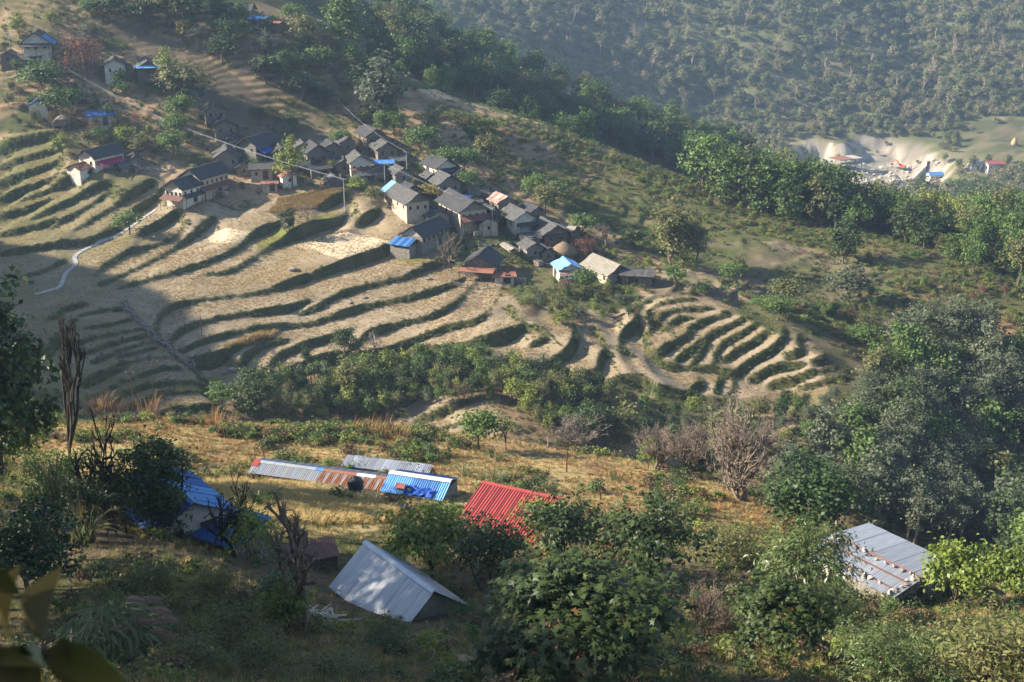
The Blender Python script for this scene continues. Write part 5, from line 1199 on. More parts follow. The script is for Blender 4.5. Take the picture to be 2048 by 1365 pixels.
def blue_shed():
    p = place(842, 990); e = empty('tin_shed', p, R(-18), 'blue tin roofed shed between the rusty and the red roof', 'shed')
    L, run, h, rise = 5.8, 2.3, 1.0, 0.85
    MB().box(-L/2 + .2, L/2 - .2, -run + .3, run - .3, -2.5, h).build('wall', MT['stone'], e)
    tin_slope(e, L, -L/2, 0, h + rise, run, rise, [MT['blue_pale']] * 3 + [MT['blue_tin']] * 3 + [MT['blue_pale']], 1, 0.03, 0.21, 0.84, seed=7)
    tin_slope(e, L, -L/2, 0, h + rise, run, rise, [MT['blue_tin2']], -1, 0.03, 0.21, 0.84, seed=8)
    ridge_cap(e, -L/2 - .05, L/2 + .05, 0, h + rise + 0.07, MT['white_tin'], 0.36)
    v = empty('roof_vent', (-1.0, -run * 0.86, h + 0.16)); v.parent = e; v.name = 'roof_vent'
    MB().box(-0.35, 0.35, -0.4, 0.3, -0.1, 0.55).build('vent_box', MT['blue_tin'], v)
    MB().slab((-0.45, -0.5, 0.55), (0.45, -0.5, 0.55), (0.45, -0.05, 0.78), (-0.45, -0.05, 0.78), 0.03).slab((-0.45, -0.05, 0.78), (0.45, -0.05, 0.78), (0.45, 0.4, 0.55), (-0.45, 0.4, 0.55), 0.03).build('vent_cap', MT['red_roof'], v)
    n = 10; V = []; Fs = []; g = random.Random(9)      # crumpled blue sheet beside the vent
    for i in range(n + 1):
        for j in range(5): V.append((-0.7 + 2.6 * i / n, -run * 1.02 + 0.9 * j / 4, h + 0.14 + 0.34 * j / 4 + g.uniform(0, 0.22)))
    for i in range(n):
        for j in range(4): a = i*5+j; Fs.append((a, a+5, a+6, a+1))
    link('crumpled_sheet', mesh_py('crumpled_sheet', V, Fs, MT['blue_tarp']), e)
blue_shed()
def back_shed():
    p = place(772, 949); e = empty('tin_shed', p, R(-15), 'low shed with patched pale grey sheets behind the long shed', 'shed')
    L = 8.8; MB().box(-L/2 + .2, L/2 - .2, -0.4, 1.2, -2.5, 0.55).build('wall', MT['stone_brown'], e)
    tin_slope(e, L, -L/2, 1.3, 0.95, 1.9, 0.3, [MT['grey_tin2'], MT['bright_tin'], MT['grey_tin'], MT['grey_tin2'], MT['grey_tin'], MT['bright_tin'], MT['grey_tin'], MT['grey_tin2'], MT['grey_tin'], MT['bright_tin'], MT['grey_tin2']], 1, 0.02, 0.21, 0.8, seed=10)
back_shed()
def red_shed():
    p = place(1020, 1062); e = empty('red_roofed_house', p, R(-25), 'house with a broad red corrugated roof half hidden by trees', 'house')
    L = 7.2; fr = 2.6; h = 1.05
    MB().box(-L/2 + .3, L/2 - .3, -fr + 0.3, fr - 0.3, -2.5, h + 0.05).build('wall', MT['white'], e)
    tin_slope(e, L, -L/2, fr, h + 1.25, fr * 2 + 0.3, 1.25, [MT['red_tin']], 1, 0.03, 0.24, 0.85, seed=11)
    ridge_cap(e, -L/2 - .05, L/2 + .05, fr, h + 1.32, MT['red_tin'], 0.25)
    for x in (-3.5, 0, 3.5): add_window(e, x, -fr + 0.29, 0.5, math.pi, 0.9, 0.9)
    MB().box(-L/2 + .35, L/2 - .35, fr - 0.32, fr - 0.25, h, h + 1.15).build('back_gable', MT['white'], e)
    link('door', cached('door', lambda: door_me(0.9, 1.8)), e, (2.0, -fr + 0.29, -0.6), (0, 0, math.pi))
red_shed()
def stone_house_near():
    p = place(1744, 1178); e = empty('stone_house', p, R(127), 'stone house with a tin roof weighed down by rocks beside the mango tree', 'house')
    L, W, h, rise = 6.8, 5.4, 2.3, 0.32
    wv, wf = wall_mesh(L, W, h, rise, 2.5); link('wall', mesh_py('wall', wv, wf, MT['stone']), e)
    MB().box(L/2 - 3.0, L/2 + 0.01, W/2 + 0.005, W/2 + 0.02, -0.4, h - 0.05).build('plaster', MT['white'], e)
    k = rise / (W/2); ov = 0.5; z = h + rise + 0.1
    tin_slope(e, L + 0.8, -L/2 - .4, 0, z, W/2 + ov, (W/2 + ov) * k, [MT['grey_tin2'], MT['grey_tin'], MT['grey_tin2'], MT['grey_tin2']], -1, 0.005, 0.22, 0.84, seed=12)
    tin_slope(e, L + 0.8, -L/2 - .4, 0, z, W/2 + 1.6, (W/2 + 1.6) * k, [MT['grey_tin2'], MT['grey_tin']], 1, 0.005, 0.22, 0.84, seed=13)
    ridge_cap(e, -L/2 - .4, L/2 + .4, 0, z + 0.05, MT['rust_dark'], 0.16)
    for x in (-3.4, 0.0, 3.4): MB().tube([(x, -W/2 - 1.45, -2), (x, -W/2 - 1.45, h - 0.35)], 0.07, 6).build('post', MT['wood'], e)
    for y in (1.2, 2.4): MB().box(-L/2 - .3, L/2 + .3, y - 0.06, y + 0.06, z - k*y + 0.05, z - k*y + 0.09).build('batten', MT['rust_dark'], e)
    add_window(e, -L/2 - 0.015, -0.6, 1.2, math.pi/2); add_window(e, 1.5, W/2 + 0.03, 1.1, 0)
    M4 = Matrix.Translation(p) @ Matrix.Rotation(R(127), 4, 'Z'); g = random.Random(5)
    for i in range(34):
        if i < 12: x, y = -L/2 - .3 + (L + 0.4) * i / 11, 0.35 + g.uniform(-.12, .12)
        elif i < 20: x, y = -L/2 - .2 + g.uniform(0, 0.35), 0.3 + (W/2) * (i - 12) / 7
        else: x, y = g.uniform(-L/2, L/2), g.choice((1.2, 2.4, 2.75)) + g.uniform(-.12, .12)
        q = M4 @ Vector((x, y, z - k * y + 0.09)); s = g.uniform(0.13, 0.25)
        o = link('roof_stone', g.choice(PALE + ROCKS[:2]), None, q, (g.random()*6, g.random(), g.random()*6), (s * 1.3, s, s * 0.8))
        tag(o, 'rock holding down the tin roof of the near stone house', 'rock', 'rocks weighing down the tin roof')
stone_house_near()
def blue_houses():
    p = place(352, 1062); e = empty('blue_roofed_house', p, R(128), 'blue tin roofed house with a white gable behind the narrow dark tree', 'house')
    L, W, h, rise = 6.6, 5.0, 2.3, 1.3
    wv, wf = wall_mesh(L, W, h, rise, 3.0); link('wall', mesh_py('wall', wv, wf, MT['white']), e)
    k = rise / (W/2); z = h + rise + 0.06
    tin_slope(e, L + 1, -L/2 - .5, 0, z, W/2 + .5, (W/2 + .5) * k, [MT['blue_tin'], MT['blue_tin2']], 1, 0.02, 0.22, 0.84, seed=14)
    tin_slope(e, L + 1, -L/2 - .5, 0, z, W/2 + .5, (W/2 + .5) * k, [MT['blue_tin2']], -1, 0.025, 0.22, 0.84, seed=15)
    ridge_cap(e, -L/2 - .5, L/2 + .5, 0, z + 0.05, MT['blue_tin'], 0.25)
    add_window(e, -L/2 - 0.015, 1.2, 1.3, math.pi/2, 0.9, 1.0)
    link('door', cached('door', lambda: door_me(0.9, 1.8)), e, (-L/2 - 0.01, -1.0, 0), (0, 0, math.pi/2))
    p = place(445, 1092); e = empty('tin_shed', p, R(-28), 'low shed with a plain deep blue roof beneath the white gable', 'shed')
    L = 5.6; MB().box(-L/2 + .2, L/2 - .2, -1.5, 1.5, -2.5, 1.3).build('wall', MT['stone_brown'], e)
    tin_slope(e, L, -L/2, 1.8, 1.95, 3.7, 0.55, [MT['blue_tin2']], 1, 0.02, 0.22, 0.8, seed=16)
    ridge_cap(e, -L/2, L/2, 1.8, 2.0, MT['blue_tin'], 0.2)
blue_houses()
def water_tank():
    p = place(712, 990); e = empty('water_tank', p, 0.4, 'ribbed black water tank with sun glare painted on its lower half beside the rusty roof', 'water tank')
    prof = [(0.66, -0.3), (0.66, 0.05)]
    for i in range(5): z = 0.05 + i * 0.26; prof += [(0.66, z), (0.70, z + 0.05), (0.70, z + 0.19), (0.66, z + 0.24)]
    MB().lathe([q for q in prof if q[1] < 0.62] + [(0.68, 0.62)], 24).build('lower_body', MT['plastic_glare'], e, smooth=True)  # pale lower half is sun glare put into the colour
    MB().lathe([(0.68, 0.621)] + [q for q in prof if q[1] > 0.63], 24).build('upper_body', MT['plastic_black'], e, smooth=True)
    MB().lathe([(0.66, 1.33), (0.6, 1.48), (0.35, 1.6), (0.22, 1.62), (0.22, 1.72), (0.05, 1.74)], 24).build('lid', MT['plastic_black'], e, smooth=True)
water_tank()
stone_wall([(622,972),(680,985),(740,997),(780,1008),(815,1022)], 'loose stone revetment below the rusty shed roof', 0.28, 0.24, 3)
def small_roof(u, v, th, label, mt, L, run, h):
    p = place(u, v); e = empty('tin_shed', p, R(th), label, 'shed'); MB().box(-L/2+.15, L/2-.15, -run/2, run/2, -2, h).build('wall', MT['stone_brown'], e)
    tin_slope(e, L, -L/2, run/2 + .2, h + 0.3, run + .4, 0.25, [mt], 1, 0.02, 0.2, 0.8)
small_roof(625, 1128, 20, 'weathered brown-roofed lean-to behind the lopped tree', MT['rust_dark'], 3.4, 2.0, 0.9)
pole(1133, 945, 52, 'dark brown wooden post standing on the dry spur', 'pole_metal', 0.08, 0, cat='post')
pole(1343, 1036, 54, 'grey metal post with a white tip among yellow bushes', 'pole_grey', 0.07, 0, cat='post')
pole(1203, 1003, 40, 'leaning dark post behind the wide tree', 'pole_metal', 0.06, 0, -0.2, cat='post')
pole(718, 936, 52, 'thin pale post behind the patched shed roof', 'wood_pale', 0.045, 0, cat='post')
pole(532, 926, 44, 'crooked dark stake behind the grey end of the long shed', 'wood', 0.04, 0, -0.15, cat='post')
pole(511, 926, 36, 'upright dark stake at the red tipped end of the long shed', 'wood', 0.035, 0, cat='post')
pole(1096, 893, 24, 'short broken stump post on the spur edge', 'wood_pale', 0.08, 0, cat='post')
def sticks(u, v):
    p = place(u, v); e = empty('stick_pile', p, 0, 'loose pile of peeled white sticks beside the grey shed', 'stick pile'); g = random.Random(3)
    for i in range(24):
        a = g.gauss(0.2, 0.7); L = g.uniform(0.6, 1.3); c = Vector((g.gauss(0, .5), g.gauss(0, .35), 0)); c.z = ground(p[0]+c.x, p[1]+c.y) - p[2] + 0.12 + 0.012 * i
        d = Vector((math.cos(a), math.sin(a), g.uniform(-.12, .12))) * L
        MB().tube([c - d, c + Vector((0, 0, 0.05)), c + d], [0.022, 0.03, 0.018], 5).build('stick', MT['stick'], e)
sticks(640, 1240)
p_ = place(812, 1308)
tag(MB().tube([(-0.45, 0, 0.1), (0, -0.06, 0.1), (0.3, 0.0, 0.14), (0.48, 0.1, 0.18)], [0.02, 0.03, 0.03, 0.02], 6).build('stick', MT['stick'], None, p_), 'single curved white stick on the trampled grass below the shed', 'stick')
# ---------------------------------------------------------------- the works in the far valley
def far_place(u, v): return hit(u, v, None, 400.0)
def works():
    p = far_place(1690, 338); e = empty('concrete_building', p, R(28), 'unfinished concrete building with open upper floor at the valley works', 'building')
    for z in (0.0, 3.4, 6.8): MB().box(-9, 9, -5, 5, z - 0.25, z).build('floor_slab', MT['concrete'], e)
    MB().box(-8.8, 8.8, -4.8, 4.8, -8, -0.26).build('wall', MT['white'], e)
    for x in (-8.6, -4.3, 0, 4.3, 8.6):
        for y in (-4.6, 0, 4.6): MB().box(x - .22, x + .22, y - .22, y + .22, 0, 6.55).build('column', MT['concrete'], e)
    MB().box(-8.4, 8.4, 4.3, 4.5, 0, 3.1).build('back_wall', MT['cream'], e)
    MB().box(-9.3, 2, -5.3, 5.3, 6.85, 7.0).build('roof_sheet', MT['rust_full'], e)
    p = far_place(1803, 338); e = empty('excavator', p, R(150), 'orange excavator with raised arm on the pale valley works', 'excavator')
    for y in (-1.2, 1.2):
        t = MB(); t.box(-2.0, 2.0, y - .35, y + .35, 0.1, 0.95).tube([(-2.0, y - .35, .52), (-2.0, y + .35, .52)], 0.42, 10).tube([(2.0, y - .35, .52), (2.0, y + .35, .52)], 0.42, 10); t.build('track', MT['steel'], e)
    MB().box(-2.2, 1.5, -1.35, 1.35, 1.0, 2.1).build('body', MT['excavator'], e)
    c = MB().box(0.1, 1.6, 0.2, 1.3, 2.1, 3.2).build('cab', MT['excavator'], e)
    MB().box(0.25, 1.62, 0.18, 1.32, 2.35, 3.05).build('cab_window', MT['glass'], c)
    MB().tube([(1.2, -0.3, 1.8), (3.0, -0.3, 4.6), (5.0, -0.3, 5.0)], [0.35, 0.42, 0.28], 6).build('boom', MT['excavator'], e)
    MB().tube([(5.0, -0.3, 5.0), (5.9, -0.3, 2.6)], [0.3, 0.2], 6).build('arm', MT['excavator'], e)
    MB().hexa([(5.4,-.9,1.6),(6.4,-.9,1.8),(6.4,.3,1.8),(5.4,.3,1.6),(5.6,-.9,2.7),(6.3,-.9,2.7),(6.3,.3,2.7),(5.6,.3,2.7)]).build('bucket', MT['steel'], e)
    for k, (u, v, s, lb) in enumerate(((1748, 342, 22, 'pale angular boulder beside the unfinished building'), (1728, 330, 16, 'pale boulder at the foot of the unfinished building'), (1763, 336, 14, 'low pale boulder left of the excavator'), (1790, 362, 26, 'broad pale rock heap below the excavator'))):
        p = far_place(u, v); sc = s * (p[1]*cp) / F / 2; tag(link('boulder', PALE[k], None, (p[0], p[1], p[2] + 0.2), (0, 0, k), (sc, sc * .8, sc * .7)), lb, 'boulder')
    V = []; Fs = []; w = [far_place(u, v) for u, v in ((1852,330),(1850,342),(1838,354),(1824,368),(1812,384),(1798,396),(1780,400))]
    for i, q in enumerate(w):
        q = np.array(q); d = np.array(w[min(i+1, len(w)-1)]) - np.array(w[max(i-1, 0)]); d[2] = 0; d /= np.linalg.norm(d); s = np.array([-d[1], d[0], 0]) * 0.6
        for r in (q + s, q - s): V += [tuple(r - [0, 0, 3]), (r[0], r[1], q[2] + 3.2)]
    for i in range(len(w) - 1): a = 4*i; Fs += [(a, a+4, a+5, a+1), (a+2, a+3, a+7, a+6), (a+1, a+5, a+7, a+3)]
    tag(link('retaining_wall', mesh_py('retaining_wall', V, Fs, MT['concrete'])), 'long grey concrete retaining wall curving below the works', 'wall', kind='thing')
    for (u, v, th, L, W, h, wl, rf, lb) in ((1868,362,8,9,6,5,'white','blue_tin','white house with a blue roof beside the retaining wall'), (1985,345,10,11,7,7,'white','red_roof','tall white house with a red brown roof in the far valley'),
        (2010,350,20,8,6,3.5,'ochre','rust_full','low house with an orange brown roof beside the tall white valley house'), (1948,338,8,7,5,4,'white','grey_tin','small white grey-roofed house left of the tall valley house'), (1980,362,30,5,4,2.5,'ochre','rust_full','small orange roofed hut under the tall valley house'),
        (2042,428,12,13,8,6,'white','grey_tin','pale grey building at the valley edge of the picture'), (2012,436,12,9,5,3,'cream','grey_stain','long pale open shed at the valley edge')):
        H('valley_house', lb, u, v, th, L, W, h, 1.4, wl, rf, 0.6, 3, 2, base=far_place(u, v), deep=6)
    p = far_place(2028, 290); e = empty('haystack', p, 0, 'golden conical haystack on the far valley terraces', 'haystack'); MB().lathe([(1.7, -0.5), (1.9, 0.9), (1.6, 2.2), (0.8, 3.6), (0.1, 4.4)], 16).build('stack', MT['straw'], e, smooth=True); MB().tube([(0,0,3.5),(0,0,5.0)], 0.1, 5).build('pole', MT['wood'], e)
works()
# ---------------------------------------------------------------- trees one can point at: (pattern, u, v of the foot, width, height in pixels, name, label)
TREES = [
 ('round',258,470,54,46,'round_tree','round dark green tree beside the stone path'),
 ('conical',577,464,42,48,'conical_tree','small conical evergreen standing on the upper field edge'),
 ('bare',622,452,46,50,'bare_tree','grey leafless bush beside the small conical evergreen'),
 ('light',583,376,54,92,'light_tree','tall yellow-green tree beside the half rusted white shed'),
 ('bare',905,540,96,78,'bare_tree','wide leafless tree beside the blue annex house'),
 ('umbrella',1164,474,64,44,'umbrella_tree','flat-topped umbrella-shaped tree east of the village houses'),
 ('pollard',1222,500,60,56,'pale_lopped_tree','pale lopped bare tree beside the umbrella-shaped tree'),
 ('darkround',1266,500,52,46,'dark_tree','dark round tree right of the pale lopped tree'),
 ('tall',1345,535,90,142,'tall_tree','tall loose tree rising above the eastern village end'),
 ('tall',1385,530,60,105,'tall_tree','shorter companion behind the tall loose tree at the village end'),
 ('round',892,348,52,52,'round_tree','western one of the paired round trees above the slate house'),
 ('round',932,346,50,50,'round_tree','eastern one of the paired round trees above the slate house'),
 ('round',936,386,46,46,'round_tree','round tree just below the paired round trees'),
 ('olive',975,330,60,60,'olive_tree','olive brown loose tree right of the paired round trees'),
 ('light',998,366,32,28,'light_bush','light yellowish bush above the orange rust roof'),
 ('round',1068,400,46,52,'round_tree','green tree right of the orange rust roof'),
 ('olive',1090,424,64,58,'olive_tree','broad olive tree below the brown slope, right of the rust roof'),
 ('round',1118,400,36,40,'round_tree','small green tree behind the broad olive tree'),
 ('round',588,142,46,40,'round_tree','small round tree lit on the crest below the sheds'),
 ('round',645,150,48,56,'round_tree','round tree with a visible trunk on the crest slope'),
 ('round',586,52,50,42,'round_tree','tree right behind the rusted shed on the crest'),
 ('olive',612,92,64,60,'olive_tree','bushy olive tree beside the crest field'),
 ('tall',694,95,100,105,'tall_tree','tall broad tree at the head of the crest'),
 ('brownbush',650,98,50,34,'brown_bush','brown leafless scrub under the tall crest tree'),
 ('darkround',536,168,66,58,'dark_tree','dark shaded tree on the slope below the crest field'),
 ('darkround',600,200,76,56,'dark_tree','broad dark tree below the small round crest tree'),
 ('darkround',646,214,50,42,'dark_tree','dark shrubby tree above the brown slope pole'),
 ('dark',765,252,116,135,'forest_tree','large dark tree at the western end of the sunlit crest line'),
 ('round',705,180,36,42,'round_tree','slim green tree left of the large dark crest tree'),
 ('round',766,275,36,52,'round_tree','left stem of the lopped twin tree above the village core'),
 ('round',792,278,38,54,'round_tree','right stem of the lopped twin tree above the village core'),
 ('light',728,245,20,26,'light_bush','little lopped tree left of the twin tree'),
 ('round',842,306,64,54,'round_tree','green tree cluster above the low slate house'),
 ('olive',866,272,44,46,'olive_tree','thin feathery tree behind the green cluster'),
 ('darkround',585,268,34,38,'dark_tree','small dark tree above the house with blue tarpaulins'),
 ('round',516,242,34,30,'round_tree','small tree on the brown slope above the tarpaulin house'),
 ('olive',545,240,28,28,'olive_tree','small olive shrub on the brown slope'),
 ('round',681,295,40,36,'round_tree','green tree behind the uppermost dark slate house'),
 ('light',980,268,50,34,'light_bush','yellow-green bush on the scrubby slope under the crest path'),
 ('light',38,76,40,44,'light_tree','yellow-green tree behind the highest western house'),
 ('light',102,52,26,30,'light_tree','small yellow-green tree above the highest western house'),
 ('grey',186,106,52,62,'grey_tree','grey-green tree behind the brown bare thicket'),
 ('brownbush',170,160,84,90,'brown_bush','large brown bare thicket between the western houses'),
 ('round',84,192,86,66,'round_tree','broad bright green tree below the highest western house'),
 ('round',118,240,66,64,'round_tree','green tree beside the deep blue hut'),
 ('round',150,215,44,40,'round_tree','small green tree right of the deep blue hut'),
 ('brownbush',142,262,50,46,'brown_bush','brown scrub above the large grey rock face'),
 ('round',246,176,34,36,'round_tree','upper of two ball-shaped trees in front of the slate houses'),
 ('round',249,192,32,28,'round_tree','lower of two ball-shaped trees in front of the slate houses'),
 ('light',333,168,36,64,'light_tree','tall yellow-lit tree beside the blue edged slate house'),
 ('olive',366,208,104,82,'olive_tree','wide ragged olive tree right of the blue edged slate house'),
 ('round',366,254,60,64,'round_tree','dense green tree above the short steel pole'),
 ('round',350,278,50,46,'round_tree','dense green tree touching the short steel pole'),
 ('round',342,318,48,56,'round_tree','rounded tree under the wires right of the western garden'),
 ('light',252,292,42,42,'light_tree','pale green tree behind the western garden wall'),
 ('round',204,292,38,38,'round_tree','green tree left of the pale tree in the western garden'),
 ('olive',176,300,34,40,'olive_tree','olive shrub above the magenta awning house'),
 ('light',124,312,44,40,'light_bush','light green bush on the western small terraces'),
 ('olive',285,312,50,40,'olive_tree','brownish tree beside the western garden wall'),
 ('round',180,34,40,36,'round_tree','lit green tree at the top of the western slope'),
 ('darkround',222,40,60,50,'dark_tree','dark tree right of the lit tree at the top of the slope'),
 ('darkround',290,52,70,56,'dark_tree','dark tree clump left of the crest wood'),
 ('olive',340,58,70,76,'olive_tree','ragged tree at the left end of the crest wood'),
 ('round',372,46,90,80,'round_tree','tall green tree in the middle of the crest wood'),
 ('yellow',369,88,38,48,'yellow_tree','yellowing tree in front of the crest wood'),
 ('grey',398,98,48,44,'grey_tree','pale blue-green tree right of the yellowing tree'),
 ('darkround',446,125,66,52,'dark_tree','shaded dark tree below the crest barn'),
 ('light',480,92,44,34,'light_bush','lit bush on the crest field below the barn'),
 ('light',505,340,30,22,'light_bush','little bright bush by the small grey-roofed house'),
 ('brownbush',668,345,34,26,'brown_bush','brown shrub in front of the village core'),
 ('light',712,388,40,34,'light_bush','green shrubs at the upper right field corner'),
 ('olive',750,404,44,28,'olive_bush','olive shrubs left of the long barn-like house'),
 ('yellow',860,395,60,24,'yellow_bush','yellow-green garden shrubs below the grey slate house'),
 ('yellow',828,378,12,22,'yellow_bush','bright yellow slender shrub behind the barn-like house'),
 ('light',1068,470,16,30,'light_bush','slender light green plant beside the whitewashed gable'),
 ('brownbush',1168,512,56,38,'brown_bush','brown twiggy scrub between haystack and pale bare tree'),
 ('light',1230,520,14,26,'light_bush','pale tufted plant behind the pale-roofed house'),
 ('light',1297,540,16,26,'light_bush','pale tufted plant at the end of the low stone shed'),
 ('round',1350,572,48,42,'round_tree','green tree on the ridge right of the low stone shed'),
 ('brownbush',1130,592,46,38,'brown_bush','reddish round bush below the light blue roof'),
 ('round',1166,580,56,40,'round_tree','green bush in front of the light blue roof'),
 ('olive',1118,628,42,34,'olive_bush','olive bush below the reddish round bush'),
 ('light',1125,650,44,26,'light_bush','light low bush above the eastern terraces'),
 ('olive',1135,552,28,24,'olive_bush','dark shrub against the blue porch'),
 ('round',1405,592,34,28,'round_tree','small round tree on the ridge above the terraces'),
 ('round',1460,562,50,36,'round_tree','round tree left of a thin tree under the second terraces'),
 ('tall',1480,560,30,50,'tall_tree','thin upright tree under the second terraces'),
 ('olive',1572,610,78,58,'olive_tree','broad olive topped tree between the two terrace groups'),
 ('round',1550,640,52,50,'round_tree','green tree below the broad olive topped tree'),
 ('round',1520,622,40,30,'round_tree','smaller green tree left below the olive topped tree'),
 ('dark',1697,604,82,74,'dark_tree','dark spreading tree shading the second terraces'),
 ('round',1724,690,56,42,'round_tree','pale rounded bush right of the eastern terraces'),
 ('bare',1768,668,30,30,'bare_tree','little pale bare tree behind the pale rounded bush'),
 ('light',1880,712,56,44,'light_tree','thin-stemmed yellow-green tree on the eastern ridge path'),
 ('oval',520,838,100,122,'oval_tree','big dense oval evergreen in front of the western terraces'),
 ('round',448,812,60,44,'round_tree','low bright bush left of the big oval evergreen'),
 ('darkround',690,712,50,54,'dark_tree','feathery dark tree at the lower edge of the middle fields'),
 ('darkround',614,736,22,44,'dark_tree','small lopped tree left of the feathery dark tree'),
 ('bare',745,708,58,44,'bare_tree','spreading leafless tree at the lower field edge'),
 ('bare',548,722,24,26,'bare_tree','tiny leafless tree in the lowest middle field'),
 ('tall',705,800,60,95,'tall_tree','pale stemmed bamboo-like clump in the gully bank'),
 ('bare',1008,742,44,48,'bare_tree','bare grey tree on the gully bank below the last field'),
 ('brownbush',925,800,46,36,'brown_bush','orange brown bush low on the gully bank'),
 ('round',968,900,84,84,'round_tree','sunlit round tree standing at the far edge of the spur'),
 ('pollard_dark',1012,900,36,62,'lopped_tree','dark lopped trunk beside the sunlit round tree'),
 ('fig',1185,885,80,82,'broadleaf_tree','glossy dark tree behind the bare branches on the spur edge'),
 ('olive',1245,890,86,84,'olive_tree','olive green tree beside the glossy dark tree on the spur edge'),
 ('fan',1160,905,110,80,'lopped_tree','spreading grey lopped tree at the spur edge'),
 ('fan',1312,945,96,104,'lopped_tree','lopped tree with a light leafy base on the spur edge'),
 ('fan',1382,955,96,124,'lopped_tree','second lopped tree left of the largest one'),
 ('fan',1487,1000,185,212,'lopped_tree','largest pale lopped tree with a fan of bare limbs'),
 ('olive',1446,950,110,145,'olive_tree','olive leafed tree behind the largest lopped tree'),
 ('fig',1400,955,80,60,'broadleaf_tree','dark leafy growth at the feet of the lopped trees'),
 ('lime' if 0 else 'limebush',1300,940,60,70,'light_bush','bright large-leaved bush between the lopped trees'),
 ('pollard',1462,985,50,56,'lopped_tree','small lopped tree left of the largest lopped trunk'),
 ('fig',1622,1068,200,150,'broadleaf_tree','big glossy dome-shaped tree right of the dry spur'),
 ('mango',1612,1232,225,190,'mango_tree','mango tree with drooping lit leaves left of the stone house'),
 ('mango',1662,1262,100,100,'mango_tree','small mango tree against the plastered stone house wall'),
 ('bigleaf',1905,1220,165,150,'bigleaf_tree','bright leafy tree right of the stone house'),
 ('bigleaf',2030,1215,130,130,'bigleaf_tree','bright leafy tree cut by the right picture edge'),
 ('darkleaf',1800,1150,60,70,'dark_tree','dark tree behind the porch roof of the stone house'),
 ('pollard_dark',1810,1110,36,80,'lopped_tree','reddish brown bare tree behind the stone house'),
 ('bigleaf',868,1162,190,160,'bigleaf_tree','broad large-leaved tree between grey shed and red roof'),
 ('darkleaf',985,1190,160,165,'dark_tree','dark leafy tree in front of the red roof'),
 ('darkleaf',1130,1140,190,150,'dark_tree','spreading dark tree over the lower edge of the red roof'),
 ('darkleaf',1290,1160,230,160,'dark_tree','wide airy dark tree right of the red roof'),
 ('bigleaf',1090,1075,110,80,'bigleaf_tree','sunlit leafy tree against the red roof edge'),
 ('castor',1160,1388,345,265,'castor_tree','huge lobed-leaf shrub in the bottom middle'),
 ('castor',1052,1385,140,125,'castor_tree','smaller lobed-leaf shrub left of the huge one'),
 ('castor',1565,1330,190,180,'castor_tree','lobed-leaf shrub below the mango tree'),
 ('mango',1765,1380,180,125,'mango_tree','dense long-leaved bush in front of the stone house'),
 ('thicket',1965,1385,270,165,'thicket','tangled bush filling the lower right corner'),
 ('thicket',1885,1310,120,50,'thicket','vine-grown bush right of the long-leaved bush'),
 ('twigs',1390,1260,190,120,'twig_thicket','dry brown tangle behind the huge lobed-leaf shrub'),
 ('twigs',1200,1120,120,120,'twig_thicket','thin grey twigs rising in front of the red roofed house'),
 ('thicket',1450,1130,160,90,'thicket','yellow-green scrub at the foot of the dry spur'),
 ('thicket',1320,1080,120,80,'thicket','lit yellow scrub around the white-tipped post'),
 ('darkleaf',255,1070,110,150,'dark_tree','dark leafy tree hiding the left end of the blue roof'),
 ('darkleaf',185,1075,120,120,'dark_tree','dark leafy growth under the dark lopped tree'),
 ('narrow',322,1072,118,225,'narrow_tree','narrow dark upright tree in front of the blue roof'),
 ('limebush',502,1130,130,125,'lime_bush','bright lit bush left of the lopped tree'),
 ('stump',132,1000,125,350,'lopped_tree','tall dark lopped tree against the western terraces'),
 ('gnarl',232,1060,150,240,'lopped_tree','dark lopped tree in front of the blue roof'),
 ('gnarl',470,1115,125,165,'lopped_tree','small dark lopped tree before the deep blue shed'),
 ('stump',598,1262,215,300,'lopped_tree','large knobbly lopped tree left of the grey shed'),
 ('bigleaf',575,1270,110,120,'bigleaf_tree','dark leafy undergrowth round the knobbly lopped tree'),
 ('talldark',8,965,260,440,'broadleaf_tree','dark large-leaved tree rising along the left picture edge'),
 ('limebush',45,960,150,210,'lime_bush','yellow-lit leafy tree low at the left picture edge'),
 ('thicket',120,1010,170,130,'thicket','dark thicket under the tall lopped tree'),
 ('fig',60,1200,220,200,'broadleaf_tree','dark leafy shrub in the lower left shade'),
 ('thicket',420,1210,120,80,'thicket','small shaded bush on the slope left of the lopped tree'),
 ('thicket',480,1300,160,100,'thicket','shaded bush on the slope below the stick pile'),
 ('thicket',690,1352,150,50,'thicket','low dark brush at the bottom below the grey shed'),
 ('thicket',540,1362,150,90,'thicket','dark brush at the bottom left of the trampled path'),
 ('thicket',300,1190,130,70,'thicket','low shaded bush left on the bare slope above the plumes'),
 ('thicket',390,1345,150,80,'thicket','dark bush at the bottom right of the plumes'),
 ('fig',560,1235,120,90,'broadleaf_bush','dark leafy bush at the foot of the large lopped tree'),
 ('thicket',770,1300,110,44,'thicket','low bush in the grass in front of the grey shed'),
 ('thicket',930,1240,60,40,'thicket','low green weeds at the corner of the plastic sheeted end'),
]
for kind, u, v, w, h, nm, lb in TREES:
    cat = 'bush' if ('bush' in nm or 'thicket' in nm) else 'tree'
    near = hit(u, min(v, 1364))
    if v > 1364:
        q = at_y(u, 1364, near[1] - (v - 1364) * 0.02); near = (q[0], q[1], ground(q[0], q[1]) - (v - 1364) * 0.012)
    plant(kind, u, v, w, h, nm, lb, cat, at=near, var=(1 if u < 500 else 0) if kind == 'stump' else (None if kind != 'gnarl' else (2 + (u % 2) if u < 500 else u % 2)))
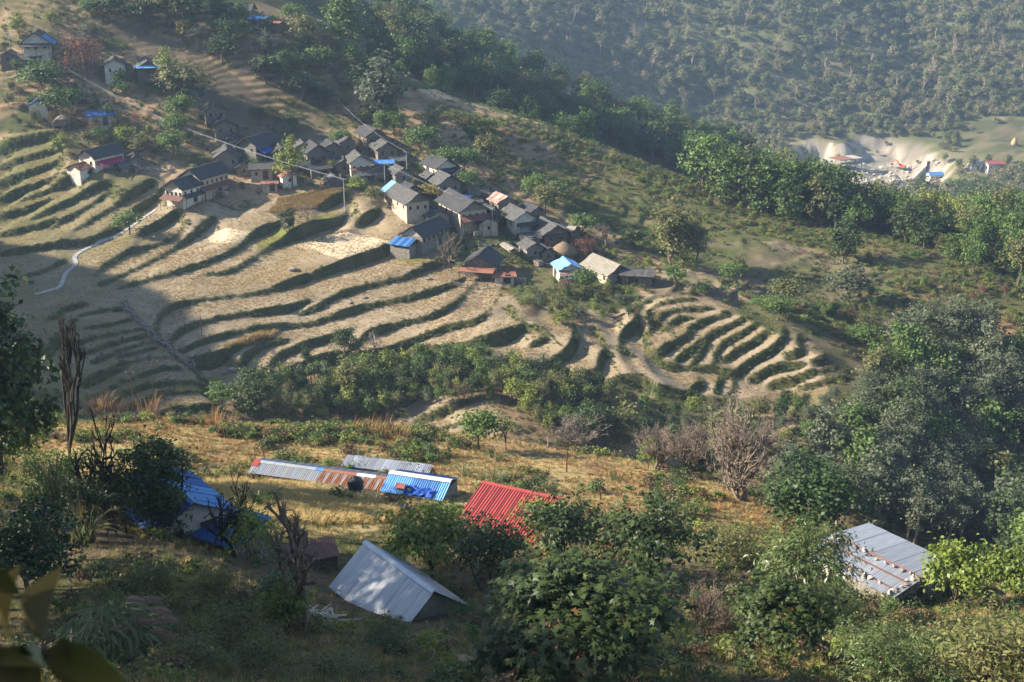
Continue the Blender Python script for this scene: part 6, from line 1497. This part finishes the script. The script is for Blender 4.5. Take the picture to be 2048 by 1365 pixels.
# ---------------------------------------------------------------- tall trees beyond the left edge, whose shade lies over the near slope
for i, (x, y, w, h) in enumerate([(-47,66,9,23),(-41,60,8,20),(-39,50,8,20),(-47,52,9,22),(-36,41,7,18),(-42,42,8,20),(-57,64,9,23),(-34,33,7,16),(-58,74,9,22),(-44,47,8,19),(-45,57,8,20),(-52,58,9,22),(-50,46,9,20),(-41,36,7,17),(-47,37,8,18),(-53,70,8,20),(-36,54,6,13),(-35,47,6,12),(-46,73,7,13)]):
    plant('grey', 0, 0, w, h, 'shade_tree', 'tall tree shading the slope beyond the left edge', 'tree', 'trees beyond the left edge', at=(x, y, ground(x, y)), px=False)
# ---------------------------------------------------------------- canes, reeds, plumes
CANE = [blades('cane', 46, 3.0, 1.3, 0.09, LF['cane'], 301, 0.5, 6, 0.35), blades('cane', 34, 2.6, 1.2, 0.09, LF['cane'], 302, 0.5, 6, 0.3)]
STALK = [blades('stalks', 14, 3.4, 0.5, 0.05, LF['straw'], 303, 0.1, 4, 0.3)]
def cane(u, v, h, label, nm='cane_clump', meshes=CANE, cat='grass clump', sc=1.0):
    p = hit(u, v); k = (p[1]*cp - (p[2]-CAMZ)*sp) / F * h / 3.0
    e = empty(nm, p, random.random() * 6, label, cat); link('leaves', random.choice(meshes), e, scale=(k * sc, k * sc, k)); link('stalks', STALK[0], e, scale=(k * .6, k * .6, k * .8)); return e
cane(112, 1020, 185, 'tall arching cane clump below the dark lopped tree'); cane(170, 1085, 150, 'second cane clump in front of the dark lopped tree', sc=1.2); cane(60, 1000, 110, 'cane clump near the left edge shade')
cane(928, 952, 60, 'green cane clump behind the blue roof', sc=1.2); cane(990, 968, 56, 'green cane clump behind the red roof', sc=1.3); cane(965, 962, 44, 'small cane clump between two larger ones'); cane(1095, 985, 44, 'small cane clump right of the red roof')
cane(1748, 735, 40, 'dry reed clump beside the pale rounded bush', meshes=[blades('reed', 40, 3, 1.2, 0.1, LF['straw'], 305, 0.3, 4, 0.5)])
ORG = [blades('dry_grass', 60, 3.0, 0.9, 0.07, LF['orange'], 306 + k, 0.25, 4, 0.9) for k in range(3)]
for i, (u, v, h, s, lb) in enumerate([(200,822,55,1.5,'leftmost orange dry grass clump on the spur edge'),(228,824,40,1.6,'orange dry grass left of the metal pole'),(298,832,62,1.1,'pale tall dry grass right of the metal pole'),(250,828,34,1.6,'short orange dry grass at the metal pole'),
    (425,850,46,1.5,'reddish dry grass beside the oval evergreen'),(455,856,34,1.4,'second reddish dry grass tuft under the oval evergreen'),(705,868,40,1.5,'left end of the orange dry grass row on the spur'),(735,872,46,1.5,'orange dry grass left of the dead twig'),(768,876,52,1.5,'orange dry grass around the dead twig'),(800,880,44,1.5,'right end of the orange dry grass row'),(1690,890,60,1.6,'orange grass patch right of the eastern terraces'),(1660,860,46,1.6,'orange grass on the bank below the eastern terraces')]):
    cane(u, v, h, lb, 'dry_grass_clump', ORG, 'grass clump', s)
plant('pollard', 785, 878, 34, 62, 'dead_twig_tree', 'thin knobbly dead tree amid the orange dry grass', 'tree')
def plume_clump(u, v, hpx):
    p = hit(u, v); k = (p[1]*cp - (p[2]-CAMZ)*sp) / F * hpx / 2.2; g = np.random.default_rng(9)
    e = empty('plume_grass', p, 0.3, 'reed grass with nodding pinkish plumes in the lower left', 'grass clump')
    n = 420; a = g.random(n) * 6.28; r = np.sqrt(g.random(n)) * 1.0; z = 0.2 + 1.7 * g.random(n) * (1 - 0.35 * r)
    C = np.c_[r*np.cos(a)*1.2, r*np.sin(a)*0.9, z]; D = nrmz(np.c_[np.cos(a) + g.normal(size=n)*.6, np.sin(a) + g.normal(size=n)*.6, -0.5 - g.random(n)])
    N = nrmz(np.c_[g.normal(size=n)*.5, -0.5 + g.normal(size=n)*.4, 0.8 + g.random(n)])
    V, Q = leaf_quads(C, N, 0.62, 0.14, g, 0.15, D); link('leaves', mesh_np('leaves', V, Q, [LF['reed']], False, np.repeat(g.random(n), 4)), e, scale=(k, k, k))
    st = MB()
    for i in range(26):
        t = g.random() * 6.28; st.tube([(0.3*math.cos(t), 0.3*math.sin(t), -0.2), (0.6*math.cos(t), 0.5*math.sin(t), 1.0), (1.0*math.cos(t), 0.8*math.sin(t), 1.7)], [0.018, 0.012, 0.006], 4)
    st.build('stems', MT['twig'], e).scale = (k, k, k)
    for i in range(13):
        x, y, z = 0.1 + 1.3 * g.random(), -1.1 + 1.2 * g.random(), 0.5 + 1.6 * g.random(); d = nrmz(np.array([0.8 + g.random(), -0.2 + 0.4*g.random(), -0.15 - 0.5 * g.random()]))
        m = 150; t = g.random(m); C = np.array([x, y, z]) + d * (t * 0.42)[:, None] + g.normal(size=(m, 3)) * 0.045 * (0.3 + np.sin(t * 3.1))[:, None]
        V, Q = leaf_quads(C, nrmz(g.normal(size=(m, 3))), 0.17, 0.09, g, 0.1, nrmz(d + g.normal(size=(m, 3)) * .35)); link('plume', mesh_np('plume', V, Q, [LF['plume']], False, np.repeat(g.random(m), 4)), e, scale=(k, k, k))
plume_clump(225, 1330, 170)
# flowers by the huge lobed shrub
def flowers(u, v):
    p = hit(u, v); e = empty('flower_clump', p, 0, 'orange yellow flowers beside the huge lobed-leaf shrub', 'flowers'); g = np.random.default_rng(5); n = 150
    V, Q = leaf_quads(np.c_[g.normal(size=(n, 2)) * 0.35, 0.5 + g.random(n) * 0.5], nrmz(g.normal(size=(n, 3)) + [0, -.5, 1]), 0.13, 0.9, g); link('petals', mesh_np('petals', V, Q, [LF['flower']], False, np.repeat(g.random(n), 4)), e)
    link('leaves', blades('fl', 40, 0.8, 0.4, 0.05, LF['turf'], 8), e)
flowers(1024, 1215)
# the out-of-focus leaves close to the lens
def near_leaves():
    e = empty('near_plant', (-0.80, 1.30, CAMZ - 1.40), 0, 'blurred dark leaves close up in the lower left corner', 'plant')
    def big(cx_, cz, y, L, W, rot, tilt, lf):
        n = 8; V = []; Fs = []
        for i in range(n + 1):
            t = i / n; w = W * math.sin(math.pi * min(1, t ** 0.75)) * 0.5 + 0.002
            for s in (-1, 0, 1): V.append((s * w, (0.1 - abs(s) * 0.0) * 0 + (abs(s)) * w * 0.25 + 0.12 * t * t, -L * t))
        for i in range(n):
            for s in (0, 1): a = i*3+s; Fs.append((a, a+1, a+4, a+3))
        me = mesh_py('leaf', V, Fs, LF[lf], True); at_ = me.attributes.new('tint', 'FLOAT', 'POINT'); at_.data.foreach_set('value', [0.3] * len(V))
        dx, dy, dz = ray(cx_, cz); t = y / dy
        link('leaf', me, e, (dx * t + 0.80, y - 1.30, dz * t + 1.40), (R(tilt), R(rot), 0))
    big(122, 1275, 1.0, 0.13, 0.06, -10, -8, 'blurleaf'); big(70, 1262, 1.05, 0.07, 0.05, 70, 20, 'nearbrown'); big(-5, 1290, 1.0, 0.12, 0.07, 15, 10, 'blurleaf'); big(45, 1290, 1.1, 0.10, 0.06, 25, -20, 'blurleaf'); big(-18, 1120, 1.0, 0.11, 0.05, 20, 0, 'blurleaf'); big(15, 1250, 1.05, 0.06, 0.045, 80, 10, 'nearbrown')
    MB().tube([(-0.1, 0, -0.5), (0.12, 0.0, -0.1), (0.22, -0.03, 0.06)], [0.006, 0.005, 0.003], 6).build('stem', MT['twig'], e)
near_leaves()
# ---------------------------------------------------------------- woods: single trees, and the mass behind them
ORD = ('first','second','third','fourth','fifth','sixth','seventh','eighth','ninth','tenth')
def wood(poly, n, kinds, hw, spacing, name, label, group, seed, cat='tree', ymin=24.0, ymax=2000, vfun=None):
    made = []; g = random.Random(seed); us = [q[0] for q in poly]; vs_ = [q[1] for q in poly]; P = []; tries = 0
    while len(P) < n and tries < n * 40:
        tries += 1; u = g.uniform(min(us), max(us)); v = g.uniform(min(vs_), max(vs_))
        if not in_poly(np.array(u), np.array(v), poly): continue
        p = hit(u, v, None, ymin)
        if p[1] > ymax: continue
        if any((p[0]-q[0])**2 + (p[1]-q[1])**2 < spacing**2 for q in P): continue
        P.append(p); h = g.uniform(*hw); k = g.choice(kinds)
        made.append((float(project(*p)[0]), plant(k, 0, 0, h * g.uniform(0.55, 0.8), h, name, label, cat, group, at=p, px=False)))
    if len(made) <= 10:
        for i, (u_, e) in enumerate(sorted(made, key=lambda q: q[0])): e['label'] = ORD[i] + ' ' + label + ', counted from the left'
    return P
wood([(740,0),(830,20),(1100,160),(1400,285),(1570,365),(1560,420),(1420,380),(1250,305),(1110,252),(1000,215),(840,172),(770,110)], 190, ['dark','dark','dark','wood','tall','round','olive'], (6, 13), 3.6, 'forest_tree', 'dark evergreen tree in the shaded wood behind the crest line', 'trees of the shaded wood behind the crest', 1)
wood([(1370,330),(1460,350),(1560,390),(1700,440),(1660,460),(1540,440),(1420,400)], 42, ['tall','dark','wood'], (9, 15), 4.0, 'tall_tree', 'tall leafy tree at the lit right end of the shaded wood', 'tall trees at the end of the shaded wood', 2)
wood([(1560,420),(1750,460),(2060,600),(2060,400),(1900,390),(1700,380)], 120, ['wood','wood','dark','olive','tall','round','light'], (5, 11), 4.2, 'wood_tree', 'green tree in the wood on the right above the valley', 'trees of the wood above the valley', 3, ymax=460)
wood([(1560,1010),(1700,880),(1760,760),(1850,700),(2060,760),(2060,1160),(1950,1120),(1760,1090)], 75, ['grey','grey','dark','wood'], (8, 13), 4.2, 'gully_tree', 'grey-green tree in the deep gully at the right', 'trees of the right gully', 4, ymin=100)
wood([(1770,880),(1900,800),(2050,850),(2050,1000),(1800,1000)], 8, ['grey'], (10, 13.5), 7, 'grey_tree', 'tall grey-green tree standing out of the right gully', 'tall trees of the right gully', 14, ymin=110)
wood([(545,780),(640,752),(760,735),(980,722),(1060,752),(1160,775),(1240,790),(1150,850),(1100,880),(1000,800),(830,815),(700,850),(560,850)], 170, ['bush','bush','round','darkround','light','olive'], (2.0, 4.6), 1.6, 'gully_bush', 'leafy bush on the overgrown bank under the middle fields', 'bushes of the gully bank', 5, 'bush', 140)
wood([(1100,860),(1240,812),(1330,830),(1460,836),(1600,822),(1730,785),(1740,870),(1640,960),(1480,900),(1300,880)], 80, ['bush','olive','round','grey','darkround'], (2.0, 4.6), 2.6, 'bank_bush', 'leafy bush on the bank below the eastern terraces', 'bushes below the eastern terraces', 6, 'bush', 140)
wood([(1050,590),(1180,580),(1300,595),(1270,640),(1150,650),(1160,700),(1060,600)], 26, ['bush'], (1.5, 3.2), 1.8, 'garden_bush', 'low green bush under the eastern village houses', 'bushes under the eastern houses', 7, 'bush')
wood([(380,300),(560,270),(800,290),(1000,400),(1100,440),(1040,470),(900,400),(700,350),(480,350)], 26, ['bush','light','round'], (1.5, 3.2), 3.0, 'village_bush', 'small garden bush between the village houses', 'garden bushes of the village', 8, 'bush')
wood([(0,150),(200,150),(330,180),(420,260),(330,330),(150,270),(0,260)], 40, ['bush','round','olive','brownbush'], (2, 4.5), 3.0, 'slope_bush', 'bush among the western hillside houses', 'bushes of the western hillside', 9, 'bush')
wood([(130,0),(420,0),(600,110),(740,110),(760,150),(640,200),(560,150),(420,80),(200,30)], 40, ['darkround','round','olive','dark'], (3.5, 7.5), 4.0, 'crest_tree', 'tree of the broken wood along the upper crest', 'trees along the upper crest', 10)
wood([(1500,615),(1600,615),(1740,690),(1800,720),(1900,740),(2040,740),(2040,560),(1800,560),(1700,610),(1560,630)], 80, ['bush','bush','olive','brownbush','round'], (1.2, 3.0), 2.6, 'scrub_bush', 'scrub bush on the rough slope right of the terraces', 'scrub on the right slope', 11, 'bush')
wood([(860,200),(1110,265),(1300,340),(1500,430),(1420,480),(1250,430),(1060,380),(960,300)], 70, ['bush','bush','light','olive'], (0.9, 2.2), 2.6, 'slope_shrub', 'low shrub on the scrubby slope under the crest line', 'shrubs of the scrubby slope', 12, 'bush')
wood([(880,10),(1000,40),(1200,150),(1400,230),(1560,270),(1900,250),(2048,200),(2048,0),(900,0)], 210, ['far'], (6, 12), 9.0, 'hillside_tree', 'leafy tree on the hazy far hillside', 'trees of the far hillside', 13, ymin=500)
wood([(900,0),(1000,20),(1200,130),(1400,200),(1560,250),(1900,240),(2048,150),(2048,0)], 50, ['pale_trunk','pale_trunk','pale_trunk','bare_far'], (11, 17), 9.0, 'pale_trunk_tree', 'tall pale-trunked tree on the hazy far hillside', 'pale-trunked trees of the far hillside', 15, ymin=500)
wood([(1690,400),(1790,405),(1920,400),(2050,450),(2050,420),(1960,380),(1900,395)], 46, ['far','wood'], (8, 13), 6.0, 'valley_tree', 'leafy tree beside the works in the far valley', 'trees by the valley works', 16, ymin=420)
wood([(1880,320),(2048,330),(2048,420),(1930,400)], 34, ['far'], (5, 9), 6.0, 'valley_tree', 'leafy tree among the far valley houses', 'trees among the valley houses', 17, ymin=500)
# the rest of the far hillside reads as one wooded mass
fm_ = ((GY > 560) & (PU0 > 600) & (PU0 < 2500) & (PV0 < 420)).astype(float)
exm = in_poly(PU0, PV0, [(1560,280),(1880,270),(1900,330),(1930,240),(2060,230),(2060,330),(1920,390),(1690,390),(1600,330)])
fm_ *= np.where(exm, 0.02, 1) * np.clip(fbm(GX, GY, 45, 401) * 3 - 0.5, 0.3, 1)
Pf = pick_ground(fm_, 24000, 1); pf_ = rng.integers(0, 8, len(Pf)); pf_ = np.where(rng.random(len(Pf)) < 0.35, 5, pf_)
scatter('forest', 'wooded far hillside of mixed grey-green trees', 'forest', [join_tree(p, 'far_mass') for p in LIB['far']] + [join_tree(LIB['bush'][2], 'far_bush'), join_tree(LIB['far'][2], 'far_olive'), join_tree(LIB['far'][0], 'far_round')], Pf, (0.3 + 0.5 * rng.random(len(Pf)) ** 1.5) * np.where(pf_ == 5, 2.4, 1), np.c_[np.zeros((len(Pf), 2)), rng.random(len(Pf)) * 6.28], pf_, seed=2)
lm = ((GY > 150) & (GY < 470) & ~((PU0 > 20) & (PU0 < 1480) & (PV0 > 300)) & (PV0 < 560) & (SLOPE < 3)).astype(float)
lm *= np.where((PU0 > 780) & (GY > 314) | ((PU0 > 1600) & (GY > 250)), 1, 0.0)
Pl = np.vstack([pick_ground(lm, 1500, 3), pick_ground(((PU0 > 2060) & (PU0 < 2800) & (GY > 75) & (GY < 330)).astype(float), 900, 33)])
scatter('undergrowth', 'dark undergrowth of the woods behind the crest', 'undergrowth', [join_tree(p, 'under') for p in LIB['bush'][:2] + LIB['wood'][:2]], Pl, 0.5 + 0.5 * rng.random(len(Pl)), np.c_[np.zeros((len(Pl), 2)), rng.random(len(Pl)) * 6.28], seed=4)
rub = (in_poly(PU0, PV0, [(1640,345),(1700,330),(1880,325),(1895,360),(1850,385),(1790,392),(1690,370)]) & (GY > 520)).astype(float)
Pr = pick_ground(rub, 500, 31)
scatter('rubble', 'pale broken rock strewn over the valley works', 'rubble', PALE, Pr, 0.3 + 1.3 * rng.random(len(Pr)) ** 3, seed=32)
# ---------------------------------------------------------------- grasses and weeds
TUFT = {k: [blades('tuft_' + k, 26, 0.55, 0.3, 0.045, LF[k], 500 + 7 * i + j, 0.35, 2, 0.32) for j in range(2)] for i, k in enumerate(('straw', 'turf', 'gold', 'orange', 'cane'))}
WEED = [join_tree(crown_tree('weed', 0.9, 0.7, 0.42, 14, 150, 0.22, 0.55, LF[c], MT['twig'], 540 + i, 0.015, 5, 0.4, 0.03, 3), 'weed_mesh') for i, c in enumerate(('green', 'olive', 'dark', 'light', 'brown'))]
fmg = np.zeros_like(HGT); fmg[sl] = fmask; smg = np.zeros_like(HGT); smg[sl] = smask
inview = (PU0 > -60) & (PU0 < 2110) & (PV0 < 1400)
m = ((fmg > 0.4) & (SLOPE > 0.5) & inview).astype(float)
Pw = pick_ground(m, 6500, 11); rg = np.zeros_like(HGT); rg[sl] = blur(rmask.astype(float), 1)
Pw = np.vstack([Pw, pick_ground(np.where((rg > 0.15) & (fmg > 0.4) & inview, 1.0, 0.0), 5000, 41)])
scatter('terrace_weeds', 'green weeds growing on the faces of the field terraces', 'weeds', WEED[:2] + TUFT['turf'] * 3, Pw, 0.3 + 0.35 * rng.random(len(Pw)) ** 2, seed=12)
m = ((fmg > 0.5) & (SLOPE < 0.3) & inview).astype(float) * np.clip(fbm(GX, GY, 10, 601) * 2 - 0.5, 0.1, 1)
Pw = pick_ground(m, 26000, 13); scatter('stubble', 'short dry stubble on the harvested fields', 'stubble', TUFT['straw'], Pw, 0.3 + 0.3 * rng.random(len(Pw)), seed=14)
tall = (in_poly(PU0, PV0, [(400,716),(520,664),(560,660),(530,684),(440,706),(405,738)]) | in_poly(PU0, PV0, [(560,398),(640,380),(690,378),(690,404),(610,420),(540,427)])) & (GY > 140) & (GY < 327) & (SLOPE < 0.7)
Pw = pick_ground(tall.astype(float), 2600, 15); scatter('standing_straw', 'pale uncut straw standing in strips of the fields', 'straw', TUFT['straw'], Pw, 1.0 + 0.6 * rng.random(len(Pw)), seed=16)
m = ((GY > 145) & (GY < 327) & (fmg < 0.4) & inview).astype(float) * np.clip(fbm(GX, GY, 12, 611) * 3 - 0.8, 0.06, 1)
m *= np.where(in_poly(PU0, PV0, [(850,190),(1120,260),(1400,370),(1560,440),(1800,540),(2060,520),(2060,770),(1800,740),(1560,620),(1400,550),(1180,440),(1000,340)]), 2.6, 1) * np.where(in_poly(PU0, PV0, [(180,20),(300,60),(420,110),(560,225),(700,285),(830,300),(830,335),(640,310),(480,275),(330,150)]) | in_poly(PU0, PV0, [(1400,480),(1560,485),(1700,522),(1800,546),(1760,598),(1600,612),(1480,585),(1390,550)]) | in_poly(PU0, PV0, [(1290,540),(1400,545),(1560,640),(1740,735),(1720,755),(1540,660),(1400,595),(1300,590)]), 0.35, 1)
Pw = pick_ground(m, 20000, 17); scatter('hillside_scrub', 'low weeds and scrub dotted over the open hillside', 'scrub', WEED[:4] * 2 + WEED[4:] + TUFT['straw'], Pw, 0.35 + 0.8 * rng.random(len(Pw)) ** 2, seed=18)
spurm = (GY > 84) & (GY < 134) & inview & (PU0 < 1640)
m = spurm.astype(float) * np.clip(fbm(GX, GY, 6, 621) * 2.2 - 0.5, 0.12, 1)
Pw = pick_ground(m, 16000, 19); scatter('spur_grass', 'dry mixed grass covering the near spur', 'grass', TUFT['straw'] + TUFT['straw'] + TUFT['orange'] + TUFT['turf'], Pw, 0.45 + 0.5 * rng.random(len(Pw)), seed=20)
m = spurm.astype(float) * np.clip(fbm(GX, GY, 5, 631) * 4 - 2.1, 0.0, 1) * np.where(in_poly(PU0, PV0, [(350,850),(900,860),(1150,900),(900,940),(480,920)]), 1, 0.45)
Pw = pick_ground(m, 1500, 21); scatter('spur_weeds', 'green and brown weeds scattered on the near spur', 'weeds', WEED, Pw, 0.5 + 0.7 * rng.random(len(Pw)), seed=22)
gold = in_poly(PU0, PV0, [(400,960),(500,935),(560,965),(700,985),(800,1010),(775,1045),(640,1050),(520,1040),(430,1010)]) & (GY < 120)
Pw = pick_ground(gold.astype(float), 4200, 23); scatter('golden_grass', 'tall golden grass in front of the long shed', 'grass', TUFT['gold'], Pw, 0.9 + 0.6 * rng.random(len(Pw)), seed=24)
m = ((GY > 30) & (GY < 86) & inview).astype(float) * np.clip(fbm(GX, GY, 5, 641) * 2.4 - 0.6, 0.1, 1)
Pw = pick_ground(m, 9000, 25); scatter('slope_grass', 'short trampled grass on the shaded near slope', 'grass', TUFT['turf'] + TUFT['straw'], Pw, 0.4 + 0.5 * rng.random(len(Pw)), seed=26)
m = ((GY > 34) & (GY < 90) & inview & (PU0 > 900)).astype(float) * np.clip(fbm(GX, GY, 7, 651) * 3 - 0.9, 0.15, 1) + ((GY > 30) & (GY < 80) & inview & (PU0 < 900)).astype(float) * np.clip(fbm(GX, GY, 7, 661) * 4 - 2.0, 0, 1)
Pw = pick_ground(m, 1800, 27); scatter('near_weeds', 'dense weeds and low scrub between the near trees', 'weeds', WEED + TUFT['cane'], Pw, 0.4 + 0.6 * rng.random(len(Pw)), seed=28)
# ---------------------------------------------------------------- the hazy air of the valley
def haze():
    m = bpy.data.materials.new('valley haze'); m.use_nodes = True; n = m.node_tree.nodes; l = m.node_tree.links
    n.remove(n['Principled BSDF']); v = n.new('ShaderNodeVolumePrincipled'); v.inputs['Density'].default_value = HAZE
    v.inputs['Color'].default_value = (0.50, 0.70, 1.0, 1); v.inputs['Anisotropy'].default_value = 0.2
    l.new(v.outputs[0], n['Material Output'].inputs['Volume'])
    zt = max(float(HGT.max()), CAMZ) + 12; zb = float(HGT.min()) - 1.5
    b = MB().box(XS[0] - 3, XS[-1] + 3, YS[0] - 3, YS[-1] + 3, zb, zt); o = b.build('haze', m); tag(o, 'thin blue haze lying in the valley air', 'haze', kind='stuff')
HAZE = 0.00019
haze()
